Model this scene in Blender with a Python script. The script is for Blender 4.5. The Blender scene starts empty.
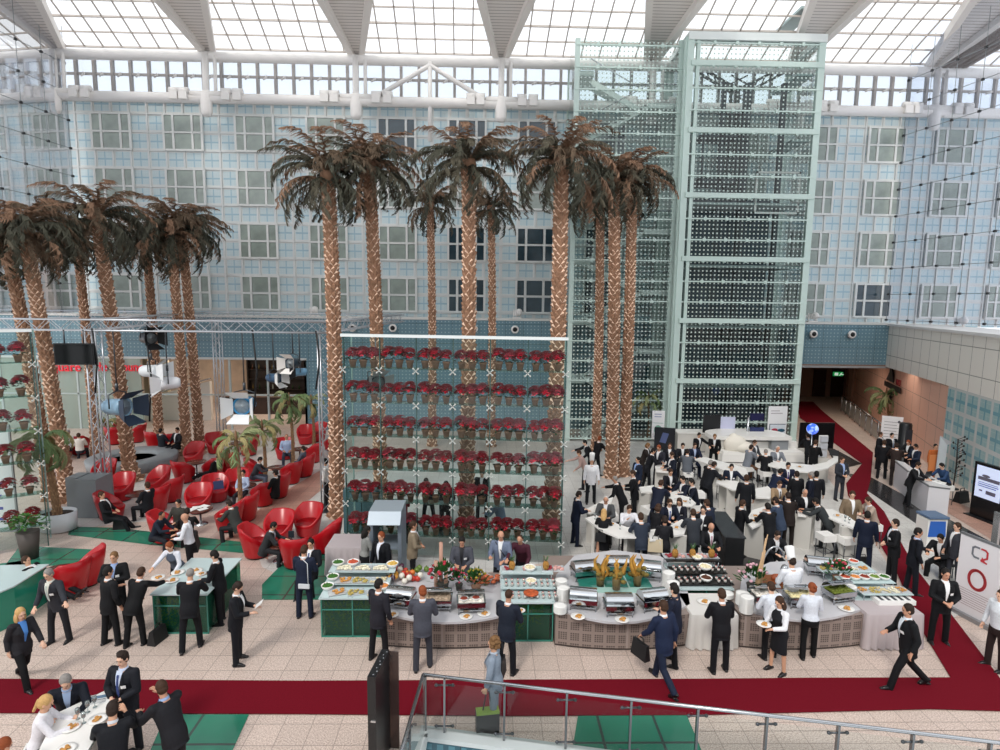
import bpy, bmesh, math, random
from math import sin, cos, pi, radians as R, sqrt, atan2
from mathutils import Vector as V, Matrix as Mx, Euler
random.seed(7)
SC = bpy.context.scene
COL = SC.collection

# ------------------------------------------------------------ camera
FPX = 590.0; CAMH = 7.45
_dy = V((-12, 75, FPX)).normalized()
_dx = V((27388, 75 - .0123*27400, FPX)); _dx = (_dx - _dy*_dx.dot(_dy)).normalized()
_dz = V((_dx.y*_dy.z - _dx.z*_dy.y, _dx.z*_dy.x - _dx.x*_dy.z, _dx.x*_dy.y - _dx.y*_dy.x))
if _dz.y < 0: _dz = -_dz
W = Mx((_dx, _dy, _dz))                      # world <- (right, up, forward)
rt = W @ V((1, 0, 0)); up = W @ V((0, 1, 0)); fw = W @ V((0, 0, 1))
cam = bpy.data.cameras.new('camera'); co = bpy.data.objects.new('camera', cam); COL.objects.link(co)
co.matrix_world = Mx(((rt.x, up.x, -fw.x, 0), (rt.y, up.y, -fw.y, 0), (rt.z, up.z, -fw.z, CAMH), (0, 0, 0, 1)))
cam.sensor_width = 36; cam.lens = 36*FPX/1000; cam.clip_end = 400; cam.clip_start = .05
SC.camera = co
# ------------------------------------------------------------ sky, sun, exposure
wd = bpy.data.worlds.new('sky'); SC.world = wd; wd.use_nodes = True
wn = wd.node_tree.nodes; bgn = wn['Background']
bgn.inputs[0].default_value = (.93, .96, 1.0, 1); bgn.inputs[1].default_value = 1.35
sl = bpy.data.lights.new('sun', 'SUN'); sl.energy = 1.5; sl.angle = R(12); sl.color = (1, .95, .88)
so = bpy.data.objects.new('sun', sl); COL.objects.link(so); so.rotation_euler = (R(38), R(-22), 0)
vs = SC.view_settings; vs.view_transform = 'Standard'; vs.look = 'None'; vs.gamma = 1; vs.use_curve_mapping = False
vs.exposure = 0.08
SC.cycles.transparent_max_bounces = 40; SC.cycles.max_bounces = 6; SC.cycles.diffuse_bounces = 3
SC.cycles.use_denoising = True; SC.cycles.caustics_reflective = False; SC.cycles.caustics_refractive = False

def ray(px, py): return W @ V((px-500, 375-py, FPX))
def G(px, py, z=0.0):                        # ground point (or plane z) seen at a pixel of the photo
    d = ray(px, py); t = (z-CAMH)/d.z; return V((d.x*t, d.y*t, z))
def P(px, py, Y):
    d = ray(px, py); t = Y/d.y; return V((d.x*t, Y, CAMH+d.z*t))

# ------------------------------------------------------------ materials
def srgb(h):
    c = [int(h[i:i+2], 16)/255 for i in (0, 2, 4)]
    return tuple(x/12.92 if x <= .04045 else ((x+.055)/1.055)**2.4 for x in c) + (1,)
_M = {}
def mat(h, rough=.6, metal=0.0, spec=.5, noise=0, scale=8, bump=0, emit=0):
    key = (h, rough, metal, noise, scale, bump, emit)
    if key in _M: return _M[key]
    m = bpy.data.materials.new('mat_'+h); m.use_nodes = True; n = m.node_tree.nodes; l = m.node_tree.links
    b = n['Principled BSDF']; c = srgb(h)
    b.inputs['Base Color'].default_value = c; b.inputs['Roughness'].default_value = rough
    b.inputs['Metallic'].default_value = metal; b.inputs['Specular IOR Level'].default_value = spec
    if noise or bump:
        tc = n.new('ShaderNodeTexCoord'); nz = n.new('ShaderNodeTexNoise'); nz.inputs['Scale'].default_value = scale; nz.inputs['Detail'].default_value = 4
        l.new(tc.outputs['Object'], nz.inputs['Vector'])
    if noise:
        rp = n.new('ShaderNodeMapRange'); rp.inputs[1].default_value = .3; rp.inputs[2].default_value = .7
        rp.inputs[3].default_value = 1-noise; rp.inputs[4].default_value = 1+noise; l.new(nz.outputs[0], rp.inputs[0])
        mx = n.new('ShaderNodeVectorMath'); mx.operation = 'SCALE'; mx.inputs[0].default_value = c[:3]
        l.new(rp.outputs[0], mx.inputs['Scale']); l.new(mx.outputs[0], b.inputs['Base Color'])
    if bump:
        bp = n.new('ShaderNodeBump'); bp.inputs['Strength'].default_value = bump; l.new(nz.outputs[0], bp.inputs['Height']); l.new(bp.outputs[0], b.inputs['Normal'])
    if emit:
        b.inputs['Emission Color'].default_value = c; b.inputs['Emission Strength'].default_value = emit
    _M[key] = m; return m
def glass(h='d8efe8', tr=.85, rough=.03, dots=None, refl=.12, dotc='dfeee8'):
    key = ('g', h, tr, dots, refl)
    if key in _M: return _M[key]
    m = bpy.data.materials.new('glass_'+h); m.use_nodes = True; n = m.node_tree.nodes; l = m.node_tree.links
    n.clear(); out = n.new('ShaderNodeOutputMaterial')
    t = n.new('ShaderNodeBsdfTransparent'); g = n.new('ShaderNodeBsdfGlossy'); d = n.new('ShaderNodeBsdfDiffuse')
    c = srgb(h); t.inputs[0].default_value = c; g.inputs['Roughness'].default_value = rough; d.inputs[0].default_value = c
    a = n.new('ShaderNodeMixShader'); a.inputs[0].default_value = 1-tr; l.new(t.outputs[0], a.inputs[1]); l.new(d.outputs[0], a.inputs[2])
    fr = n.new('ShaderNodeFresnel'); fr.inputs[0].default_value = 1.45
    mp = n.new('ShaderNodeMath'); mp.operation = 'MULTIPLY_ADD'; mp.inputs[1].default_value = .7; mp.inputs[2].default_value = refl*.05; l.new(fr.outputs[0], mp.inputs[0])
    x = n.new('ShaderNodeMixShader'); l.new(mp.outputs[0], x.inputs[0]); l.new(a.outputs[0], x.inputs[1]); l.new(g.outputs[0], x.inputs[2])
    fin = x
    if dots:
        tc = n.new('ShaderNodeTexCoord'); sp = n.new('ShaderNodeSeparateXYZ'); l.new(tc.outputs['Object'], sp.inputs[0])
        ms = []
        sxy = n.new('ShaderNodeMath'); sxy.operation = 'ADD'; l.new(sp.outputs[0], sxy.inputs[0]); l.new(sp.outputs[1], sxy.inputs[1])
        for src in (sxy.outputs[0], sp.outputs[2]):
            q = n.new('ShaderNodeMath'); q.operation = 'MULTIPLY'; q.inputs[1].default_value = 1/dots; l.new(src, q.inputs[0])
            f_ = n.new('ShaderNodeMath'); f_.operation = 'FRACT'; l.new(q.outputs[0], f_.inputs[0])
            k = n.new('ShaderNodeMath'); k.operation = 'LESS_THAN'; k.inputs[1].default_value = .36; l.new(f_.outputs[0], k.inputs[0]); ms.append(k)
        mm = n.new('ShaderNodeMath'); mm.operation = 'MULTIPLY'; l.new(ms[0].outputs[0], mm.inputs[0]); l.new(ms[1].outputs[0], mm.inputs[1])
        dd = n.new('ShaderNodeBsdfDiffuse'); dd.inputs[0].default_value = srgb(dotc)
        y = n.new('ShaderNodeMixShader'); l.new(mm.outputs[0], y.inputs[0]); l.new(x.outputs[0], y.inputs[1]); l.new(dd.outputs[0], y.inputs[2]); fin = y
    l.new(fin.outputs[0], out.inputs[0])
    _M[key] = m; return m

# a small node-graph helper for tiled procedural surfaces
class NG:
    def __init__(s, name):
        s.m = bpy.data.materials.new(name); s.m.use_nodes = True; s.n = s.m.node_tree.nodes; s.l = s.m.node_tree.links
        s.b = s.n['Principled BSDF']; s.tc = s.n.new('ShaderNodeTexCoord')
    def sep(s, v):
        q = s.n.new('ShaderNodeSeparateXYZ'); s.l.new(v, q.inputs[0]); return q.outputs
    def m_(s, op, a, b=None, c=None):
        q = s.n.new('ShaderNodeMath'); q.operation = op
        for i, x in enumerate((a, b, c)):
            if x is None: continue
            if isinstance(x, (int, float)): q.inputs[i].default_value = x
            else: s.l.new(x, q.inputs[i])
        return q.outputs[0]
    def noise(s, scale, v=None, detail=3):
        q = s.n.new('ShaderNodeTexNoise'); q.inputs['Scale'].default_value = scale; q.inputs['Detail'].default_value = detail
        s.l.new(v or s.tc.outputs['Object'], q.inputs['Vector']); return q.outputs[0]
    def white(s, v):
        q = s.n.new('ShaderNodeTexWhiteNoise'); s.l.new(v, q.inputs['Vector']); return q.outputs[0]
    def mix(s, f, a, b):
        q = s.n.new('ShaderNodeMix'); q.data_type = 'RGBA'
        for k, x in ((0, f), (6, a), (7, b)):
            if isinstance(x, (int, float)): q.inputs[k].default_value = x
            elif isinstance(x, str): q.inputs[k].default_value = srgb(x)
            elif isinstance(x, tuple): q.inputs[k].default_value = x
            else: s.l.new(x, q.inputs[k])
        return q.outputs[2]
    def band(s, x, period, width):            # 1 inside a joint of WIDTH each PERIOD
        f = s.m_('FRACT', s.m_('MULTIPLY', x, 1/period)); return s.m_('LESS_THAN', f, width/period)
    def rng(s, x, a, b, c, d):
        q = s.n.new('ShaderNodeMapRange'); s.l.new(x, q.inputs[0])
        for i, k in enumerate((a, b, c, d)): q.inputs[i+1].default_value = k
        return q.outputs[0]
    def color(s, c, rough=.6, spec=.5):
        if isinstance(c, str): s.b.inputs['Base Color'].default_value = srgb(c)
        else: s.l.new(c, s.b.inputs['Base Color'])
        s.b.inputs['Roughness'].default_value = rough; s.b.inputs['Specular IOR Level'].default_value = spec
        return s.m

# ------------------------------------------------------------ mesh building
class MB:
    def __init__(s): s.v = []; s.f = []; s.mi = []; s.sm = []
    def add(s, vs, fs, mi=0, smooth=False, M=None):
        o = len(s.v); s.v += [tuple(M @ V(p)) if M else tuple(p) for p in vs]
        for f in fs: s.f.append(tuple(o+i for i in f)); s.mi.append(mi); s.sm.append(smooth)
        return s
    def box(s, c, d, rz=0, mi=0, M=None):
        T = Mx.Translation(V(c)) @ Mx.Rotation(rz, 4, 'Z')
        if M: T = M @ T
        x, y, z = (k/2 for k in d)
        vs = [(i*x, j*y, k*z) for i in (-1, 1) for j in (-1, 1) for k in (-1, 1)]
        return s.add(vs, [(0, 1, 3, 2), (4, 6, 7, 5), (0, 4, 5, 1), (2, 3, 7, 6), (0, 2, 6, 4), (1, 5, 7, 3)], mi, M=T)
    def bb(s, x0, x1, y0, y1, z0, z1, mi=0, M=None):
        return s.box(((x0+x1)/2, (y0+y1)/2, (z0+z1)/2), (abs(x1-x0), abs(y1-y0), abs(z1-z0)), 0, mi, M)
    def tube(s, pts, r, n=8, mi=0, M=None, cap=True, smooth=True, flat=1):
        pts = [V(p) for p in pts]; rs = r if isinstance(r, (list, tuple)) else [r]*len(pts)
        vs = []; fs = []; prev = None
        for i, p in enumerate(pts):
            a = pts[max(0, i-1)]; b = pts[min(len(pts)-1, i+1)]; t = (b-a).normalized()
            u = prev if prev and abs(prev.dot(t)) < .99 else (V((0, 0, 1)) if abs(t.z) < .9 else V((1, 0, 0)))
            u = (u - t*u.dot(t)).normalized(); prev = u; w = t.cross(u)
            for k in range(n):
                an = 2*pi*k/n + pi/n; vs.append(p + u*cos(an)*rs[i]*flat + w*sin(an)*rs[i])
        for i in range(len(pts)-1):
            for k in range(n):
                a = i*n+k; b = i*n+(k+1) % n; fs.append((a, b, b+n, a+n))
        if cap: fs.append(tuple(range(n))[::-1]); fs.append(tuple(range((len(pts)-1)*n, len(pts)*n)))
        return s.add(vs, fs, mi, smooth, M)
    def bar(s, a, b, w, mi=0, M=None): return s.tube([a, b], w*.7071, 4, mi, M, smooth=False)
    def lathe(s, prof, n=20, c=(0, 0, 0), mi=0, M=None, smooth=True, sx=1, sy=1, a0=0, a1=2*pi):
        full = abs(a1-a0-2*pi) < 1e-6; m = n if full else n+1
        vs = []; fs = []
        for r, z in prof:
            for k in range(m):
                an = a0+(a1-a0)*k/n; vs.append((c[0]+r*cos(an)*sx, c[1]+r*sin(an)*sy, c[2]+z))
        for i in range(len(prof)-1):
            for k in range(n):
                a = i*m+k; b = i*m+(k+1) % m; fs.append((a, b, b+m, a+m))
        if full:
            if prof[0][0] > 1e-5: fs.append(tuple(range(m))[::-1])
            if prof[-1][0] > 1e-5: fs.append(tuple(range((len(prof)-1)*m, len(prof)*m)))
        return s.add(vs, fs, mi, smooth, M)
    def ell(s, c, r, n=10, m=7, mi=0, M=None):
        vs = []; fs = []
        for i in range(m+1):
            t = pi*i/m
            for k in range(n):
                a = 2*pi*k/n; vs.append((c[0]+r[0]*sin(t)*cos(a), c[1]+r[1]*sin(t)*sin(a), c[2]+r[2]*cos(t)))
        for i in range(m):
            for k in range(n):
                a = i*n+k; b = i*n+(k+1) % n; fs.append((a, a+n, b+n, b))
        return s.add(vs, fs, mi, True, M)
    def prism(s, poly, z0, z1, mi=0, M=None, mt=None):
        n = len(poly)
        ar = sum(poly[i][0]*poly[(i+1) % n][1]-poly[(i+1) % n][0]*poly[i][1] for i in range(n))
        if ar < 0: poly = poly[::-1]
        vs = [(p[0], p[1], z0) for p in poly]+[(p[0], p[1], z1) for p in poly]
        s.add(vs, [tuple(range(n))[::-1]]+[(i, (i+1) % n, (i+1) % n+n, i+n) for i in range(n)], mi, M=M)
        return s.add([(p[0], p[1], z1) for p in poly], [tuple(range(n))], mi if mt is None else mt, M=M)
    def quad(s, a, b, c, d, mi=0): return s.add([a, b, c, d], [(0, 1, 2, 3)], mi)
    def mesh(s, name):
        me = bpy.data.meshes.new(name); me.from_pydata([tuple(v) for v in s.v], [], s.f)
        me.polygons.foreach_set('material_index', s.mi); me.polygons.foreach_set('use_smooth', s.sm); me.update(); return me
    def build(s, name, mats, parent=None, loc=None, rz=0):
        me = s.mesh(name)
        for m in (mats if isinstance(mats, (list, tuple)) else [mats]): me.materials.append(m)
        return link(name, me, parent, loc, rz)
    def merge(s, dist=.001):
        bm = bmesh.new(); me = s.mesh('t'); bm.from_mesh(me); bmesh.ops.remove_doubles(bm, verts=bm.verts, dist=dist); bm.to_mesh(me); bm.free(); return me
def link(name, me, parent=None, loc=None, rz=0, M=None):
    o = bpy.data.objects.new(name, me); COL.objects.link(o)
    if parent: o.parent = parent
    if loc is not None: o.location = loc
    if rz: o.rotation_euler = (0, 0, rz)
    if M is not None: o.matrix_local = M
    return o
def tag(o, label=None, cat=None, group=None, kind=None):
    if label: o['label'] = label
    if cat: o['category'] = cat
    if group: o['group'] = group
    if kind: o['kind'] = kind
    return o
def thing(name, label, cat, loc=(0, 0, 0), rz=0, group=None):
    o = bpy.data.objects.new(name, None); COL.objects.link(o); o.location = loc; o.rotation_euler = (0, 0, rz)
    o.empty_display_size = .1
    return tag(o, label, cat, group)
def struct(o): o['kind'] = 'structure'; return o
KIDS = {}
def dup(root, loc, rz=0, label=None, group=None, scale=None):
    r = root.copy(); COL.objects.link(r); r.location = loc; r.rotation_euler = (0, 0, rz)
    if scale: r.scale = scale if isinstance(scale, tuple) else (scale,)*3
    if label: r['label'] = label
    if group: r['group'] = group
    def kids(a, b):
        for ch in a.children:
            c = ch.copy(); COL.objects.link(c); c.parent = b; kids(ch, c)
    kids(root, r); return r
class Protos:                                  # the first placement moves the built thing itself; later ones copy it
    def __init__(s): s.d = {}
    def put(s, key, maker, loc, rz, label, group=None, scale=None):
        if key not in s.d:
            o = maker(); s.d[key] = [o, True]
            o.location = loc; o.rotation_euler = (0, 0, rz); o['label'] = label
            if group: o['group'] = group
            if scale: o.scale = scale if isinstance(scale, tuple) else (scale,)*3
            return o
        return dup(s.d[key][0], loc, rz, label, group, scale or 1)
PR = Protos()
ORD = ['first', 'second', 'third', 'fourth', 'fifth', 'sixth', 'seventh', 'eighth', 'ninth', 'tenth', 'eleventh', 'twelfth', 'thirteenth', 'fourteenth', 'fifteenth', 'sixteenth', 'seventeenth', 'eighteenth', 'nineteenth', 'twentieth']

WHITE = mat('f2efec', .45); STEEL = mat('b9bcc0', .25, .9); DSTEEL = mat('55585c', .3, .8); BLACK = mat('101114', .5); PLATE = mat('f4f3f0', .25)
# ============================================================ THE SETTING
YF = 34.3
# ---- floor: pink granite slabs with fine joints; grey zones and dark bands are slabs of other stone
def stone(name, base, dark, joint, period=.505, rough=.35, amt=.12):
    g = NG(name); o = g.sep(g.tc.outputs['Object'])
    j = g.m_('MAXIMUM', g.band(o[0], period*1.0, .014), g.band(o[1], period*1.0, .016))
    cell = g.n.new('ShaderNodeCombineXYZ'); g.l.new(g.m_('FLOOR', g.m_('MULTIPLY', o[0], 1/period)), cell.inputs[0]); g.l.new(g.m_('FLOOR', g.m_('MULTIPLY', o[1], 1/period)), cell.inputs[1])
    w = g.white(cell.outputs[0])
    sp = g.rng(g.noise(40, detail=4), .38, .66, 0, 1)
    c = g.mix(sp, base, dark); k = g.n.new('ShaderNodeHueSaturation'); g.l.new(c, k.inputs['Color']); g.l.new(g.rng(w, 0, 1, 1-amt, 1+amt*.6), k.inputs['Value'])
    c = g.mix(g.m_('MULTIPLY', j, .75), k.outputs[0], joint)
    return g.color(c, rough)
F_PINK = stone('pink_granite', 'e2d1c6', 'ae978b', '8f7f76', amt=.06)
F_GREY = stone('pale_granite', 'dcdad6', 'c3c0bc', 'a09c98', amt=.07)
F_DARK = stone('dark_granite', '3c3b3c', '2b2a2c', '222222', rough=.15)
F_TAN = stone('rose_granite', 'c9a191', 'ad8474', '80655a')
f = MB(); hx0, hx1 = -2.1, 11.2
# floor with the stair opening left out
ST = [(-.95, 9.12), (10.2, 8.2)]             # far edge of the stair opening, left to right
zf = 0
f.bb(-34, 34, 9.39, 60, -.3, 0)
f.bb(-34, -1.02, -2, 9.39, -.3, 0)
f.prism([(-1.02, 9.36), (-1.02, 9.4), (12, 9.4), (12, 6.92)], -.3, 0)
f.bb(12, 34, -2, 9.39, -.3, 0)
struct(f.build('floor', [F_PINK]))
def slab(name, pts, m, z=.006, n=0):
    b = MB(); b.prism([(p.x, p.y) for p in pts], z-.005, z); return b.build(name, m)
def gp(*pp): return [G(*p) for p in pp]
k = 1
for pts, m, z in (
    (gp((135, 441), (330, 441), (338, 470), (352, 560), (250, 505), (160, 520), (60, 530), (100, 470)), F_GREY, .004),
    (gp((240, 545), (340, 474), (560, 448), (560, 560), (330, 600), (262, 567), (255, 545)), F_GREY, .006),
    (gp((560, 441), (795, 437), (845, 500), (885, 560), (905, 600), (560, 640)), F_GREY, .007),
    (gp((268, 560), (268, 535), (345, 470), (345, 456), (270, 500), (225, 540)), F_TAN, .010),
    (gp((100, 455), (175, 446), (215, 447), (195, 462), (150, 474), (120, 474)), F_TAN, .011),
    (gp((846, 473), (872, 478), (1000, 547), (1000, 575), (965, 557), (860, 486)), F_DARK, .012),
    (gp((940, 508), (1000, 545), (1000, 520), (950, 500)), F_TAN, .011),
    (gp((857, 484), (868, 484), (995, 565), (1000, 590), (942, 625), (930, 610), (880, 520)), F_GREY, .010),
    (gp((821, 437), (838, 470), (862, 464), (840, 452), (826, 445)), F_DARK, .012),
    (gp((738, 540), (770, 560), (770, 585), (730, 560)), F_DARK, .012)):
    o = struct(slab('trim_%d' % k, pts, m, z)); o['label'] = 'inlaid stone field in the hall floor'; k += 1
# green glass floor panels with dark metal joints
GG = NG('green_floor_glass'); o_ = GG.sep(GG.tc.outputs['Object'])
jj = GG.m_('MAXIMUM', GG.band(o_[0], 1.01, .05), GG.band(o_[1], 1.01, .05))
MG = GG.color(GG.mix(jj, GG.mix(GG.noise(.7), '1f6a52', '3f8f76'), '3b4a45'), .12)
for pts in (gp((20, 546), (95, 550), (72, 566), (5, 566)), gp((70, 527), (115, 528), (240, 542), (262, 549), (262, 555), (150, 545), (68, 535)),
            gp((262, 585), (290, 556), (345, 552), (330, 600), (262, 600)), gp((578, 716), (686, 714), (702, 752), (572, 752)), gp((150, 752), (166, 715), (249, 715), (232, 752)),
            gp((0, 564), (30, 560), (20, 575), (0, 575))):
    o = struct(slab('trim_%d' % k, pts, MG, .014)); o['label'] = 'strip of green glass panels let into the floor'; k += 1

# ---- stair opening: far wall of pierced teal panels, white kerb
def pierced(name, base, hole, frame, pu=.9, pv=.9, dot=.11, axis=0, dsz=.4, rough=.35, fw_=.02, spread=None):
    g = NG(name); o = g.sep(g.tc.outputs['Object'])
    u = g.m_('ADD', o[0], 50) if axis == 0 else o[1]; v = g.m_('ADD', o[2], 50)
    j = g.m_('MAXIMUM', g.band(u, pu, fw_), g.band(v, pv, fw_))
    d = g.m_('MULTIPLY', g.band(u, dot, dot*dsz), g.band(v, dot, dot*dsz))
    c = g.mix(g.m_('MULTIPLY', d, .8), base, hole); c = g.mix(j, c, frame)
    return g.color(c, rough)
TEAL = pierced('teal_pierced', '6e919f', 'b9ced3', '3f5660', 1.0, 1.1, .2, dsz=.3)
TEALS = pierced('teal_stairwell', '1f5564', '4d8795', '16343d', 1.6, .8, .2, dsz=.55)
def skew(b, x0, x1, d0, d1, z0, z1):
    L_ = lambda x: 9.36-.1874*(x+1.02)
    vs = [(x, L_(x)+d, z) for x in (x0, x1) for d in (d0, d1) for z in (z0, z1)]
    b.add(vs, [(0, 1, 3, 2), (4, 6, 7, 5), (0, 4, 5, 1), (2, 3, 7, 6), (0, 2, 6, 4), (1, 5, 7, 3)]); return b
b = MB(); skew(b, -1.02, 12, -.10, -.06, -3, -.03); struct(b.build('wall_stairwell', TEALS))
b = MB(); skew(b, -1.1, 12, -.14, .14, -.03, .05); b.bb(-1.22, -.96, 3, 9.3, -.03, .05); struct(b.build('trim_20', mat('c9d0d0', .4)))
b = MB(); b.bb(-1.1, 12, 3, 9.4, -3.1, -3.0); struct(b.build('trim_21', mat('8f9a9a', .5)))

struct(MB().bb(-40, 40, -15, -14.6, -.3, 19).build('wall_front_unseen', mat('a3a8a8', .6)))  # unseen hall wall behind the camera, added to dim reflections in the glass
# ---- the hotel facade behind
def facade():
    base = NG('facade_glass_cells'); o = base.sep(base.tc.outputs['Object']); c = .975
    u = base.m_('ADD', o[0], 60*c-.70); v = base.m_('ADD', o[2], 20*.9667-6.72)
    # pale frame, blue field, thin cross in each cell and a fine dot grid
    fu = base.m_('FRACT', base.m_('MULTIPLY', u, 1/c)); fv = base.m_('FRACT', base.m_('MULTIPLY', v, 1/.9667))
    def inb(x, a, bb): return base.m_('MULTIPLY', base.m_('GREATER_THAN', x, a), base.m_('LESS_THAN', x, bb))
    inside = base.m_('MULTIPLY', inb(fu, .10, .90), inb(fv, .12, .90))
    cr = base.m_('MAXIMUM', inb(fu, .47, .53), inb(fv, .46, .54))
    dots = base.m_('MULTIPLY', base.band(u, c/8, .04), base.band(v, .9667/8, .04))
    nz = base.noise(.35)
    fld = base.mix(nz, 'c6dadf', 'd6e5e8'); fld = base.mix(base.m_('MULTIPLY', dots, .5), fld, 'e4eef0')
    fld = base.mix(cr, fld, 'a4c6d4')
    col = base.mix(inside, 'e3e6e5', fld)
    return base.color(col, .3)
b = MB(); b.bb(-36, 36, YF, YF+.4, 6.2, 18.1)
struct(b.build('wall_back', facade()))
# raised pale frame bars on the facade
b = MB()
c = .975
for i in range(-34, 35): b.bb(i*c+.70-.035, i*c+.70+.035, YF-.07, YF, 6.3, 18.0)
z = 6.72
while z < 18: b.bb(-34, 34, YF-.06, YF, z-.03, z+.04); z += .9667
struct(b.build('trim_22', mat('e0e3e2', .4)))
# hotel windows: two rows of narrow, wide, narrow panes
WG1 = mat('97a39b', .08, 0, .8, .25, 1.2); WG2 = mat('30434d', .08, 0, .8, .2, 1.5)
def window_mesh(m):
    fr = MB(); pn = MB()
    xs = [(-.99, -.60), (-.44, .44), (.60, .99)]
    for (z0, z1) in ((.05, .86), (1.0, 1.82)):
        for x0, x1 in xs: pn.bb(x0, x1, -.10, -.06, z0, z1)
    for x in (-1.04, -.52, .52, 1.04): fr.bb(x-.06, x+.06, -.14, -.03, 0, 1.88)
    for zz in (0, .93, 1.88): fr.bb(-1.1, 1.1, -.135, -.03, zz-.05, zz+.05)
    return fr, pn
n = 1; wm = {}
rows = [6.72, 9.62, 12.52, 15.42]
for r_, z0 in enumerate(rows):
    for kx in range(-3, 14):
        x = -20.75+3.9*kx + (.25 if kx > 8 else 0)
        dark = (kx in (5, 6) and r_ < 2) or (kx == 11 and r_ == 0) or (kx in (4, 5, 6) and r_ == 3) or kx in (7, 8)
        key = dark
        if key not in wm:
            fr, pn = window_mesh(None); wm[key] = (fr.mesh('window_frame'), pn.mesh('pane'))
            wm[key][0].materials.append(mat('e6e8e6', .4)); wm[key][1].materials.append(WG2 if dark else WG1)
        w_ = link('window_%d' % n, wm[key][0], loc=(x, YF-.02, z0+.03)); struct(w_)
        link('pane', wm[key][1], parent=w_); n += 1
# ---- clerestory above the facade: dark mullions, pale glass, and the sky
b = MB()
for i in range(-36, 37):
    b.bb(i*.975-.07, i*.975+.07, YF-.15, YF+.05, 18.1, 20.3)
b.bb(-36, 36, YF-.1, YF, 19.3, 19.42); b.bb(-36, 36, YF-.15, YF+.3, 17.95, 18.2); b.bb(-36, 36, YF-.2, YF+.3, 20.2, 20.45)
struct(b.build('trim_23', mat('a9a4a2', .4)))
b = MB(); b.bb(-36, 36, YF, YF+.02, 18.1, 20.3); struct(b.build('window_90', glass('f4f8fc', .9, refl=.1)))
# actuators on the clerestory
b = MB()
for i in range(-28, 29): b.tube([(i*.975+.35, YF-.2, 19.2), (i*.975+.6, YF-.35, 19.28)], .05, 6); b.tube([(i*.975+.55, YF-.3, 19.2), (i*.975+.55, YF-.3, 19.36)], .06, 6)
struct(b.build('trim_24', WHITE))

# ---- two long white tubes with brackets, struts and cast nodes in front of the eaves
NX = [-22.8, -14.95, -7.1, .6, 8.7, 16.7, 24.1]
b = MB(); b.tube([(-36, 33.3, 20.0), (36, 33.3, 20.0)], .26, 12); tag(b.build('roof_tube', WHITE), 'long white steel tube under the glass roof, the upper one', 'beam')
b = MB(); b.tube([(-36, 33.1, 17.85), (36, 33.1, 17.85)], .26, 12); tag(b.build('roof_tube', WHITE), 'long white steel tube across the top of the blue facade, the lower one', 'beam')
places = ['at the left end by the cable net', 'second from the left', 'third from the left', 'above the second big palm group', 'behind the stair tower glass', 'behind the right side of the lift tower', 'at the right end by the cable net']
for x, pl in zip(NX, places):
    t = thing('tube_bracket', 'white cast bracket tying the two roof tubes, '+pl, 'bracket', (x, 33.0, 17.2), 0, 'brackets between the roof tubes')
    a = MB(); a.tube([(0, 0, .2), (0, .1, 2.9)], .17, 8); a.tube([(.5, 0, .4), (.5, .1, 2.8)], .09, 8); a.build('post', WHITE, t)
    a = MB(); a.lathe([(0, -.3), (.2, -.3), (.3, -.1), (.32, .9), (.2, 1.0), (0, 1.0)], 14, sy=.7); a.tube([(-.8, 0, .8), (.9, 0, .8)], .19, 8); a.build('hub', WHITE, t)
    for dx_ in (-1.6, -1.1, 1.1, 1.7):
        a = MB(); a.box((dx_, -.05, .68), (.42, .5, .38)); a.tube([(dx_-.25, -.1, .95), (dx_+.25, -.1, .95)], .16, 8); a.build('clamp', WHITE, t)
t = thing('tube_strut', 'white A-shaped strut and post between the roof tubes above the palms', 'strut', (6.9-7.15, 33.1, 17.8))
t.location = P(430, 104, 33.1)
a = MB(); a.tube([(-3.3, 0, .05), (0, 0, 1.95), (3.3, 0, .05)], .13, 8); a.build('brace', WHITE, t)
a = MB(); a.tube([(0, 0, -1.9), (0, 0, 2.1)], .12, 8); a.build('post', WHITE, t)

# ---- glass roof rising toward the viewer: white muntins, trough beams in pairs with ribbed soffits
def roofz(y): d = 33.6-y; return 20.45 + 13.5*(1-math.exp(-d*.052))*.62 if d > 0 else 20.45
def roofz(y): d = 33.6-y; return 20.45 + .47*d - .0052*d*d
def roofn(y, up_=0): return roofz(y)+up_
ys = [33.6-.84*i for i in range(0, 40)]
b = MB()
for i in range(-40, 41):
    x = i*.975
    b.tube([(x+(33.6-y)*.045, y, roofn(y, .05)) for y in ys[::3]], .045, 4)
for y in ys: b.bar((-39, y, roofn(y, .05)), (39, y, roofn(y, .05)), .07 if (ys.index(y) % 2) else .09)
struct(b.build('ceiling', mat('cfc6be', .5)))
b = MB()
for i in range(len(ys)-1):
    y0, y1 = ys[i], ys[i+1]; b.quad((-39, y0, roofz(y0)+.12), (39, y0, roofz(y0)+.12), (39, y1, roofz(y1)+.12), (-39, y1, roofz(y1)+.12))
struct(b.build('window_91', glass('ffffff', .97, refl=.0)))
RIB = NG('ribbed_soffit'); o = RIB.sep(RIB.tc.outputs['Object'])
RIBM = RIB.color(RIB.mix(RIB.band(o[1], .16, .03), 'e2dcd7', 'a39c98'), .6)
BEAM = mat('e6e0da', .5)
bl = ['far left', 'second from the left', 'third from the left', 'fourth from the left', 'fourth from the right', 'third from the right', 'second from the right', 'far right']
NX2 = [-22.75, -14.9, -7.1, .55, 8.6, 16.4, 24.0]
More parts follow.
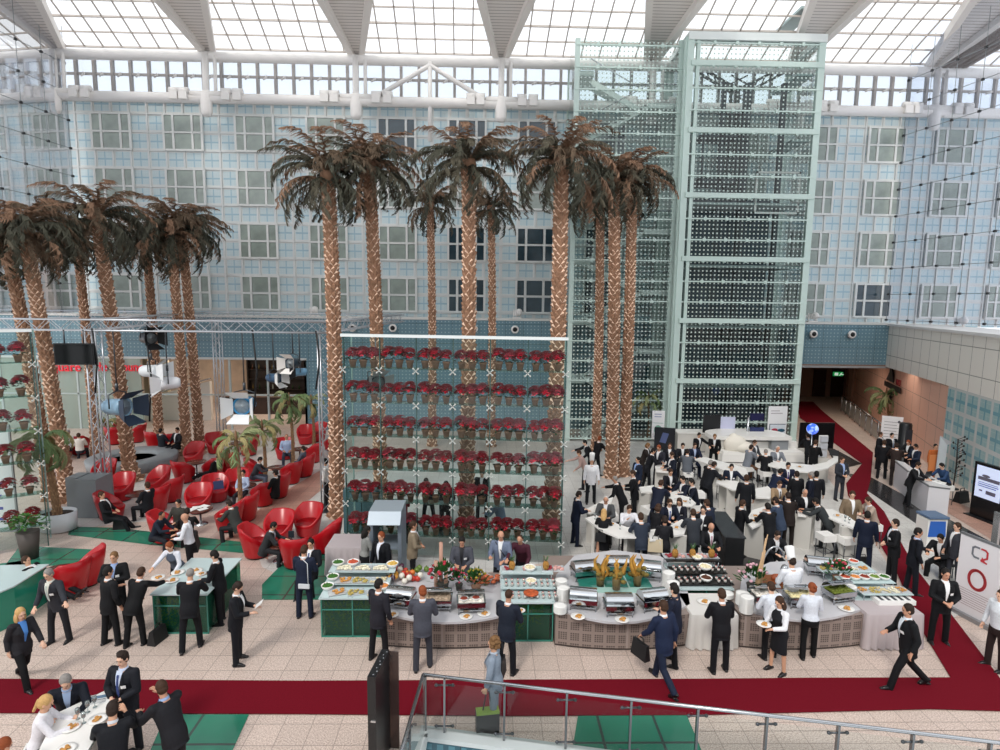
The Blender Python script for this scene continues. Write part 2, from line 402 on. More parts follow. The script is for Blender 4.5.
for i, x in enumerate(NX2):
    t = thing('roof_trough', 'white V-shaped roof trough with ribbed soffit, '+['far left one', 'second from the left', 'third from the left', 'fourth from the left, above the middle palms', 'above the glass stair tower', 'behind the lift tower top', 'far right one'][i], 'roof beam', (x, 33.4, 20.1), 0, 'roof troughs along the glass roof')
    spread = .30
    for sgn in (-1, 1):
        a = MB(); vs = []; fs = []
        for q, y in enumerate(ys[:26]):
            d = 33.6-y; cx = sgn*(.18+spread*d*.95) + d*.045; w = .14+.012*d; z_ = roofz(y)-20.1; dep = .45+.03*d
            vs += [(cx-w, y-33.4, z_-dep), (cx+w, y-33.4, z_-dep), (cx+w, y-33.4, z_+.02), (cx-w, y-33.4, z_+.02)]
        for q in range(25):
            for e in range(4): a_ = q*4+e; b_ = q*4+(e+1) % 4; fs.append((a_, b_, b_+4, a_+4))
        a.add(vs, fs); a.build('side_beam', BEAM, t)
    a = MB()
    for q in range(25):
        y0, y1 = ys[q], ys[q+1]; d0, d1 = 33.6-y0, 33.6-y1
        h = lambda d: .18+spread*d*.95
        z0 = roofz(y0)-20.1-.2; z1 = roofz(y1)-20.1-.2
        a.quad((-h(d0)+d0*.045, y0-33.4, z0), (h(d0)+d0*.045, y0-33.4, z0), (h(d1)+d1*.045, y1-33.4, z1), (-h(d1)+d1*.045, y1-33.4, z1))
    a.build('soffit', RIBM, t)
    if abs(x) > 22:      # dark end truss seen past the last trough
        s_ = 1 if x > 0 else -1
        a = MB()
        for q in range(4): a.tube([(s_*(.3+q*.35), 0, .1), (s_*(3+q*.5), -5.0, 2.0+q*.1), (s_*(8+q), -11, 5.2)], .22, 6)
        a.build('end_truss', mat('7d706a', .5), t)

# ---- cable-net glass side walls
CAB = mat('9aa0a2', .4, .3); NODE = mat('2b2c2e', .4)
def netwall(name, x0, d, ycs, side):
    ln = 14
    gl = MB(); cb = MB(); nd = MB()
    def pt(s_, z): return (x0+d[0]*s_, 33.6+d[1]*s_, z)
    zs = [6.6+1.45*i for i in range(0, 10)]
    gl.quad(pt(0, 6.5), pt(ln, 6.5), pt(ln, 22), pt(0, 22))
    for z in zs:
        cb.tube([pt(0, z-.02*0), pt(ln, z)], .018, 4)
        s_ = 0
        while s_ < ln: p = V(pt(s_, z)); nd.box(p, (.11, .11, .11)); s_ += 1.45
    s_ = 0
    while s_ < ln: cb.tube([pt(s_, 6.5), pt(s_, 21.5)], .014, 4); s_ += 1.45
    w = gl.build(name, glass('edf2fb', .95, refl=.25)); struct(w)  # faint blue in the glass colour stands in for reflected sky
    o = cb.build('cable_net', CAB); tag(o, 'net of thin steel cables behind the glass wall on the '+side, 'cable net')
    nn = nd.build('clamps', NODE, o); nn['kind'] = 'stuff'
netwall('window_92', 22.9, (.15, -.99), None, 'right')
netwall('window_93', -22.6, (-.1, -.995), None, 'left')

# ---- lower hall wall: ledge, band of teal pierced panels, teal wall behind the flowers
YL = 33.0
b = MB(); b.bb(-36, 4.3, YL, YF, 6.32, 6.44); b.bb(16.9, 23.0, YL, YF, 6.32, 6.44)
struct(b.build('trim_25', mat('dfe0dd', .5)))
b = MB(); b.bb(-36, 4.3, YL+.05, YL+.2, 4.05, 6.32); b.bb(-10.15, 4.3, YL+.05, YL+.2, 0, 4.05); b.bb(16.9, 23.0, YL+.05, YL+.2, 3.95, 6.32)
b.bb(4.3, 17.3, YL+.9, YL+1.0, 0, 6.32)
struct(b.build('wall_lower', TEAL))
b = MB(); b.bb(-36, -10.1, YL-.02, YL+.2, 3.98, 4.1); struct(b.build('trim_26', mat('d8dcdb', .4)))
b = MB(); b.bb(16.9, 23.1, YL-.02, YL+.2, 3.86, 3.98); struct(b.build('trim_27', mat('9fa4a6', .4)))
# dish-shaped ceiling speakers on the band
def spk():
    t = thing('wall_speaker', '', 'speaker')
    a = MB(); a.lathe([(.0, -.28), (.13, -.26), (.22, -.1), (.22, 0), (.15, .02)], 16, M=Mx.Rotation(R(90), 4, 'X')); a.build('housing', WHITE, t)
    a = MB(); a.lathe([(.0, .03), (.13, .02), (.13, -.02)], 14, M=Mx.Rotation(R(90), 4, 'X')); a.build('cone', BLACK, t); return t
for i, (px, py) in enumerate(((352, 328), (392.6, 328), (474, 329), (515, 329.5), (814, 334), (852.6, 334.5))):
    p = P(px, py, YL-.25)
    PR.put('spk', spk, p, 0, 'round white wall speaker on the teal band, '+['left of the upper left poinsettias', 'second from the left above the flower wall', 'third from the left beside a palm trunk', 'fourth, above the flower wall end', 'first one right of the lift tower', 'second one right of the lift tower'][i], 'round speakers on the teal band')
# white spot projectors standing on the ledge
def proj_():
    t = thing('ledge_projector', '', 'projector lamp')
    a = MB(); a.box((0, 0, .3), (.35, .3, .3), .3); a.ell((.1, -.15, .35), (.2, .2, .2)); a.build('head', WHITE, t)
    a = MB(); a.tube([(-.2, 0, 0), (-.2, 0, .5)], .03, 6); a.tube([(.2, 0, 0), (.2, 0, .5)], .03, 6); a.bb(-.25, .25, -.15, .15, 0, .06); a.build('yoke', WHITE, t); return t
for i, (px, lb) in enumerate(((314, 'beside the tall double palm'), (432, 'behind the slim palm'), (517, 'left of the stair tower'), (812, 'right of the lift tower'), (968, 'far right above the beige panels'))):
    p = P(px, 318, YL+.5); p.z = 6.44
    if px > 900: p = V((24.2, 29.9, 6.35))
    PR.put('prj', proj_, p, 0, 'white projector lamp standing on the ledge '+lb, 'lamps on the ledge')
# beige column building seen through the glass at the left
b = MB(); q0 = P(28, 313, 33.4); q1 = P(56, 313, 33.4); b.add([(q0.x, 33.6, 6.44), (q1.x, 33.6, 6.44), (P(38, 250, 33.6).x, 33.6, 10.3), (P(25, 245, 33.6).x, 33.6, 10.3), (q0.x, 33.9, 6.44), (q1.x, 33.9, 6.44), (P(38, 250, 33.6).x, 33.9, 10.3), (P(25, 245, 33.6).x, 33.9, 10.3)],
   [(0, 1, 2, 3), (5, 4, 7, 6), (3, 2, 6, 7), (0, 3, 7, 4), (1, 5, 6, 2), (0, 4, 5, 1)]); struct(b.build('trim_28', mat('c5a898', .7)))

# ---- recess of the bar behind the armchairs (left)
b = MB(); b.bb(-36, -10.1, 42, 42.2, 0, 4.1); struct(b.build('wall_bar_back', mat('cbb8a6', .7, noise=.1, scale=2)))
b = MB(); b.bb(-36, -10.1, YL+.2, 42, 4.1, 4.2); struct(b.build('ceiling_bar', mat('ded9d2', .7)))
b = MB(); b.bb(-10.25, -10.15, YL, 42, 0, 4.05); struct(b.build('wall_bar_side', mat('6f6259', .6)))
b = MB()
for i in range(9): x = -27+i*2.1; b.bb(x-.05, x+.05, YL, YL+.1, 0, 4.0)
b.bb(-28, -10.2, YL, YL+.1, 1.95, 2.03)
struct(b.build('trim_29', mat('b9c6c6', .3)))
b = MB(); b.bb(-28, -19.3, YL+.02, YL+.05, 0, 4.0); struct(b.build('window_94', glass('dfeee8', .7)))
rnd = random.Random(3)
for i in range(7):
    x = -26.5+i*1.15
    a = MB(); a.bb(x-.14, x+.14, 36, 36.3, 0, 4.1); tag(a.build('column', mat(rnd.choice(['8d7b64', 'e8e2d2', '6a6258', 'd8cdb8']), .6)), 'slender column behind the bar glazing, %s from the left' % ORD[i], 'column', 'columns in the bar')
# bar counters, shelves and dim furniture in the recess
t = thing('bar_counter', 'dark brown bar counter with shelves inside the recess', 'bar', (-14, 38, 0))
a = MB(); a.bb(-3.2, 3.4, -.4, .4, 0, 1.1); a.build('body', mat('3a2a22', .5, noise=.2), t)
a = MB(); a.bb(-3.3, 3.5, -.5, .5, 1.1, 1.16); a.build('top', mat('77655a', .3), t)
t = thing('bottle_shelf', 'tall dark shelf with bottles at the back of the bar', 'shelf', (-13.6, 41.5, 0))
a = MB(); a.bb(-3.2, 3.3, .2, .3, 0, 3.9)
for z in (1, 1.7, 2.4, 3.1, 3.8): a.bb(-3.2, 3.3, -.15, .2, z, z+.04)
for x in (-3.2, -1, 1.1, 3.3): a.bb(x-.04, x+.04, -.15, .2, 0, 3.9)
a.build('frame', mat('2a201c', .5), t)
for i in range(26):
    a = MB(); x = -2.9+(i % 13)*.46; z = 1.04+.7*(i//13)*2; a.lathe([(.05, 0), (.05, .2), (.018, .28), (.018, .36)], 8, c=(x, .02, z))
    o = a.build('bottle', mat(rnd.choice(['5a2e18', '23401f', '7c6a3a', 'b9c3bc']), .15)); o.location = (-13.6, 41.5, 0); tag(o, 'bottle on the dark back shelf of the bar, %s from the left, %s row' % (ORD[i % 13], 'lower' if i < 13 else 'upper'), 'bottle', 'bottles on the bar shelf')
t = thing('white_ramp_wall', 'low white sloped wall in the bar recess behind the palms', 'wall', (-19.5, 35.5, 0))
a = MB(); a.add([(-3, 0, 0), (2.8, 0, 0), (2.8, 0, 2.4), (-3, 0, .8), (-3, .3, 0), (2.8, .3, 0), (2.8, .3, 2.4), (-3, .3, .8)], [(0, 1, 2, 3), (5, 4, 7, 6), (3, 2, 6, 7), (0, 3, 7, 4), (1, 5, 6, 2), (0, 4, 5, 1)]); a.build('panel', mat('e3ded6', .6), t)
a = MB(); a.tube([(-3, .15, .95), (2.8, .15, 2.55)], .05, 6); a.build('handrail', STEEL, t)
for x_, y_, pw in ((-13.5, 37, 130), (-20, 37, 130), (21.5, 37, 70), (20.5, 30.5, 35)):  # unseen fill lights, added to brighten the bar recess and the passage
    la = bpy.data.lights.new('added_fill_light', 'AREA'); la.shape = 'RECTANGLE'; la.size = 4; la.size_y = 2; la.energy = pw; la.color = (1, .85, .7); lo = bpy.data.objects.new('added_fill_light', la); COL.objects.link(lo); lo.location = (x_, y_, 4.0 if x_ < 0 else 3.85)
# red neon-like lettering above the bar
def letters(txt, size, m, M, name='lettering', ext=.02, bev=0, align='LEFT'):
    cu = bpy.data.curves.new(name, 'FONT'); cu.body = txt; cu.size = size; cu.extrude = ext; cu.align_x = align; cu.space_character = 1.05
    tmp = bpy.data.objects.new(name, cu); COL.objects.link(tmp); dg = bpy.context.evaluated_depsgraph_get()
    me = bpy.data.meshes.new_from_object(tmp.evaluated_get(dg)); bpy.data.objects.remove(tmp)
    me.materials.clear(); me.materials.append(m); o = link(name, me); o.matrix_world = M; return o
RXM = Mx.Rotation(R(90), 4, 'X')
RED = mat('e0283c', .5, emit=.3)
for txt, px, px2, nm in (('square', 47, 80, 'square'), ('the', 97, 107, 'the'), ('lounge', 120, 147, 'lounge')):
    p = P(px, 371, YL-.1); q = P(px2, 371, YL-.1)
    o = letters(txt, .72, RED, Mx.Translation(p) @ RXM, 'sign_lettering', .04)
    s_ = (q.x-p.x)/max(.1, o.dimensions.x); o.scale = (s_, 1, 1)
    bk = MB().bb(p.x, q.x, YL-.08, YL+.06, p.z+.1, p.z+.16).build('mounting_rail', STEEL); bk.parent = o; bk.matrix_parent_inverse = (Mx.Translation(p) @ RXM @ Mx.Diagonal((s_, 1, 1, 1))).inverted()
    tag(o, 'red sign letters reading %s above the bar glazing' % nm, 'sign', 'red sign words above the bar')

# ---- passage at the right and the diagonal wall
def dia(Y, off=0): return 22.7-.31*(33-Y)+off
BEIGE = NG('beige_panels'); o = BEIGE.sep(BEIGE.tc.outputs['Object'])
vj = BEIGE.m_('MAXIMUM', BEIGE.band(BEIGE.m_('ADD', o[0], 30), 1.02, .03), BEIGE.band(BEIGE.m_('ADD', o[2], .02), 1.16, .03))
BEIGEM = BEIGE.color(BEIGE.mix(vj, 'f3eee6', '96918a'), .5)
BLUEG = NG('blue_grid'); o = BLUEG.sep(BLUEG.tc.outputs['Object'])
fu = BLUEG.m_('FRACT', BLUEG.m_('MULTIPLY', BLUEG.m_('ADD', o[0], 30), 1/1.02)); fv = BLUEG.m_('FRACT', BLUEG.m_('MULTIPLY', BLUEG.m_('ADD', o[2], .02), 1/.99))
def inb(g, x, a, bb): return g.m_('MULTIPLY', g.m_('GREATER_THAN', x, a), g.m_('LESS_THAN', x, bb))
ins = BLUEG.m_('MULTIPLY', inb(BLUEG, fu, .1, .92), inb(BLUEG, fv, .08, .9)); crs = BLUEG.m_('MAXIMUM', inb(BLUEG, fu, .45, .55), inb(BLUEG, fv, .42, .56))
fine = BLUEG.m_('MAXIMUM', BLUEG.band(o[0], .255, .03), BLUEG.band(o[2], .247, .03))
fld = BLUEG.mix(crs, BLUEG.mix(BLUEG.m_('MULTIPLY', fine, .5), 'a8c8ca', 'c3d8d8'), '7fafbc')
BLUEM = BLUEG.color(BLUEG.mix(ins, 'd6dad8', fld), .25)
ang = atan2(33-12, dia(33)-dia(12)); L_ = sqrt((33-12)**2+(dia(33)-dia(12))**2)
Mw = Mx.Translation((dia(33), 33, 0)) @ Mx.Rotation(ang+pi, 4, 'Z')       # local +x runs toward the viewer along the wall
def wall(name, m, x0, x1, z0, z1, y0=0, y1=.25):
    a = MB(); a.bb(x0, x1, y0, y1, z0, z1); o = a.build(name, m); o.matrix_world = Mw; return struct(o)
wall('wall_right_upper', BEIGEM, 0, L_, 3.95, 6.28)
sB = (33-25.3)/(33-12)*L_
wall('wall_right', BLUEM, sB, L_, 0, 3.95)
wall('trim_30', mat('e4e2e2', .4), -.2, L_, 6.28, 6.4, -.1, 2.6)
ROSE = NG('rose_panels'); o = ROSE.sep(ROSE.tc.outputs['Object'])
vj = ROSE.m_('MAXIMUM', ROSE.band(ROSE.m_('ADD', o[0], 30), 1.35, .03), ROSE.band(ROSE.m_('ADD', o[2], .1), 1.0, .025))
ROSEM = ROSE.color(ROSE.mix(vj, ROSE.mix(ROSE.noise(1.2), 'f4c6b2', 'ecb7a2'), 'a07c6b'), .45)
aw = R(90)-atan2(.41, 1); p0 = V((dia(25.3)+.0, 25.3, 0))
Mr = Mx.Translation(p0) @ Mx.Rotation(aw, 4, 'Z')
a = MB(); a.bb(0, 24, -.25, 0, 0, 3.95); o = a.build('wall_passage_right', ROSEM); o.matrix_world = Mr; struct(o)
b = MB(); b.bb(16.9, 36, 47, 47.2, 0, 3.95); struct(b.build('wall_passage_back', mat('8c6d5c', .7)))
b = MB(); b.bb(16.9, 17.1, YL, 47, 0, 3.95); struct(b.build('wall_passage_left', mat('7a6152', .7)))
b = MB(); b.prism([(16.9, YL), (23.1, YL), (dia(25.3)+.1, 25.3), (31, 48), (16.9, 48)], 3.95, 4.05); struct(b.build('ceiling_passage', mat('8a6f60', .7)))
p = P(853, 400, 44); b = MB(); b.bb(p.x-.35, p.x+.25, 43.7, 44.2, 0, 3.95); struct(b.build('trim_31', mat('a98573', .6)))
for i, px in enumerate((836, 818)):
    p = P(px, 400, 46.9); d_ = struct(MB().bb(p.x-.5, p.x+.5, 46.85, 46.98, 0, 2.2).build('door_%d' % (i+1), mat('33211b', .5))); MB().tube([(p.x+.4, 46.8, 1.0), (p.x+.4, 46.8, 1.25)], .03, 6).build('door_handle', STEEL, d_)
t = thing('exit_sign', 'green glowing emergency exit sign hanging in the passage', 'sign', P(838, 374, 43))
a = MB(); a.bb(-.36, .36, -.05, .05, -.15, .15); a.build('box', mat('1fae5a', .5, emit=.35), t)
a = MB(); a.bb(-.28, -.02, -.06, -.05, -.1, .1); a.tube([(.1, -.055, -.12), (.16, -.055, 0), (.26, -.055, .1)], .03, 6); a.bb(.2, .4, -.06, -.05, -.06, -.01); a.build('pictogram', mat('eafff0', .5, emit=.5), t)
a = MB(); a.tube([(0, 0, .2), (0, 0, max(.3, 3.95-t.location.z))], .02, 6); a.build('hanger', DSTEEL, t)
# dark wall sign: a bow shaped emblem with letters
ps = p0 + (Mr.to_3x3() @ V((1, 0, 0)))*9.0
t = thing('wall_sign', 'dark emblem sign with small letters on the rose wall above the palm', 'sign', ps+V((-.12, -.05, 2.7))); t.rotation_euler = (0, 0, aw+pi)
a = MB(); a.bb(-1.7, 1.9, -.04, 0, -.12, .18)
a.prism([(-1.3, .3), (.3, .3), (-.4, 1.5), (-.75, 1.25), (-.7, .8)], 0, .05, M=RXM); a.bb(-.4, .1, -.04, 0, -1.0, -.3)
a.build('emblem', mat('231a1c', .5), t)
o = letters('NCI', .5, mat('a03038', .5), Mx.Identity(4), 'sign_letters', .02); o.parent = t; o.matrix_local = Mx.Translation((.75, 0, .25)) @ RXM
# passage railing with glass panels
ra = G(841, 411); rb = G(884, 447)
t = thing('passage_railing', 'steel and glass railing along the passage beside the red runner', 'railing', ra)
d_ = rb-ra; n_ = 8
for i in range(n_+1):
    q = d_*(i/n_); a = MB(); a.tube([q, q+V((0, 0, 1.05))], .035, 6); a.build('post', STEEL, t)
a = MB(); a.tube([V((0, 0, 1.08)), d_+V((0, 0, 1.08))], .035, 6); a.build('handrail', STEEL, t)
a = MB(); a.quad(V((0, 0, .1)), d_+V((0, 0, .1)), d_+V((0, 0, .95)), V((0, 0, .95))); a.build('pane', glass('bcc4c0', .6), t)

# ---- red carpet runner
CARP = mat('6c101f', .95, 0, .1, .12, 60)
yb0, yb1 = 10.62, 11.57
inner = [V((9.28, 10.85, 0)), G(923, 633), G(896, 572), G(877, 540), G(843, 500)]
b = MB(); z0, z1 = .018, .03
pL = [G(-80, 679.5), G(0, 680), G(300, 682), G(500, 681), G(700, 680), G(811, 679), G(950.6, 678.6)]
run = pL + gp((923, 633), (896, 572), (870, 528), (848, 496), (846, 484), (862, 464), (800, 418), (795, 402)) + gp((813, 402), (822, 411), (873, 453), (871, 478), (867, 494), (884, 512), (906, 552), (919, 573), (1002, 682), (1090, 683)) + gp((1090, 714), (1000, 712), (930, 710), (700, 716), (500, 717), (300, 715), (0, 714), (-80, 713))
import mathutils
tri = mathutils.geometry.tessellate_polygon([[V((p.x, p.y, 0)) for p in run]])
n0 = len(run)
b.add([(p.x, p.y, z1) for p in run]+[(p.x, p.y, z0) for p in run], [tuple(t3) if mathutils.geometry.normal([run[i] for i in t3]).z > 0 else tuple(t3)[::-1] for t3 in tri]+[(i, (i+1) % n0, (i+1) % n0+n0, i+n0) for i in range(n0)])
tag(b.build('carpet_runner', CARP), 'dark red carpet runner crossing the hall and turning into the passage', 'carpet')
# ============================================================ GLASS TOWER
TG = glass('f0f7f5', .99, refl=.3, dots=.21, dotc='cfe0da'); TG2 = glass('f3f8f6', .99, refl=.2); MINT = mat('cfe3dc', .35); TX0, TX1, TX2, TX3 = 4.25, 9.6, 9.85, 16.4; TY = 31.0; TH = 20.35
t = thing('stair_tower', 'glass stair tower with mint frame and white zigzag stairs behind the palms', 'stair tower', (TX0, TY, 0))
w = TX1-TX0
a = MB()
for x in (.08, w-.08):
    for y in (0, 2.7): a.bb(x-.12, x+.12, y-.1, y+.1, 0, TH)
a.build('post', MINT, t)
def hbars(t, w, thick_every=3, off=0):
    z = .15; i = 0
    while z < TH:
        a = MB(); th = .035
        a.bb(0, w, -.14, -.06, z-th, z+th)
        for k in range(1, int(w/1.15)+1): a.box((k*w/(int(w/1.15)+1), -.14, z), (.14, .08, .16))
        a.build('glazing_bar', MINT, t); z += 1.047; i += 1
hbars(t, w)
a = MB(); a.quad((0, -.05, .1), (w, -.05, .1), (w, -.05, TH), (0, -.05, TH)); a.build('front_glazing', TG, t); a = MB(); a.quad((0, 2.8, .1), (w, 2.8, .1), (w, 2.8, TH), (0, 2.8, TH)); a.quad((0, 0, .1), (0, 2.8, .1), (0, 2.8, TH), (0, 0, TH)); a.build('glazing', TG2, t)
STW = mat('e4efea', .45); zz = 0.0
for i in range(6):
    z = i*3.14
    a = MB(); a.add([(1.0, .5, z+.0), (3.9, .5, z+1.55), (3.9, .5, z+1.85), (1.0, .5, z+.3), (1.0, 1.3, z), (3.9, 1.3, z+1.55), (3.9, 1.3, z+1.85), (1.0, 1.3, z+.3)], [(0, 1, 2, 3), (5, 4, 7, 6), (3, 2, 6, 7), (0, 3, 7, 4), (1, 5, 6, 2), (0, 4, 5, 1)])
    for k in range(9): a.bb(1.0+k*.32, 1.35+k*.32, .5, 1.3, z+.3+k*.172, z+.36+k*.172)
    a.add([(3.9, 1.6, z+1.55), (1.0, 1.6, z+3.1), (1.0, 1.6, z+3.4), (3.9, 1.6, z+1.85), (3.9, 2.4, z+1.55), (1.0, 2.4, z+3.1), (1.0, 2.4, z+3.4), (3.9, 2.4, z+1.85)], [(0, 3, 2, 1), (5, 6, 7, 4), (3, 7, 6, 2), (0, 4, 7, 3), (1, 2, 6, 5), (0, 1, 5, 4)])
    f_ = a.build('stair_flight', STW, t)
    a = MB(); a.bb(3.85, 5.4, .4, 2.4, z+1.55, z+1.8); a.bb(0.1, 1.0, .4, 2.4, z+3.05, z+3.3); a.build('landing', STW, t)
    a = MB(); a.tube([(1.0, .45, z+1.2), (3.9, .45, z+2.75), (5.3, .45, z+2.75)], .03, 6); a.tube([(3.9, 1.5, z+2.75), (1.0, 1.5, z+4.3)], .03, 6); a.build('stair_rail', STEEL, t)
t = thing('lift_tower', 'tall glass lift tower with thick mint floor bars and dark shafts inside', 'lift tower', (TX2, TY-.5, 0))
w = TX3-TX2
a = MB()
for x in (-.05, w-.1):
    for y in (0, 3.2): a.bb(x-.16, x+.16, y-.12, y+.12, 0, TH)
a.bb(.25, .42, -.1, .1, 0, TH); a.bb(-.3, -.1, .0, .2, 0, TH)
a.build('post', MINT, t)
hbars(t, w)
for i in range(7):
    z = .15+3.141*i+.0; a = MB(); a.bb(0, w, -.2, -.02, z-.02, z+.22); a.build('floor_beam', MINT, t)
a = MB(); a.bb(-.2, w+.05, -.22, .1, TH-.2, TH+.16); a.bb(-.2, w+.05, 3.1, 3.3, TH-.1, TH+.16); a.bb(-.2, .0, .1, 3.1, TH-.1, TH+.16); a.bb(w-.15, w+.05, .1, 3.1, TH-.1, TH+.16); a.build('cap', mat('e9f0ee', .4), t)
a = MB()
a.quad((0, -.05, .1), (w, -.05, .1), (w, -.05, TH), (0, -.05, TH)); a.build('front_glazing', TG, t); a = MB()
for (p_, q_) in (((w, -.05), (w, 3.2)), ((0, 3.2), (w, 3.2)), ((0, 0), (0, 3.2))): a.quad((p_[0], p_[1], .1), (q_[0], q_[1], .1), (q_[0], q_[1], TH), (p_[0], p_[1], TH))
a.build('glazing', TG2, t)
DKS = mat('25343b', .3)
a = MB()
for x in (2.1, 3.4, 5.2): a.bb(x-.12, x+.12, .9, 1.1, 0, 18.6)
a.bb(3.5, 3.7, 1.8, 2.0, 0, 18.6); a.bb(.9, 1.0, 2.4, 2.6, 0, 16)
a.build('guide_rail', DKS, t)
a = MB(); a.bb(.8, 5.6, 2.5, 2.6, .1, 13.2); a.build('shaft_wall', mat('344a54', .25, noise=.25, scale=1.2), t)
a = MB(); a.bb(1.1, 3.0, .9, 2.3, 13.6, 13.9); a.bb(1.1, 3.0, .9, 2.3, 15.9, 16.1)
for x in (1.15, 2.95): a.bb(x-.04, x+.04, .9, 1.0, 13.6, 16)
a.build('lift_cabin', DKS, t)
a = MB(); a.bb(5.0, 6.2, .2, .3, 15.9, 16.0)
for (x0, x1, z0, z1) in ((3.7, 3.8, 12.0, 14.1), (5.9, 6.0, 12.0, 14.1), (3.7, 6.0, 14.0, 14.1), (3.7, 6.0, 12, 12.1)): a.bb(x0, x1, .2, .3, z0, z1)
a.build('white_frame', WHITE, t)
a = MB()
for i in range(7): z = 3.0+3.14*i; a.bb(.3, w-.3, .2, 3.0, z, z+.12) if z < 12.5 else a.bb(5.4, w-.3, .2, 3.0, z, z+.12)
a.build('floor_slab', mat('9fb3b2', .5), t)
# dark branching pylon behind the tower top
t = thing('dark_pylon', 'dark latticed Y-shaped mast seen through the top of the lift tower', 'mast', P(735, 150, 33.5))
t.location.z = 6.4
a = MB(); H_ = TH-6.4
for dx_ in (-.45, .0, .45): a.bar((dx_, 0, 7), (dx_*.9, 0, H_-1.2), .14)
for k in range(14): z = 7+k*.45; a.bar((-.45, 0, z), (.45, 0, z+.45), .07); a.bar((.45, 0, z), (-.45, 0, z+.45), .07)
for s_ in (-1, 1):
    for q in (0, .35): a.bar((s_*.3, 0, H_-1.6+q), (s_*2.4, 0, H_-.5+q), .12)
    for k in range(5): a.bar((s_*(.4+k*.4), 0, H_-1.6+k*.21), (s_*(.6+k*.4), 0, H_-1.1+k*.21), .06)
a.build('lattice', mat('3c4544', .5), t)

# ============================================================ PALMS
TR1 = mat('9a7760', .85, 0, .2, .25, 9); TR2 = mat('ecccb4', .8, 0, .2, .15, 9)
FROND = [mat('5a5547', .7, 0, .3, .35, 3), mat('6c5b4a', .75, 0, .3, .35, 3), mat('4c4c40', .7, 0, .3, .3, 3), mat('8a6d58', .8, 0, .3, .3, 3)]
def frond_mesh(L=2.3, droop=1.0, seed=0, wid=.44, mats=None, n=24, leaf=.032):
    r = random.Random(seed); b = MB(); pts = []
    # rachis leaves along +x rising then drooping
    a0 = R(55) - .0; x = z = 0.0; an = R(60)
    for i in range(n+1):
        pts.append(V((x, r.uniform(-.01, .01)*i, z))); an -= droop*R(112)/n*(.75+.6*i/n); x += L/n*cos(an); z += L/n*sin(an)
    b.tube(pts, [.03*(1-.8*i/n) for i in range(n+1)], 4)
    for i in range(2, n+1):
        t = (pts[i]-pts[i-1]).normalized(); up_ = V((-t.z, 0, t.x))
        for sd in (-1, 1):
            for h in (0, .33, .66):
                p = pts[i-1].lerp(pts[i], h)
                ln = wid*(sin(pi*min(1, (i+h)/(n+1)*.93+.06))**.6)*r.uniform(.75, 1.1)
                dr = (t*.72 + V((0, sd, 0))*.42 + up_*r.uniform(-.25, .05) + V((0, 0, -.22))).normalized()
                q1 = p+dr*ln*.5; q2 = p+dr*ln + V((0, 0, -.28*ln))
                w_ = t.cross(dr).cross(dr).normalized()*leaf*.5
                b.add([p-w_*.6, p+w_*.6, q1+w_, q1-w_, q2], [(0, 1, 2, 3), (3, 2, 4)])
    return b.mesh('frond')
FM = []
for i in range(8):
    me = frond_mesh(2.6, [.8, 1.0, 1.2, .9][i % 4], i); me.materials.append(FROND[i % 4]); FM.append(me)
def trunk_mesh(p, q, r0, r1, flare=1.0):
    b = MB(); p = V(p); q = V(q); d = q-p; L = d.length; rings = int(L/.13); n = 12
    ax = d.normalized(); u = ax.cross(V((0, 1, 0))).normalized(); w = ax.cross(u)
    vs = []; jr = random.Random(rings)
    for i in range(rings+1):
        t = i/rings; bend = V((0.06*sin(t*3), 0, 0))
        c = p+d*t+bend; r = r0+(r1-r0)*t + (flare-1)*r0*max(0, 1-t*L/.9)**2
        for k in range(n):
            s_ = (1.17 if (k+i) % 2 == 0 else .86)+jr.uniform(-.05, .05); a = 2*pi*k/n
            vs.append(c+(u*cos(a)+w*sin(a))*r*s_ + ax*(.05 if s_ > 1 else -.03))
    for i in range(rings):
        for k in range(n):
            a = i*n+k; k1 = (k+1) % n; e = i*n+k1
            hi = (k+i) % 2 == 0
            w1 = 1 if jr.random() < .6 else 0
            if hi: b.f += [(a, e, a+n), (e, e+n, a+n)]; b.mi += [w1, 0]
            else: b.f += [(a, e, e+n), (a, e+n, a+n)]; b.mi += [w1, 0]
            b.sm += [False, False]
    b.v = [tuple(v) for v in vs]; b.f.append(tuple(range(rings*n, rings*n+n))); b.mi.append(0); b.sm.append(False)
    return b
def palm(label, base, crown, r0=.27, r1=.22, nf=46, sc=1.0, seed=0, group='tall date palms in the hall', flare=1.25, cat='palm', nm='date_palm', TR=(TR1, TR2), fm=None, low=True):
    rr = random.Random(seed); t = thing(nm, label, cat, base, 0, group); rel = V(crown)-V(base)
    trunk_mesh((0, 0, 0), rel, r0, r1, flare).build('trunk', TR, t)
    a = MB(); a.ell((0, 0, 0), (r1*1.3, r1*1.3, .45*sc), 10, 6); a.build('crown_shaft', TR[0], t, rel)
    for i in range(nf):
        az = i*2.39996+rr.uniform(-.2, .2); k = i/nf
        if k < .16: tilt = R(rr.uniform(4, 26))
        elif k < .6: tilt = R(rr.uniform(-34, 0))
        else: tilt = R(rr.uniform(-72, -30))
        o = link('frond', rr.choice(fm) if fm else FM[rr.choice([3, 7, 1] if k < .22 else [0, 1, 2, 4, 5, 6, 2, 6, 3])], t)
        o.location = rel+V((cos(az)*.1, sin(az)*.1, .12 if k < .6 else -.1)); o.rotation_euler = Euler((0, -tilt, az), 'XYZ'); s_ = sc*rr.uniform(.85, 1.1); o.scale = (s_, s_, s_)
    return t
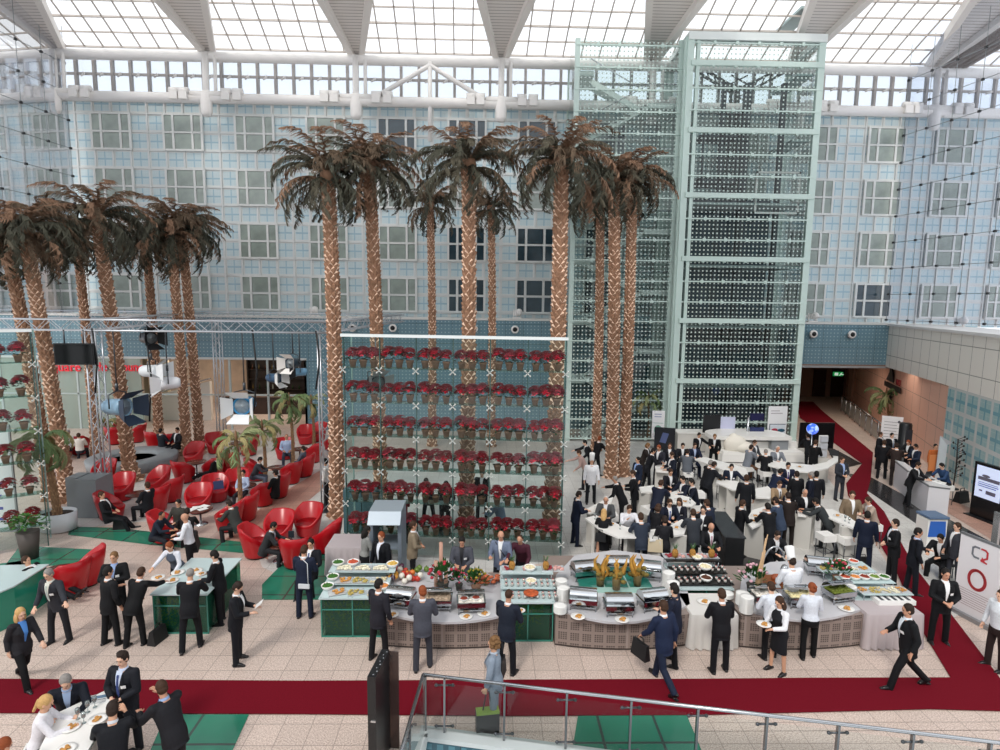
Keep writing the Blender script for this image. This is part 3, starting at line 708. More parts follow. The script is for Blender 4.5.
palms = [  # base px, base Y, crown px, scale, radius, label
 ((337, 512), 19.6, (328, 172), .88, .27, 'tall date palm with broad crown, left one of the pair beside the flower wall'),
 ((381, 505), 20.3, (369, 162), .88, .25, 'tall date palm of the pair, its trunk behind the left end of the flower wall'),
 ((466, 520), 18.6, (468, 160), .85, .26, 'tall date palm whose trunk stands behind the middle of the flower wall'),
 ((432, 446), 29.6, (430, 200), .72, .22, 'slimmer distant date palm between two tall crowns, left of the central trunk'),
 ((491, 447), 29.6, (491, 203), .72, .22, 'slimmer distant date palm just right of the central trunk'),
 ((551, 520), 18.6, (561, 158), .85, .28, 'tall date palm whose trunk stands at the right end of the flower wall'),
 ((596, 446), 28.8, (600, 196), .95, .24, 'date palm in front of the stair tower, the leftmost and farthest of the trio'),
 ((611, 478), 24.3, (614, 176), .85, .28, 'date palm in front of the stair tower, middle trunk of the trio'),
 ((623, 476), 24.6, (632, 174), .85, .25, 'date palm in front of the stair tower, right trunk of the trio'),
 ((52, 508), 21.2, (6, 232), .95, .24, 'date palm at the far left edge behind the glass screen'),
 ((70, 512), 21.0, (24, 226), .95, .26, 'leaning date palm second from the left edge behind the glass screen'),
 ((97, 460), 27.0, (76, 232), .95, .22, 'date palm behind the hanging television, its crown half hidden by the big leaning palm'),
 ((131, 483), 23.5, (97, 214), 1.0, .28, 'big leaning date palm rising behind the grey cabinet with a flared root'),
 ((159, 440), 30.0, (146, 238), 1.0, .24, 'date palm behind the round grey bench, farther back'),
 ((187, 457), 27.5, (170, 226), .98, .24, 'date palm of the tight pair in the armchair lounge, left trunk'),
 ((200, 452), 28.2, (181, 224), .98, .24, 'date palm of the tight pair in the armchair lounge, right trunk'),
]
for i, (bp, Yb, cp, sc, r, lb) in enumerate(palms):
    bs = P(bp[0], bp[1], Yb); bs.z = 0; cr = P(cp[0], cp[1]+6, Yb)
    palm(lb, bs, cr, r*.93, r*.78, 50, sc*.93, i, flare=1.9 if 'flared' in lb else 1.35)
# small feathery palms
GF = []
for i in range(4):
    me = frond_mesh(1.0, [.9, 1.1, 1.3, 1.5][i], 40+i, .3, n=10, leaf=.035); me.materials.append(mat(['7f9263', '91986b', '6d8455', 'a39766'][i], .7)); GF.append(me)
STEM = (mat('8b6a4e', .8), mat('a78562', .8))
def spalm(label, base, crown, r, nf=14, sc=1, seed=0):
    return palm(label, base, crown, r, r*.6, nf, sc, seed, 'small feathery palms', 1.3, 'palm', 'small_palm', STEM, GF)
b0 = G(59, 530); pot = thing('planter', 'white oval planter on the pink floor at the foot of the small leaning palm', 'planter', b0)
a = MB(); a.lathe([(.0, 0), (.42, 0), (.52, .05), (.55, .62), (.5, .62), (.48, .5), (0, .5)], 28, sx=1, sy=.8); a.build('pot', mat('d9dbe0', .3), pot)
a = MB(); a.lathe([(0, .54), (.49, .53)], 20, sy=.8); a.build('soil', mat('3b2a20', .9), pot)
c_ = P(42, 442, b0.y); spalm('small feathery palm leaning out of the white oval planter', b0+V((0, 0, .5)), c_, .11, 18, 1.15, 90)
for i, (bp, cp, sc, lb) in enumerate((((265, 482), (262, 430), 1.0, 'small feathery palm among the red armchairs in the middle of the lounge'),
      ((293, 466), (289, 403), 1.1, 'small feathery palm at the right rear of the lounge beside the man in light blue'),
      ((314, 452), (311, 402), .9, 'small feathery palm just left of the tall silver truss leg'),
      ((240, 520), (236, 443), 1.0, 'small feathery palm left of the lounge centre beside the seated woman in light blue'),
      ((570*1, 437), (574, 398), .9, 'small palm behind the flower wall end'),
      ((648, 440), (648, 400), 1.1, 'small palm standing at the foot of the stair tower'),
      ((889, 432), (886, 397), 1.35, 'small palm in the passage behind the white poster'),
      ((107, 440), (105, 425), .8, 'small palm behind the round grey bench'))):
    if i == 4: continue
    q = G(*bp); spalm(lb, q, P(cp[0], cp[1], q.y), .08, 14, sc, 100+i)

# ============================================================ POINSETTIA GLASS WALLS
POTM = mat('cc967c', .8, 0, .2, .1, 6); LEAFM = mat('2c4a2c', .6, 0, .3, .3, 20); REDM = mat('b3152c', .55, 0, .4, .3, 15); REDM2 = mat('b83a4a', .55, 0, .4, .3, 15)
def poin(seed, rm):
    def mk():
        r = random.Random(seed); t = thing('potted_poinsettia', '', 'potted plant')
        a = MB(); a.lathe([(0, 0), (.062, 0), (.088, .15), (.097, .15), (.1, .19), (.085, .19), (.08, .17), (0, .17)], 14); a.build('pot', POTM, t)
        a = MB(); rd = MB()
        for i in range(46):
            an = r.uniform(0, 2*pi); el = r.uniform(-.7, .7); rr = r.uniform(.09, .18)
            c = V((cos(an)*cos(el)*rr, sin(an)*cos(el)*rr, .27+sin(el)*rr*.7)); d = (c-V((0, 0, .2))).normalized(); u = d.cross(V((0, 0, 1))).normalized()*.035; tip = c+d*.09+V((0, 0, -.03))
            a.add([c, c+d*.045+u, tip, c+d*.045-u], [(0, 1, 2, 3)])
        a.build('foliage', LEAFM, t)
        for i in range(42):
            an = r.uniform(0, 2*pi); el = r.uniform(-.3, 1.5); rr = .155
            c = V((cos(an)*cos(el)*rr, sin(an)*cos(el)*rr, .34+sin(el)*.16))
            for k in range(6):
                a2 = k*pi/3+r.random(); d = V((cos(a2), sin(a2), .12)); nrm = (c-V((0, 0, .22))).normalized()
                d = (d-nrm*d.dot(nrm)*.8).normalized(); u = d.cross(nrm).normalized()*.026
                rd.add([c, c+d*.035+u, c+d*.095, c+d*.035-u], [(0, 1, 2, 3)])
        rd.build('bracts', rm, t); return t
    return mk
ROWN = ['top', 'second', 'third', 'fourth', 'fifth', 'lowest']
def flower_wall(name, A, B, zrows, ztop, label, nb, per, short, ret=None):
    A = V(A); B = V(B); d = (B-A); L = d.length; an = atan2(d.y, d.x)
    t = thing(name, label, 'glass screen', A, an)
    gl = glass('e6f3f0', .99, refl=.1)
    for i in range(nb):
        a = MB(); x0, x1 = L*i/nb, L*(i+1)/nb; a.quad((x0+.01, 0, .1), (x1-.01, 0, .1), (x1-.01, 0, ztop), (x0+.01, 0, ztop)); a.build('glass_panel', gl, t)
    for i in range(nb+1):
        x = L*i/nb; a = MB(); a.bb(x-.012, x+.012, .02, .1, 0, ztop); a.build('fin', mat('4d6f6b', .2), t)
        for zr in zrows:
            a = MB()
            for q in ((-.07, -.07), (.07, -.07), (-.07, .07), (.07, .07)): a.tube([(x, -.03, zr-.06), (x+q[0], -.03, zr-.06+q[1])], .017, 5); a.ell((x+q[0], -.035, zr-.06+q[1]), (.03, .02, .03), 6, 4)
            a.build('spider_fitting', mat('c9cdc9', .3, .5), t)
    for zr in zrows:
        a = MB(); a.bb(0, L, .03, .38, zr-.02, zr); a.build('shelf', glass('d3ebe4', .88, refl=.3), t)
    a = MB(); a.bb(-.05, L+.05, -.04, .06, ztop-.03, ztop+.05); a.build('top_rail', mat('e6ecec', .3), t)
    if ret:
        for x in ret:
            a = MB(); a.quad((x, 0, .1), (x, .75, .1), (x, .75, ztop), (x, 0, ztop)); a.build('return_panel', gl, t)
            a = MB(); a.bb(x-.02, x+.02, .73, .77, 0, ztop); a.build('post', mat('9fb8b4', .3), t)
    k = 0; rr = random.Random(5)
    for r_, zr in enumerate(zrows):
        n = nb*per
        for i in range(0 if short[4] == 'm' else 4, n):
            bay = i//per; x = L/nb*(bay + .5 + (i % per-(per-1)/2)*(.29 if per > 2 else .42))
            p = t.matrix_basis if False else None
            w_ = A + V((cos(an)*x-sin(an)*.2, sin(an)*x+cos(an)*.2, 0)); w_.z = zr
            v = rr.randrange(3)
            lb = 'potted red poinsettia, %s place from the left, %s shelf of %s' % (ORD[i], ROWN[r_], short)
            PR.put(('poin', v), poin(v, REDM2 if v == 2 else REDM), w_, rr.uniform(0, 6), lb, 'poinsettias on the %s shelf of %s' % (ROWN[r_], short), rr.uniform(.95, 1.1)*(1.12))
    return t
zr = [5.52, 4.54, 3.57, 2.6, 1.63, .66]
wa = G(343, 566.5); wb = G(563, 580)
wa = V((-4.05, 16.55, 0)); wb = V((2.14, 15.95, 0))
flower_wall('flower_screen', wa, wb, zr, 6.42, 'tall glass screen with glass shelves of red poinsettias behind the buffet', 6, 3, 'the middle glass screen', (0, (wb-wa).length))
wc = V((-16.0, 15.3, 0)); wd_ = V((-13.05, 17.1, 0))
flower_wall('flower_screen', wc, wd_, zr, 6.42, 'tall glass screen with red poinsettias at the left edge behind the white roll-up banner', 3, 2, 'the left glass screen', ((wd_-wc).length,))

# ============================================================ LIGHTING TRUSS
ALU = mat('c6cad0', .3, .7)
def truss(a, b, w=.3, name='truss_beam', parent=None):
    a = V(a); b = V(b); d = b-a; L = d.length; ax = d.normalized()
    u = ax.cross(V((0, 0, 1))) if abs(ax.z) < .9 else V((1, 0, 0)); u.normalize(); v = ax.cross(u).normalized(); m = MB(); h = w/2
    cs = [(h, h), (-h, h), (-h, -h), (h, -h)]
    off = a
    for c in cs: m.tube([a+u*c[0]+v*c[1], b+u*c[0]+v*c[1]], .028, 6)
    n = max(1, int(L/w*.9))
    for i in range(n):
        p0 = a+d*(i/n); p1 = a+d*((i+1)/n)
        for k in range(4):
            c0, c1 = cs[k], cs[(k+1) % 4]
            if i % 2: c0, c1 = c1, c0
            m.tube([p0+u*c0[0]+v*c0[1], p1+u*c1[0]+v*c1[1]], .012, 4, cap=False)
    return m.build(name, ALU, parent)
tt = thing('truss_gantry', 'aluminium box truss gantry on slender legs over the armchair lounge', 'truss', (0, 0, 0))
l1 = G(328, 510); l2 = G(222, 437); l3 = G(104, 500); l3.y = l1.y; l3.x = P(104, 480, l1.y).x
topz = 6.35
truss(l1, (l1.x, l1.y, topz), .34, 'truss_leg', tt); truss(l2, (l2.x, l2.y, topz), .34, 'truss_leg', tt); truss(l3, (l3.x, l3.y, topz), .34, 'truss_leg', tt)
for q in (l1, l2, l3):
    a = MB(); a.bb(q.x-.35, q.x+.35, q.y-.35, q.y+.35, 0, .04); a.build('base_plate', DSTEEL, tt)
truss((-21, l1.y, topz+.1), (l1.x+.2, l1.y, topz+.1), .36, 'truss_beam', tt)
truss((l1.x, l1.y, topz+.1), (-4.6, 30.5, topz+.1), .36, 'truss_beam', tt)
truss((-24, l2.y, topz+.1), (-4.4, l2.y, topz+.1), .36, 'truss_beam', tt)
truss((l3.x, l3.y, topz+.1), (l3.x-1.5, l2.y, topz+.1), .36, 'truss_beam', tt)
a = MB(); rnd = random.Random(1)
for k, (x, y, ln) in enumerate(((l3.x+.1, l3.y-.2, 2.2), (-11.6, l1.y, 3.2), (-8, l1.y, 2.8), (l1.x-.2, l1.y-.2, 2))):
    a = MB(); a.tube([(x, y, topz), (x+.1, y, topz-ln*.5), (x-.05, y, topz-ln)], .03, 5); a.build('cable', BLACK, tt)
# hanging flat television
p = P(75, 354, l1.y-.3); t = thing('television', 'black flat television hanging from the truss at the left', 'television', p, R(6))
a = MB(); a.bb(-.62, .62, -.05, .05, -.36, .36); a.build('casing', BLACK, t); a = MB(); a.bb(-.58, .58, -.058, -.05, -.32, .32); a.build('screen', mat('050506', .1), t)
a = MB(); a.tube([(-.3, 0, .3), (-.3, 0, 6.3-p.z)], .025, 6); a.tube([(.3, 0, .3), (.3, 0, 6.3-p.z)], .025, 6); a.build('hanger', DSTEEL, t)
# stage spotlights with barn doors
def spot(bodyc, doorc):
    def mk():
        t = thing('stage_spotlight', '', 'spotlight')
        a = MB(); a.lathe([(0, -.38), (.14, -.38), (.2, -.28), (.22, .1), (.25, .22), (.22, .22), (.18, .15)], 18, M=Mx.Rotation(R(90), 4, 'X')); a.build('housing', mat(bodyc, .35), t)
        a = MB(); a.lathe([(0, .19), (.2, .2)], 16, M=Mx.Rotation(R(90), 4, 'X')); a.build('lens', mat('dfe9ee', .1), t)
        for k in range(4):
            M_ = Mx.Rotation(k*pi/2, 4, 'Y'); a = MB(); a.add([(-.2, -.24, .22), (.2, -.24, .22), (.3, -.55, .42), (-.3, -.55, .42)], [(0, 1, 2, 3)], M=M_); a.add([(-.2, -.23, .23), (.2, -.23, .23), (.3, -.54, .43), (-.3, -.54, .43)], [(3, 2, 1, 0)], M=M_)
            a.build('barn_door', mat(doorc, .5), t)
        a = MB(); a.tube([(-.28, 0, 0), (-.28, 0, .35), (0, 0, .42), (.28, 0, .35), (.28, 0, 0)], .02, 5); a.tube([(0, 0, .42), (0, 0, .62)], .04, 6); a.build('yoke', DSTEEL, t); return t
    return mk
for i, (px, py, Y, bc, dc, s, rz, lb) in enumerate(((118, 407, 20.4, '8fb2cc', '2c3d55', 1.35, R(80), 'large blue-grey stage spotlight with dark barn doors in front of the leaning palm'),
     (148, 338, 20.6, '25262a', '101114', .9, R(60), 'small black stage spotlight clamped under the front truss'),
     (152, 371, 20.6, 'e8ecf0', 'eef0f2', 1.0, R(95), 'white stage spotlight with barn doors above the lounge, upper one by the palm trunk'),
     (168, 383, 20.6, 'e8e9ee', 'f2f2f4', 1.0, R(-60), 'white stage spotlight hanging just below another white one'),
     (245, 405, 20.8, '2b83b5', 'f0f1f2', 1.3, R(0), 'round blue stage spotlight with white reflector flaps facing the hall'),
     (274, 378, 20.8, '3c5a78', 'f3f3f1', .75, R(70), 'stage spotlight with tilted white flap in front of the dim bar'),
     (293, 363, 20.8, '3a4c5a', 'f0ece8', .8, R(-20), 'stage spotlight with pale flap at the top right of the bar opening'),
     (300, 372, 20.8, '6d9ab8', '1b1c20', .65, R(-70), 'bluish stage spotlight nearest the tall truss leg'),
     (376, 382, 17.6, '28303a', 'dcdfe0', .9, R(30), 'stage spotlight seen through the upper left of the flower screen'))):
    p = P(px, py, Y); o = PR.put(('spot', bc), spot(bc, dc), p, rz, lb, None, s); o['category'] = 'spotlight'
    if i != 8: 
        a = MB(); a.tube([p+V((0, 0, .5*s)), V((p.x, p.y, 6.3))], .022, 5); q = a.build('drop_pipe', DSTEEL, tt)
    else:
        a = MB(); a.tube([p+V((0, 0, .5*s)), V((p.x, p.y, 6.3))], .022, 5); tag(a.build('hanging_pipe', DSTEEL), 'thin pipe holding the spotlight behind the flower screen', 'pipe')
# ============================================================ PEOPLE
SKIN = [mat('d8a688', .55), mat('c9957a', .55), mat('e2b59b', .55), mat('b98366', .55)]
def dirv(sgn, f, b):                     # limb direction: f degrees forward of straight down, b degrees outward
    f = R(f); b = R(b); return V((sgn*sin(b), sin(f)*cos(b), -cos(f)*cos(b)))
POSES = {
 # lean, head pitch (down +), head yaw, arms R L ((f,b),(f,b)), legs R L (thigh f, abd, shin f), seat
 'stand':  (2, 5, 0, ((4, 12), (14, 4)), ((4, 12), (14, 4)), (2, 5, 0), (-2, 5, -3), None),
 'stand2': (3, 10, 18, ((-4, 14), (22, -4)), ((14, 14), (95, -30)), (5, 6, 2), (-4, 4, -6), None),
 'plate':  (5, 22, 0, ((14, 12), (88, -28)), ((18, 12), (78, -35)), (2, 6, 0), (-2, 5, -4), None),
 'plate2': (4, 14, -20, ((12, 14), (98, -10)), ((18, 12), (70, -35)), (6, 5, 3), (-5, 4, -8), None),
 'clasp':  (2, 4, 0, ((12, 14), (62, -48)), ((12, 14), (62, -48)), (1, 6, 0), (-1, 6, -2), None),
 'cross':  (-2, 2, 8, ((18, 16), (78, -78)), ((22, 16), (84, -74)), (1, 6, 0), (-3, 6, -3), None),
 'walk':   (5, 8, 0, ((-20, 10), (8, 2)), ((22, 10), (48, -4)), (27, 2, 12), (-16, 2, -46), None),
 'walkp':  (5, 6, 10, ((16, 12), (82, -30)), ((-14, 12), (20, 0)), (-20, 2, -44), (26, 2, 14), None),
 'read':   (3, 32, 0, ((16, 10), (88, -22)), ((16, 10), (88, -22)), (1, 5, 0), (-1, 5, -2), None),
 'reach':  (24, 18, 0, ((62, 6), (76, -4)), ((8, 12), (46, -10)), (6, 5, 2), (-6, 5, -10), None),
 'reachL': (12, 14, 0, ((8, 12), (46, -10)), ((40, 42), (58, 48)), (6, 6, 2), (-4, 6, -6), None),
 'table':  (16, 20, 0, ((38, 14), (88, -22)), ((34, 14), (84, -28)), (8, 6, 2), (-10, 5, -12), None),
 'lean':   (32, 24, 10, ((48, 12), (96, -24)), ((52, 12), (94, -20)), (14, 6, 2), (-24, 5, -18), None),
 'sit':    (-4, 8, 0, ((24, 14), (76, -26)), ((24, 14), (70, -30)), (82, 9, 4), (82, 9, -6), .40),
 'sitfwd': (22, 22, 0, ((40, 12), (92, -24)), ((34, 12), (84, -28)), (80, 10, -4), (80, 10, -8), .40),
 'sitleg': (-12, 6, 14, ((20, 22), (70, -34)), ((24, 20), (66, -36)), (76, 6, 24), (70, 5, 34), .40),
 'recline':(-30, -4, 0, ((14, 16), (60, -40)), ((14, 16), (60, -40)), (78, 4, 66), (80, 4, 62), .38),
 'stool':  (12, 16, 0, ((36, 14), (92, -24)), ((32, 14), (88, -30)), (62, 10, 6), (66, 9, -2), .72),
 'stoolb': (24, 26, 6, ((46, 14), (100, -18)), ((40, 14), (90, -26)), (62, 10, 6), (66, 9, -2), .72),
 'chin':   (20, 16, 12, ((46, 8), (142, -26)), ((40, 14), (88, -26)), (10, 7, 2), (-12, 6, -16), None),
 'stoolch':(18, 18, 0, ((44, 10), (146, -30)), ((38, 14), (90, -28)), (62, 10, 6), (66, 9, -2), .72),
}
def skel(pose, fem=False):
    ln, hp, hy, aR, aL, lR, lL, seat = POSES[pose]; s_ = .94 if fem else 1.0
    J = {'s': s_}
    th, sh = .445*s_, .42*s_
    sd = V((0, sin(R(ln)), cos(R(ln)))); fwd = V((0, cos(R(ln)), -sin(R(ln))))
    def leg(l): return dirv(1, l[0], l[1]), dirv(1, l[2], l[1]*.4)
    dr = []
    for l in (lR, lL): t_, s2 = leg(l); dr.append(-(t_.z*th+s2.z*sh))
    hz = max(dr)+.075*s_ if seat is None else seat+.105
    Pv = V((0, 0, hz)); J['P'] = Pv; J['sd'] = sd; J['fwd'] = fwd
    J['neck'] = Pv+sd*.545*s_; hd = (sd*.6+V((0, 0, .4))).normalized(); hf = R(hp)
    hdir = V((0, sin(R(ln*.6)+hf*.35), cos(R(ln*.6)+hf*.35)))
    J['head'] = J['neck']+hdir*.142*s_; J['hM'] = Mx.Translation(J['head']) @ Mx.Rotation(R(-hy), 4, 'Z') @ Mx.Rotation(-hf-R(ln*.25), 4, 'X')
    for nm, sg, a in (('R', 1, aR), ('L', -1, aL)):
        sp = Pv+sd*.475*s_+V((sg*(.165 if fem else .192)*s_, 0, 0)); el = sp+dirv(sg, *a[0])*.285*s_; wr = el+dirv(sg, *a[1])*.25*s_
        J['S'+nm], J['E'+nm], J['W'+nm] = sp, el, wr; J['fd'+nm] = dirv(sg, *a[1])
    for nm, sg, l in (('R', 1, lR), ('L', -1, lL)):
        hp_ = Pv+V((sg*.092*s_, 0, -.02)); kn = hp_+dirv(sg, l[0], l[1])*th; an = kn+dirv(sg, l[2], l[1]*.3)*sh
        J['H'+nm], J['K'+nm], J['A'+nm] = hp_, kn, an; J['sf'+nm] = l[2]
    return J
def cap(b, p, q, r0, r1, n=12):
    p = V(p); q = V(q); d = (q-p); L = d.length; ax = d/L if L else V((0, 0, 1))
    b.tube([p-ax*r0*.85, p-ax*r0*.5, p, q, q+ax*r1*.5, q+ax*r1*.85], [r0*.5, r0*.87, r0, r1, r1*.87, r1*.5], n)
def rings(fem):
    if fem: return [(-.16, .150, .112, -.01), (-.08, .172, .128, -.012), (0, .172, .125, -.01), (.13, .130, .098, 0), (.25, .140, .108, .006), (.34, .150, .130, .018), (.41, .152, .105, .004), (.47, .120, .080, 0), (.52, .06, .055, 0)]
    return [(-.16, .150, .110, -.01), (-.08, .165, .122, -.012), (0, .168, .122, -.01), (.13, .158, .112, 0), (.25, .170, .118, .004), (.35, .186, .125, .008), (.43, .182, .108, .002), (.49, .13, .085, 0), (.535, .065, .06, 0)]
def torso(b, J, fem, inf=0.0, hem=None, flare=0.0, t0=-.16, t1=.6, n=18):
    s_ = J['s']; vs = []; k = 0; X = V((1, 0, 0)); rs = [r for r in rings(fem) if t0 <= r[0] <= t1]
    if hem is not None: rs = [(hem, rs[0][1]+flare, rs[0][2]+flare*1.1, rs[0][3])]+[r for r in rs if r[0] > hem+.02]
    for t, rx, ry, yo in rs:
        c = J['P']+J['sd']*t*s_+J['fwd']*yo
        for i in range(n): a = 2*pi*i/n; vs.append(c+X*cos(a)*(rx*s_+inf)+J['fwd']*sin(a)*(ry*s_+inf))
    fs = []
    for k in range(len(rs)-1):
        for i in range(n): a = k*n+i; e = k*n+(i+1) % n; fs.append((a, e, e+n, a+n))
    fs.append(tuple(range(n))[::-1]); fs.append(tuple(range((len(rs)-1)*n, len(rs)*n))); b.add(vs, fs, 0, True)
def hand(b, J, nm, sg, fine):
    wr = J['W'+nm]; d = J['fd'+nm]; s_ = J['s']
    side = d.cross(V((0, 0, 1)));
    if side.length < .3: side = V((0, 1, 0))
    side.normalize(); up_ = side.cross(d).normalized()
    # palm
    pl = wr+d*.045*s_; b.add([wr+side*a*.026+up_*c*.014 for a in (-1, 1) for c in (-1, 1)]+[wr+d*.085*s_+side*a*.040*s_+up_*c*.013 for a in (-1, 1) for c in (-1, 1)],
          [(0, 1, 3, 2), (4, 6, 7, 5), (0, 4, 5, 1), (2, 3, 7, 6), (0, 2, 6, 4), (1, 5, 7, 3)], 0, True)
    cap(b, wr, pl, .025, .026, 8)
    for i, (o, L) in enumerate(((-.033, .062), (-.011, .075), (.011, .070), (.033, .055))):
        p0 = wr+d*.08*s_+side*o*s_; L *= s_; dn = -up_ if up_.z > 0 else up_
        q = p0+d*L*.5+dn*.006+side*o*.12; e = q+(d*.55+dn*.6).normalized()*L*.5
        cap(b, p0, q, .0095, .009, 6); cap(b, q, e, .009, .007, 6)
    th = -side*sg if True else side
    p0 = wr+d*.03*s_+th*.028; q = p0+(d*.6+th*.8).normalized()*.04; e = q+(d*.9+th*.2).normalized()*.03
    cap(b, p0, q, .013, .011, 6); cap(b, q, e, .011, .008, 6)
def head(b, J):
    M = J['hM']; s_ = J['s']
    b.ell((0, -.008, .025), (.074, .092, .095), 16, 12, M=M); b.ell((0, .012, -.045), (.058, .068, .07), 14, 10, M=M)
    b.ell((0, .045, -.082), (.03, .028, .025), 10, 8, M=M)
    b.add([(-.014, .085, -.02), (.014, .085, -.02), (0, .112, -.018), (0, .078, .03), (0, .075, -.035)], [(0, 1, 2), (0, 2, 3), (1, 3, 2), (0, 3, 4), (1, 4, 3), (0, 4, 1)], M=M)
    b.ell((0, .082, .032), (.045, .012, .008), 10, 6, M=M)
    for sg in (-1, 1): b.ell((sg*.074, -.005, -.005), (.012, .02, .032), 8, 6, M=M)
    cap(b, J['neck']-J['sd']*.05, J['head']+V((0, -.01, -.03)), .056*s_, .052*s_, 12)
def remesh(b, name, vox, smooth=4):
    me = b.mesh('tmp'); o = bpy.data.objects.new('tmp', me); COL.objects.link(o)
    m = o.modifiers.new('r', 'REMESH'); m.mode = 'VOXEL'; m.voxel_size = vox; m.use_smooth_shade = True
    if smooth: k = o.modifiers.new('s', 'SMOOTH'); k.iterations = smooth; k.factor = .5
    dg = bpy.context.evaluated_depsgraph_get(); me2 = bpy.data.meshes.new_from_object(o.evaluated_get(dg)); bpy.data.objects.remove(o); bpy.data.meshes.remove(me); me2.name = name
    me2.polygons.foreach_set('use_smooth', [True]*len(me2.polygons)); return me2
def front(J, fem, x, t, off):            # a point on the jacket front in the torso frame
    rs = rings(fem); s_ = J['s']
    for a, c in zip(rs, rs[1:]):
        if a[0] <= t <= c[0]: k = (t-a[0])/(c[0]-a[0]); rx, ry, yo = (a[i]+(c[i]-a[i])*k for i in (1, 2, 3)); break
    else: rx, ry, yo = rs[-1][1:]
    rx = rx*s_+off; ry = ry*s_+off; y = ry*sqrt(max(.02, 1-(x/rx)**2)) if abs(x) < rx else 0
    return J['P']+J['sd']*t*s_+J['fwd']*(yo+y)+V((x, 0, 0))
FIG = {}
def figure(pose, fem, near=False):
    key = (pose, fem, near)
    if key in FIG: return FIG[key]
    J = skel(pose, fem); s_ = J['s']; D = {'J': J}; vx = .0075 if near else .0125
    # body: one continuous surface
    b = MB(); torso(b, J, fem, -.012)
    for nm, sg in (('R', 1), ('L', -1)):
        cap(b, J['P']+J['sd']*.45*s_+V((sg*.08, 0, 0)), J['S'+nm], .06, .055*s_); cap(b, J['S'+nm], J['E'+nm], .048*s_, .038*s_); cap(b, J['E'+nm], J['W'+nm], .037*s_, .025*s_); hand(b, J, nm, sg, near)
        cap(b, J['H'+nm], J['K'+nm], .078*s_, .052*s_); cap(b, J['K'+nm], J['A'+nm], .050*s_, .035*s_)
        cap(b, J['A'+nm], J['A'+nm]+(V((0, .07, -.035)) if POSES[pose][7] is not None or abs(J['sf'+nm]) < 20 else V((0, .02, -.03))), .030, .022)
    head(b, J); D['body'] = remesh(b, 'person', vx, 2 if near else 1)
    # jacket (long) and shirt top (short)
    for nmt, inf, hem, fl, slv in (('jacket', .022, -.20, .012, .92), ('blouse', .012, -.03, .0, .95)):
        b = MB(); torso(b, J, fem, inf, hem, fl, t1=.5 if nmt == 'jacket' else .6)
        seated = POSES[pose][7] is not None
        for nm, sg in (('R', 1), ('L', -1)):
            sh_ = J['S'+nm]; w = J['E'+nm].lerp(J['W'+nm], slv)
            cap(b, J['P']+J['sd']*.455*s_+V((sg*.07, 0, 0)), sh_, .066*s_+inf*.5, .058*s_+inf*.5)
            cap(b, sh_, J['E'+nm], (.052)*s_+inf, .042*s_+inf*.9); 
            b.tube([J['E'+nm]-(w-J['E'+nm])*.1, J['E'+nm], w], [.03, .041*s_+inf*.9, .033*s_+inf*.8], 12)
            if nmt == 'jacket' and not seated: cap(b, J['H'+nm]+V((0, 0, -.02)), J['H'+nm].lerp(J['K'+nm], .22), .098*s_, .095*s_)
        D[nmt] = remesh(b, nmt, .0125, 3)
    # short sleeves / vest
    b = MB(); torso(b, J, fem, .018, -.03); D['vest'] = remesh(b, 'vest', .0125, 3)
    b = MB()
    for t_ in (-.16, -.08, 0): pass
    torso(b, J, fem, .010, None, 0, -.16, .05)
    for nm, sg in (('R', 1), ('L', -1)):
        sf = R(J['sf'+nm]); a = J['A'+nm]
        cap(b, J['H'+nm], J['K'+nm], .094*s_, .068*s_); b.tube([J['K'+nm], J['K'+nm].lerp(a, .5), a+(a-J['K'+nm]).normalized()*.035], [.068*s_, .066*s_, .062*s_], 12); b.ell(J['K'+nm], (.069*s_,)*3, 12, 8)
    D['trousers'] = remesh(b, 'trousers', .0125, 3)
    b = MB(); torso(b, J, fem, .012, None, 0, -.16, .05); n = 18; cs = []
    for k_, f_ in enumerate((0, .35, .7, 1.0)):
        for nm in ('R', 'L'): pass
    for f_ in (0, .25, .5, .75, .98):
        c = (J['HR'].lerp(J['KR'], f_)+J['HL'].lerp(J['KL'], f_))/2; sep = (J['HR'].lerp(J['KR'], f_)-J['HL'].lerp(J['KL'], f_)).length/2
        cs.append((c, sep+.085*s_-.012*f_))
    ax = (cs[-1][0]-cs[0][0]).normalized(); u = V((1, 0, 0)); w = ax.cross(u).normalized(); vs = []
    for c, rx in cs:
        for i in range(n): a = 2*pi*i/n; vs.append(c+u*cos(a)*rx+w*sin(a)*(.115*s_))
    fs = [(k*n+i, k*n+(i+1) % n, (k+1)*n+(i+1) % n, (k+1)*n+i) for k in range(4) for i in range(n)]+[tuple(range(n))[::-1], tuple(range(4*n, 5*n))]
    b.add(vs, fs, 0, True); D['skirt'] = remesh(b, 'skirt', .0125, 3)
    # shoes
    D['shoes'] = []
    for nm in ('R', 'L'):
        b = MB(); a = J['A'+nm]; sf = J['sf'+nm]; pt = R(min(0, sf)*.8 if sf < 0 else sf*.55)
        if POSES[pose][7] is not None: pt = R(max(0, sf)*.8)
        d = V((.12 if nm == 'R' else -.12, cos(pt), sin(pt))).normalized(); up_ = V((0, -sin(pt), cos(pt)))
        h = a-up_*.035*s_
        cap(b, h-d*.05*s_, h+d*.16*s_-up_*.008, .036*s_, .034*s_, 10); cap(b, a-up_*.01, h+d*.10*s_+up_*.008, .050*s_, .044*s_, 10)
        M_ = None; b.box(h+d*.055*s_-up_*.028*s_, (.075*s_, .22*s_, .02), 0)
        D['shoes'].append(remesh(b, 'shoe', .0115, 2))
    # shirt front, tie, collar, lapels, badge
    b = MB(); rows_ = 7; t0, t1 = .13, .533
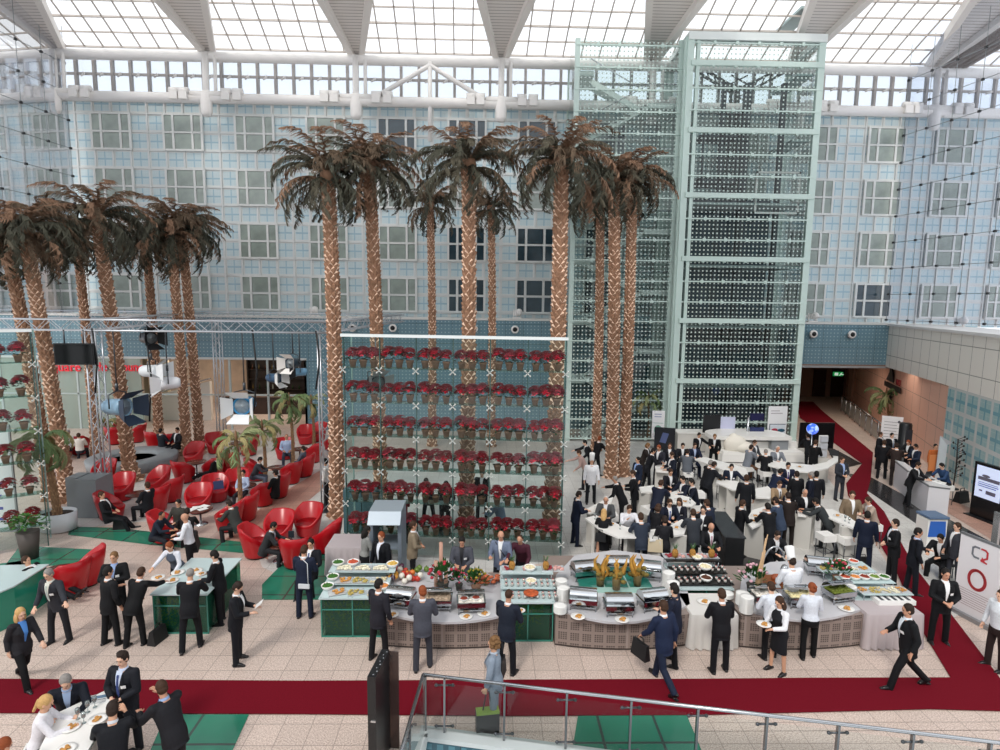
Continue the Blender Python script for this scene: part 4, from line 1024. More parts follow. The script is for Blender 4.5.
    g_ = [[front(J, fem, (i-2)/2*(.010+.046*k/(rows_-1)), t0+(t1-t0)*k/(rows_-1), .029) for i in range(5)] for k in range(rows_)]
    b.add([p for r_ in g_ for p in r_], [(k*5+i, k*5+i+1, k*5+i+6, k*5+i+5) for k in range(rows_-1) for i in range(4)], 0, True); D['shirt'] = b.mesh('shirt')
    b = MB(); g_ = [[front(J, fem, (i-1)*w_, t, .043) for i in range(3)] for t, w_ in ((.12, .004), (.17, .024), (.3, .021), (.44, .014), (.465, .02), (.49, .02))]
    b.add([p for r_ in g_ for p in r_], [(k*3+i, k*3+i+1, k*3+i+4, k*3+i+3) for k in range(5) for i in range(2)], 0, True); D['tie'] = b.mesh('tie')
    b = MB()
    for sg in (-1, 1):
        g_ = [[front(J, fem, sg*x, t, .037) for x in xs_] for t, xs_ in ((.13, (.012, .016)), (.22, (.026, .060)), (.33, (.042, .092)), (.40, (.052, .098)), (.41, (.054, .075)), (.485, (.066, .082)))]
        b.add([p for r_ in g_ for p in r_], [(k*2, k*2+1, k*2+3, k*2+2) for k in range(5)], 0, True)
    D['lapels'] = b.mesh('lapels')
    b = MB(); nk = J['neck']; ax = (J['head']-nk).normalized(); u = V((1, 0, 0)); w = ax.cross(u).normalized()
    vs = [nk+ax*(h_-.02)*s_+(u*cos(2*pi*i/14)+w*sin(2*pi*i/14))*r_*s_ for h_, r_ in ((-.01, .074), (.028, .066), (.03, .060), (-.01, .06)) for i in range(14)]
    b.add(vs, [(k*14+i, k*14+(i+1) % 14, (k+1)*14+(i+1) % 14, (k+1)*14+i) for k in range(3) for i in range(14)], 0, True); D['collar'] = b.mesh('collar')
    b = MB(); c0 = [front(J, fem, x, t, .04) for x, t in ((-.125, .27), (-.055, .27), (-.055, .325), (-.125, .325))]; b.add(c0+[p-J['fwd']*.006 for p in c0], [(0, 1, 2, 3), (4, 7, 6, 5), (0, 4, 5, 1), (2, 6, 7, 3)]); D['badge'] = b.mesh('name_badge')
    # strap across the chest and back
    FIG[key] = D; return D
HAIRS = {}
def hairmesh(style):
    if style in HAIRS: return HAIRS[style]
    b = MB()
    if style == 'bald': b.ell((0, -.022, -.012), (.080, .080, .052), 16, 10)
    elif style == 'thin': b.ell((0, -.018, .028), (.078, .088, .095), 16, 10)
    else: b.ell((0, -.015, .035), (.082, .092, .098), 18, 12); b.ell((0, -.03, -.01), (.080, .078, .075), 14, 10)
    if style == 'full': b.ell((0, .035, .095), (.06, .05, .035), 12, 8); b.ell((.03, .0, .11), (.05, .06, .03), 10, 6)
    if style == 'long': b.ell((0, -.055, -.09), (.088, .055, .15), 14, 10); b.ell((.068, -.01, -.08), (.022, .05, .11), 8, 8); b.ell((-.068, -.01, -.08), (.022, .05, .11), 8, 8)
    if style == 'bob': b.ell((0, -.035, -.03), (.098, .085, .085), 14, 10)
    if style == 'pony': cap(b, (0, -.095, .03), (0, -.115, -.13), .03, .02, 8)
    if style == 'bun': b.ell((0, -.115, .05), (.038, .035, .038), 10, 8)
    if style == 'curly':
        r = random.Random(2)
        for i in range(40):
            a = r.uniform(0, 2*pi); e = r.uniform(-.9, 1.4)
            if sin(a)*cos(e) > .35 and e < .7: continue
            b.ell((cos(a)*cos(e)*.088, -.02+sin(a)*cos(e)*.095, .02+sin(e)*.105), (.034, .034, .034), 7, 5)
    me = b.mesh('hair'); HAIRS[style] = me; return me
def simple(fn, name):
    b = MB(); fn(b); return b.mesh(name)
EYE = simple(lambda b: b.ell((0, 0, 0), (.012, .007, .007), 8, 6), 'eye'); MOUTH = simple(lambda b: b.ell((0, 0, 0), (.024, .007, .006), 8, 5), 'mouth')
GLS = simple(lambda b: [b.tube([(sg*(.034+.026*cos(i*pi/5)), 0, .02*sin(i*pi/5)) for i in range(11)], .0035, 4, cap=False) for sg in (-1, 1)]+[b.bar((-.08, 0, .01), (-.08, -.09, .01), .005), b.bar((.08, 0, .01), (.08, -.09, .01), .005)], 'spectacles')
for m_, c_ in ((EYE, '2a211e'), (MOUTH, 'a85f55'), (GLS, '1d1d20')): m_.materials.append(mat(c_, .3))
def setm(o, m):
    if not o.data.materials: o.data.materials.append(m)
    o.material_slots[0].link = 'OBJECT'; o.material_slots[0].material = m
HC = {'black': '1b1715', 'brown': '3f2a1d', 'light': '7a5a3a', 'blonde': 'c79f68', 'grey': '8d8884', 'white': 'c9c5c0', 'red': '8a4626', 'dark': '2b1f19'}
def person(label, hx, hy, heading, pose='stand', outfit='suit', top='1d2027', bottom=None, hair='short', hc='dark', fem=False, near=False, scale=None, tie=None, shirt='e8e8ea', skin=None, badge=False, glasses=False, vest=None, loc=None, shoes='151315', face=None, group=None, dz=0, Yd=None):
    """the head top appears at pixel (hx, hy) of the photo; the feet or the seat stand on the hall floor"""
    D = figure(pose, fem, near); J = D['J']; idx = person.n; person.n += 1
    rr = random.Random(idx*17+3); s_ = scale or rr.uniform(.97, 1.03)
    off = (J['head']+V((0, 0, .12)))*s_; rz = R(heading)
    if loc is None:
        if Yd: h = P(hx, hy, Yd)
        else: h = G(hx, hy, off.z+dz)
        loc = V((h.x-(cos(rz)*off.x-sin(rz)*off.y), h.y-(sin(rz)*off.x+cos(rz)*off.y), dz))
    skin = SKIN[skin if skin is not None else rr.randrange(3)]
    o = link('person', D['body'], None, loc, rz); o.scale = (s_, s_, s_); setm(o, skin); tag(o, label, 'person', group)
    def part(name, me, m, M=None): q = link(name, me, o, M=M); setm(q, m); return q
    fab = lambda c: mat(c, .75, 0, .25, .08, 30)
    bt = bottom or top
    def legs():
        if outfit in ('skirt', 'dress'): part('skirt', D['skirt'], fab(bt))
        else: part('trousers', D['trousers'], fab(bt))
    legs()
    for q_ in D['shoes']: part('shoe', q_, mat(shoes, .35))
    if outfit in ('suit', 'skirtsuit', 'skirt'):
        part('jacket', D['jacket'], fab(top)); part('shirt', D['shirt'], mat(shirt, .6)); part('collar', D['collar'], mat(shirt, .6)); part('lapels', D['lapels'], fab(top))
        if tie: part('tie', D['tie'], mat(tie, .5))
    elif outfit in ('blouse', 'dress'):
        part('blouse', D['blouse'], fab(top)); part('collar', D['collar'], mat(shirt if outfit == 'blouse' else top, .6))
        if vest: part('vest', D['vest'], fab(vest))
    elif outfit == 'chef':
        part('jacket', D['jacket'], fab(top)); part('collar', D['collar'], fab(top))
    if badge: part('name_badge', D['badge'], mat('f4f4f4', .5))
    if hair not in ('none', 'toque'):
        part('hair', hairmesh(hair), mat(HC[hc], .7, 0, .3, .15, 40), J['hM'])
    if hair == 'toque':
        part('hair', hairmesh('short'), mat(HC[hc], .7, 0, .3, .15, 40), J['hM'])
        if 'toque' not in HAIRS: HAIRS['toque'] = simple(lambda b: b.lathe([(.086, .03), (.088, .12), (.092, .2), (.10, .27), (.095, .31), (.06, .33), (0, .335)], 18), 'toque')
        part('chef_hat', HAIRS['toque'], mat('f5f5f5', .7), J['hM'] @ Mx.Translation((0, -.01, 0)))
    if near or (face if face is not None else True):
        M = J['hM']
        for sg in (-1, 1): link('eye', EYE, o, M=M @ Mx.Translation((sg*.031, .081, .005)))
        if near: link('mouth', MOUTH, o, M=M @ Mx.Translation((0, .080, -.058)))
    if glasses: link('spectacles', GLS, o, M=J['hM'] @ Mx.Translation((0, .094, .005)))
    o['_hw'] = 0; del o['_hw']
    person.last = (o, J, s_, rz)
    return o
person.n = 0
def hand_at(side='R', d=.09, up_=.02):       # world position of a hand of the last person
    o, J, s_, rz = person.last; p = (J['W'+side]+J['fd'+side]*d+V((0, 0, up_)))*s_
    return V((o.location.x+cos(rz)*p.x-sin(rz)*p.y, o.location.y+sin(rz)*p.x+cos(rz)*p.y, o.location.z+p.z))
def on_body(p):
    o, J, s_, rz = person.last; p = V(p)*s_
    return V((o.location.x+cos(rz)*p.x-sin(rz)*p.y, o.location.y+sin(rz)*p.x+cos(rz)*p.y, o.location.z+p.z))
# ============================================================ FURNITURE
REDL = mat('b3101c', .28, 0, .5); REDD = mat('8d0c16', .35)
def armchair():
    t = thing('armchair', '', 'armchair')
    n = 30; vs = []; fs = []
    def top(a):   # a = 0 at the back, pi at the front
        c = cos(a); return .40+.45*max(0, min(1, (c+.75)/1.35))**.9 + (.04 if c > .6 else 0)
    levels = [(0.0, .29), (.06, .31), (.35, .39), (.7, .445), (1.0, .47)]
    for f_, r in levels:
        for k in range(n):
            a = 2*pi*k/n; z = .05+(top(a)-.05)*f_; rr = .31+(.47-.31)*min(1, (z-.05)/.75); vs.append((rr*sin(a), -rr*cos(a), z))
    m = len(levels)
    for k in range(n):
        a = 2*pi*k/n; z = top(a)+.015; rr = .31+.16*min(1, (z-.05)/.75)-.035; vs.append((rr*sin(a), -rr*cos(a), z))
    for k in range(n):
        a = 2*pi*k/n; z = top(a)-.01; rr = .31+.16*min(1, (z-.05)/.75)-.075; vs.append((rr*sin(a), -rr*cos(a), z))
    for k in range(n):
        a = 2*pi*k/n; vs.append((.33*sin(a), -.33*cos(a), .33))
    for i in range(m+2):
        for k in range(n): a = i*n+k; b_ = i*n+(k+1) % n; fs.append((a, b_, b_+n, a+n))
    fs.append(tuple(range(n))[::-1]); fs.append(tuple(range((m+2)*n, (m+3)*n)))
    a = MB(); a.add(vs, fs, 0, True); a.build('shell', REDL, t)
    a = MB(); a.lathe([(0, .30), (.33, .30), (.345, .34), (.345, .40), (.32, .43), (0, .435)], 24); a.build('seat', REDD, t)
    a = MB(); a.lathe([(.26, 0), (.28, .05)], 20); a.build('base', BLACK, t); return t
CH = [ # base centre px, heading (facing), label
 (112, 519, -65, 'red armchair with a black bag beside it, nearest the grey cabinet'),
 (156, 511, 60, 'red armchair of the man with crossed legs, facing left at the front left table'),
 (171, 501, 80, 'empty red armchair right behind the seated man at the front left table'),
 (158, 492, 150, 'empty red armchair at the back of the front left table, beside the palm foot'),
 (122, 500, 175, 'empty red armchair facing the hall behind the front left table'),
 (166, 541, -75, 'red armchair of the bald man in dark polo behind the bag carrier'),
 (199, 512, 180, 'empty red armchair at the back of the table covered with papers'),
 (229, 530, 65, 'large red armchair of the man in grey jacket at the table with papers'),
 (245, 520, 75, 'empty red armchair just behind the man in grey jacket'),
 (257, 556, -80, 'red armchair of the man in suit eating at a small table'),
 (279, 543, 170, 'empty red armchair beyond the eating man'),
 (297, 566, 10, 'low red armchair with its back to the viewer beside the green floor glass'),
 (308, 535, 165, 'glossy red armchair showing its round inside, right of the eating man'),
 (326, 551, 80, 'glossy red armchair at the cloth-covered side table'),
 (156, 449, -30, 'red armchair behind the bench with a man in black'),
 (172, 451, 15, 'empty red armchair with its back to the viewer right of the round bench'),
 (185, 482, -20, 'red armchair with its back to the viewer in front of the tight pair of palms'),
 (213, 478, 70, 'red armchair of the person in black facing left, centre of the lounge'),
 (228, 472, 85, 'empty red armchair just behind the person in black'),
 (194, 464, 165, 'red armchair half hidden behind the pair of palm trunks'),
 (216, 453, -150, 'orange-red armchair behind the small palm, left of centre'),
 (249, 455, 100, 'empty red armchair in the rear row behind the small palm, right side'),
 (217, 501, -140, 'red armchair holding a blue bag'),
 (237, 495, -170, 'red armchair beside the woman in light blue'),
 (257, 480, -60, 'red armchair of the leaning dark-haired person'),
 (263, 505, 60, 'red armchair with its back to the viewer, right edge of the lounge'),
 (278, 497, 70, 'red armchair of the man in black with sunglasses'),
 (291, 483, 60, 'red armchair holding a beige jacket'),
 (304, 476, 80, 'red armchair right of the beige jacket, beside the tan stone path'),
 (313, 462, 75, 'large red armchair in front of the tall truss leg'),
 (285, 459, -150, 'red armchair of the man in a light blue shirt'),
 (306, 444, 180, 'empty red armchair at the far right rear of the lounge'),
 (318, 441, 150, 'red armchair partly hidden by the thin palm at the rear'),
 (332, 450, 90, 'red armchair half hidden behind the tall truss leg'),
 (63, 458, -20, 'red armchair of the man with tie at the far left rear'),
 (80, 454, 10, 'red armchair with a person in white seen from behind'),
 (116, 444, 0, 'red armchair behind the round bench, left of the big palm trunk'),
 (137, 442, 90, 'red armchair behind the round bench, right of the big palm trunk'),
 (122, 437, 170, 'red armchair farthest back between bench and bar'),
 (104, 484, 170, 'red armchair half hidden behind the grey cabinet'),
 (86, 584, 105, 'big red armchair nearest the viewer, left of the standing group'),
 (71, 594, 60, 'red armchair beside the leaning grey-haired man'),
]
for (px, py, hd, lb) in CH: PR.put('arm', armchair, G(px, py), R(hd), lb, 'red tub armchairs in the lounge', 1.06)
def cafe_table():
    t = thing('cafe_table', '', 'table')
    a = MB(); a.lathe([(0, .50), (.38, .50), (.39, .52), (.38, .535), (0, .535)], 28); a.build('tabletop', mat('5d3127', .25), t)
    a = MB(); a.lathe([(0, 0), (.22, 0), (.22, .02), (.035, .04), (.03, .5), (0, .5)], 18); a.build('pedestal', STEEL, t); return t
TB = [(139, 508, 'front left one beside the man in dark suit'), (201, 524, 'covered with white papers beside the man in grey jacket'), (281, 561, 'with a plate in front of the eating man'), (197, 474, 'in front of the tight pair of palms'), (246, 499, 'beside the woman in light blue'), (277, 480, 'between the leaning person and the beige jacket'), (300, 460, 'beside the man in light blue shirt'), (66, 452, 'far left rear one'), (238, 454, 'rear one behind the small palm'), (60, 590, 'by the nearest red armchair at the left')]
for px, py, lb in TB: PR.put('cafe', cafe_table, G(px, py), 0, 'small round dark red cafe table, '+lb, 'round cafe tables in the lounge')
def put(name, m, fn, loc, label, cat, rz=0, group=None):
    a = MB(); fn(a); o = a.build(name, m, None, loc, rz); return tag(o, label, cat, group)
PAP = mat('eeeeec', .6)
for i, (dx_, dy_, rz) in enumerate(((-.15, .1, .3), (.12, -.08, .9), (.05, .2, -.4), (-.2, -.15, 1.3))):
    p = G(201, 524)+V((dx_, dy_, .54+i*.003)); put('paper_sheet', PAP, lambda a: a.bb(-.15, .15, -.11, .11, 0, .002), p, 'white paper on the cafe table beside the man in grey jacket, %s sheet' % ORD[i], 'paper', rz, 'papers on the cafe table')
p = G(281, 561)+V((0, 0, .54))
def plate(r=.13):
    def mk():
        t = thing('plate', '', 'plate'); a = MB(); a.lathe([(0, 0), (r*.6, 0), (r, .018), (r, .024), (r*.6, .008), (0, .008)], 20); a.build('dish', PLATE, t)
        a = MB(); rr = random.Random(int(r*1000))
        for i in range(6): a.ell((rr.uniform(-.05, .05), rr.uniform(-.05, .05), .025), (.03, .025, .02), 7, 5)
        a.build('food', mat('c48f4e', .7, 0, .4, .4, 20), t); return t
    return mk
PR.put('plate', plate(), p, 0, 'plate of food on the small table of the eating man', 'plates with food')
put('menu_stand', mat('26323a', .4), lambda a: (a.bb(-.08, .08, -.01, .01, .12, .32), a.bb(-.01, .01, -.01, .01, 0, .12), a.bb(-.07, .07, -.05, .05, 0, .01)), G(281, 561)+V((.28, .1, .535)), 'dark menu card on a stand on the eating man table', 'menu stand')
# bags
def bag(w, d, h, c, handle=True):
    def mk():
        t = thing('bag', '', 'bag'); a = MB(); a.add([(-w/2, -d/2, 0), (w/2, -d/2, 0), (w/2, d/2, 0), (-w/2, d/2, 0), (-w*.46, -d*.22, h), (w*.46, -d*.22, h), (w*.46, d*.22, h), (-w*.46, d*.22, h)], [(3, 2, 1, 0), (0, 1, 5, 4), (1, 2, 6, 5), (2, 3, 7, 6), (3, 0, 4, 7), (4, 5, 6, 7)])
        a.build('body', mat(c, .6, bump=.2), t)
        a = MB(); a.tube([(-w*.2, 0, h*.98), (-w*.17, 0, h+.09), (w*.17, 0, h+.09), (w*.2, 0, h*.98)], .012, 6); a.build('handle', mat('151515', .5), t); return t
    return mk
PR.put('bagk', bag(.42, .2, .3, '161719'), G(121, 529), R(10), 'black bag on the floor beside the front left armchair')
PR.put('bagb', bag(.36, .2, .28, '33406a'), G(217, 501)+V((.05, .05, .46)), R(30), 'blue and white bag lying in a red armchair')
PR.put('bagk', None, G(158, 641), R(80), 'black bag on the floor against the green glass counter')
PR.put('bagk', None, G(862, 566), 0, 'brown leather bag under the long white table', None, .9)['category'] = 'bag'
put('jacket', mat('a69c8a', .85, bump=.3), lambda a: (a.ell((0, 0, .12), (.26, .2, .14)), a.ell((.1, .05, .2), (.14, .12, .12))), G(290, 483)+V((0, 0, .44)), 'beige jacket thrown over a red armchair', 'jacket')
# grey cabinet
t = thing('cabinet', 'grey metal cabinet of two joined boxes beside the truss leg', 'cabinet', G(66, 518)); t.rotation_euler = (0, 0, R(0))
CG = mat('8d9397', .45, .2)
a = MB(); a.bb(0, .4, .1, .75, 0.03, 1.36); a.build('narrow_box', CG, t)
a = MB(); a.bb(.42, 1.1, -.05, .8, 0.03, 1.34); a.build('wide_box', CG, t); a = MB(); a.bb(.05, 1.06, 0, .72, 0, .04); a.build('plinth', DSTEEL, t)
# round bench
c = V((-15.6, 25.7, 0)); t = thing('ring_bench', 'low round grey stone bench ring around a dark hole behind the cabinet', 'bench', c)
a = MB(); a.lathe([(.95, .0), (.95, .42), (1.0, .46), (1.72, .46), (1.78, .42), (1.72, 0), (.95, 0)], 44); a.build('ring', mat('8b9094', .5, noise=.08), t)
a = MB(); a.lathe([(0, .30), (.96, .30)], 40); a.build('well', mat('17181b', .5), t)
a = MB(); a.tube([(-.1, -.7, .3), (-.1, -.7, .55), (.3, -.7, .55), (.3, -.7, .3)], .02, 6); a.build('bracket', STEEL, t)

# ---------------- white standing tables
TW = mat('f0eeea', .35); TP = mat('cfccc6', .5)
def hitable(pts, label, z=1.08, legs=None, thick=.05, legm=None):
    w_ = [G(x, y, z) for x, y in pts]; c = sum(w_, V((0, 0, 0)))/len(w_); c.z = 0
    t = thing('standing_table', label, 'table', c, 0, 'white standing tables')
    a = MB(); a.prism([(p.x-c.x, p.y-c.y) for p in w_], z-thick, z); a.build('tabletop', TW, t)
    loc = [V((p.x-c.x, p.y-c.y, 0)) for p in w_]
    m = max(loc, key=lambda p: p.length); ax = m.normalized(); far = min(loc, key=lambda p: p.dot(ax))
    ext = m.length
    for s_, ln in ((.55, m.length), (-.55, abs(far.dot(ax)))):
        if ext < .45 and s_ < 0: continue
        q = ax*s_*ln; M_ = Mx.Translation(q) @ Mx.Rotation(atan2(ax.y, ax.x), 4, 'Z')
        a = MB(); a.bb(-.05, .05, -.26, .26, 0, z-thick, M=M_); a.build('leg_panel', TP, t)
    return t
HT = [(((582, 511), (604, 500), (613, 497), (611, 503), (605, 510), (590, 513)), 'white standing table left of the palm pair where a bald man stretches out his arm'),
 (((585, 518), (596, 515), (612, 522), (627, 527), (641, 528), (640, 537), (618, 537), (601, 530)), 'long curved white table in front of the man in white shirt'),
 (((639, 487), (654, 485), (652, 492), (641, 492)), 'small white table behind the men in black suits left of the crowd'),
 (((668, 492), (682, 490), (696, 503), (692, 506), (680, 505), (670, 500)), 'white table between the seated pairs in navy suits'),
 (((694, 459), (705, 457), (746, 468), (748, 474), (733, 474), (714, 466)), 'long white table running to the cloth-covered sofa at the back'),
 (((716, 482), (724, 477), (740, 482), (743, 489), (733, 490)), 'white table with grey front where a navy-suited man rests his hand'),
 (((655, 466), (666, 461), (672, 466), (668, 472), (656, 471)), 'white table with drinks at the rear left of the crowd'),
 (((648, 530), (662, 528), (661, 539), (650, 540)), 'small white table corner left of the woman with beige bag'),
 (((668, 527), (682, 519), (688, 524), (684, 534), (672, 536)), 'white table with food right of the woman with beige bag'),
 (((746, 521), (752, 510), (766, 506), (774, 512), (764, 523), (752, 528)), 'white table with two plates of food near the black wall'),
 (((754, 489), (768, 486), (774, 492), (770, 498), (756, 497)), 'white table behind the beige-jacketed man'),
 (((821, 509), (832, 509), (848, 516), (859, 524), (860, 531), (846, 525), (830, 518), (822, 515)), 'long curved white table with two white cube stools'),
 (((797, 508), (808, 506), (813, 512), (806, 516), (798, 515)), 'small white table between the two leaning men'),
 (((770, 459), (792, 463), (812, 465), (826, 462), (834, 457), (831, 452), (838, 454), (838, 461), (828, 468), (808, 472), (786, 470), (768, 465)), 'large curved white counter at the right rear of the crowd')]
for pts, lb in HT: hitable(pts, lb)
# plates, cups, glasses on tables
def glass_():
    t = thing('wine_glass', '', 'glass'); a = MB(); a.lathe([(0, 0), (.032, 0), (.03, .005), (.005, .01), (.005, .07), (.03, .1), (.034, .15), (.028, .18)], 12); a.build('bowl', glass('e8f2f2', .8), t)
    a = MB(); a.lathe([(0, .08), (.024, .1), (.028, .13), (0, .13)], 10); a.build('drink', mat('6b2b1a', .2), t); return t
PT = [(755, 516, 'on the table near the black wall, front one'), (753, 521, 'at the left edge of the table near the black wall'), (676, 528, 'beside the woman with beige bag'), (678, 500, 'between the seated navy pairs'), (685, 502, 'nearest the tip of the table between seated pairs'), (612, 524, 'on the long curved table beside the blonde woman'), (838, 516, 'on the long curved table with stools'), (664, 466, 'on the rear left table'), (720, 480, 'on the table with grey front'), (800, 467, 'on the large curved counter'), (598, 508, 'under the stretched arm of the bald man'), (730, 468, 'on the long table toward the sofa')]
for px, py, lb in PT: PR.put('plate', plate(), G(px, py, 1.085), random.Random(px).uniform(0, 6), 'white plate with food '+lb, 'plates with food')
for px, py, lb in ((595, 519, 'at the left end of the long curved table'), (620, 529, 'in front of the man in white shirt'), (632, 533, 'at the right end of the long curved table'), (663, 465, 'on the rear left table'), (845, 521, 'on the curved table with stools'), (849, 523, 'at the right end of the curved table with stools'), (690, 503, 'at the tip of the table between seated pairs'), (768, 512, 'by the plates near the black wall'), (805, 510, 'on the small table between the leaning men'), (658, 534, 'on the table corner left of the beige bag')):
    PR.put('wg', glass_, G(px, py, 1.085), 0, 'glass with a dark drink '+lb, 'drinks on the white tables')
def stool():
    t = thing('bar_stool', '', 'stool'); a = MB(); a.bb(-.2, .2, -.2, .2, .56, .76); a.build('seat', mat('f3f1ee', .4), t)
    for x in (-.17, .17):
        for y in (-.17, .17): b = MB(); b.tube([(x, y, 0), (x, y, .56)], .014, 6); b.build('leg', DSTEEL, t)
    a = MB(); q = [(-.17, -.17, .22), (.17, -.17, .22), (.17, .17, .22), (-.17, .17, .22), (-.17, -.17, .22)]; a.tube(q, .011, 5); a.build('footrest', DSTEEL, t); return t
for px, py, rz, lb in ((824, 558, 8, 'left one under the curved table'), (844, 561, 8, 'right one under the curved table'), (767, 492, 5, 'under the bald man in black at the rear'), (687, 492, 0, 'under the man in grey jacket seen from behind'), (610, 566-30, 0, 'in front of the bald man in grey jacket'), (648, 529, 20, 'behind the woman in black at the table'), (697, 512, 0, 'beside the seated men in navy'), (723, 500, 30, 'behind the dark-suited pair by the long table')):
    PR.put('stool', stool, G(px, py), R(rz), 'white cube bar stool with steel legs, '+lb, 'white bar stools')
# black low wall
p1, p2 = G(709, 547), G(727, 577)
b = MB(); dd = (p2-p1); an = atan2(dd.y, dd.x)
t = thing('black_partition', 'low black partition wall behind the bald man with pink tie', 'partition', p1+V((-.1, 0, 0)), an)
a = MB(); a.bb(0, dd.length, 0, .5, 0, 1.12); a.build('body', mat('1d1e20', .35), t); a = MB(); a.bb(-.02, dd.length+.02, -.03, .53, 1.12, 1.15); a.build('cap', mat('34363a', .25), t)
# rear lounge sofa under white cloth, reception counter
t = thing('sofa', 'white cushioned sofa at the back of the crowd', 'sofa', G(722, 463))
a = MB(); a.bb(0, 3.9, 0, .9, 0.05, .42); a.build('base', TW, t); a = MB(); a.bb(0, 3.9, .75, 1.05, .42, .85); a.build('backrest', TW, t)
for k in range(3): a = MB(); a.bb(.05+k*1.3, 1.25+k*1.3, .02, .74, .42, .54); a.build('cushion', mat('f6f4f0', .6), t)
put('cloth_heap', mat('ece6da', .9, bump=.3), lambda a: (a.ell((0, 0, .3), (.55, .4, .45), 14, 10), a.ell((.3, -.1, .2), (.5, .4, .28), 14, 10), a.ell((-.1, 0, .55), (.25, .22, .28), 12, 8)), G(733, 463)+V((.2, .35, .52)), 'heap of white cloth lying on the rear sofa', 'cloth')
t = thing('reception_counter', 'broad white rounded reception counter with grey opening below the poster', 'counter', G(783, 462))
a = MB(); a.prism([(-1.5+1.9*cos(u)*1.0, 1.0+.9*sin(u)) for u in [i*pi/14 for i in range(15)]]+[(-3.4, .1), (.4, .1)], 1.02, 1.2)
a.build('tabletop', TW, t)
a = MB(); a.bb(-3.3, -2.6, .2, 1.2, 0, 1.02); a.build('left_body', TP, t); a = MB(); a.bb(-.5, .3, .2, 1.2, 0, 1.02); a.build('right_body', mat('8e9296', .4), t)
t = thing('white_lounge', 'long low white counter at the foot of the stair tower', 'counter', G(677, 452)); a = MB(); a.bb(0, 1.7, 0, .8, 0, .95); a.build('body', TP, t); a = MB(); a.bb(-.04, 1.74, -.04, .84, .95, 1.0); a.build('top', TW, t)
# posters, monitors
def poster(name, base, w, h, z0, label, cat='poster', rz=0, col='f0f0f2', parts=()):
    t = thing(name, label, cat, base, R(rz))
    a = MB(); a.bb(-w/2, w/2, -.015, .015, z0, z0+h); a.build('panel', mat(col, .5), t)
    a = MB(); a.bb(-w/2-.03, w/2+.03, -.1, .1, 0, .06)
    if z0 > .1: a.bb(-.03, .03, .02, .05, .05, z0+.2)
    a.build('foot', mat('9a9da0', .3, .7), t)
    for nm, m, fn in parts:
        a = MB(); fn(a); a.build(nm, m, t)
    return t
DKB = mat('2b3f52', .5)
poster('poster_stand', G(775, 452), .98, 2.0, .35, 'white poster with a small red and blue picture beside the lift tower', rz=3, parts=(
    ('picture', mat('dfe6ee', .5), lambda a: a.bb(-.36, .42, -.025, -.016, .75, 1.42)),
    ('frame', mat('3f4e62', .5), lambda a: (a.bb(-.4, .44, -.028, -.016, 1.42, 1.45), a.bb(-.4, .44, -.028, -.016, .72, .75), a.bb(-.4, -.37, -.028, -.016, .72, 1.45))),
    ('red_blob', mat('b03a50', .5), lambda a: (a.ell((-.12, -.03, 1.15), (.16, .008, .08)), a.ell((-.0, -.03, 1.05), (.1, .008, .07)))),
    ('blue_blob', mat('23566f', .5), lambda a: (a.ell((.22, -.03, 1.12), (.2, .008, .09)), a.ell((.18, -.03, .9), (.08, .008, .05)))),
    ('text_lines', mat('9a8f98', .5), lambda a: [a.bb(-.36, -.36+L, -.02, -.016, z, z+.03) for z, L in ((2.1, .45), (1.98, .6), (.55, .14), (.5, .1))]+[a.bb(x, x+.16, -.02, -.016, .5, .58) for x in (-.35, -.08, .2)])))
poster('poster_stand', G(657, 448), .62, 1.5, .45, 'narrow white poster with a pale green picture left of the dark screen stand', rz=-8, parts=(
    ('picture', mat('7fae9c', .5), lambda a: (a.ell((0, -.02, .95), (.2, .006, .25)), a.bb(-.25, .25, -.02, -.016, 1.3, 1.32))), ('text_lines', mat('9aa0c0', .5), lambda a: [a.bb(-.2, .15, -.02, -.016, z, z+.04) for z in (1.75, 1.62, .6)])))
poster('display_board', G(710, 452), .9, 1.0, .9, 'black screen on a stand in front of the lift tower', 'screen', 4, '15161a')
poster('display_board', G(726, 452), .72, .85, .95, 'pale lilac board on a stand beside the black screen', 'screen', -4, 'c5c8e2')
poster('display_board', G(664, 452), 1.0, 1.15, .1, 'dark navy display stand with a lit blue screen behind the crowd', 'screen', -14, '12151e', (('screen', mat('54608a', .3), lambda a: a.add([(-.25, -.025, .5), (.05, -.025, .45), (.2, -.025, .95), (-.1, -.025, 1.0)], [(0, 1, 2, 3)])),))
t = thing('media_stand', 'steel pole stand holding two dark blue screens before the lift tower', 'screen stand', G(746, 455))
a = MB(); a.tube([(0, 0, 0), (0, 0, 1.9)], .05, 8); a.bb(-.25, .25, -.2, .2, 0, .04); a.build('pole', STEEL, t)
a = MB(); a.bb(.08, .75, -.04, .04, 1.75, 2.1); a.build('screen', mat('23234a', .3), t); a = MB(); a.bb(.1, .8, -.04, .04, .75, 1.4); a.build('screen', mat('26305e', .3), t)
t = thing('dark_screen', 'black display behind the glowing blue balloon at the passage mouth', 'screen', G(812, 458)); a = MB(); a.bb(-.7, 1.0, 0, .06, .5, 1.75); a.build('panel', mat('07080d', .3), t); a = MB(); a.bb(-.1, .3, -.15, .2, 0, .05); a.bb(.06, .14, 0, .06, 0, .5); a.build('foot', BLACK, t)
t = thing('globe_lamp', 'glowing blue globe above the counter at the passage mouth', 'lamp', P(812.5, 429, 25.0)); BM_ = NG('blue_globe'); cc = BM_.mix(BM_.rng(BM_.noise(3.5), .45, .58, 0, 1), '2f5fe8', 'a9c4ff'); BM_.color(cc, .3); BM_.l.new(cc, BM_.b.inputs['Emission Color']); BM_.b.inputs['Emission Strength'].default_value = .7
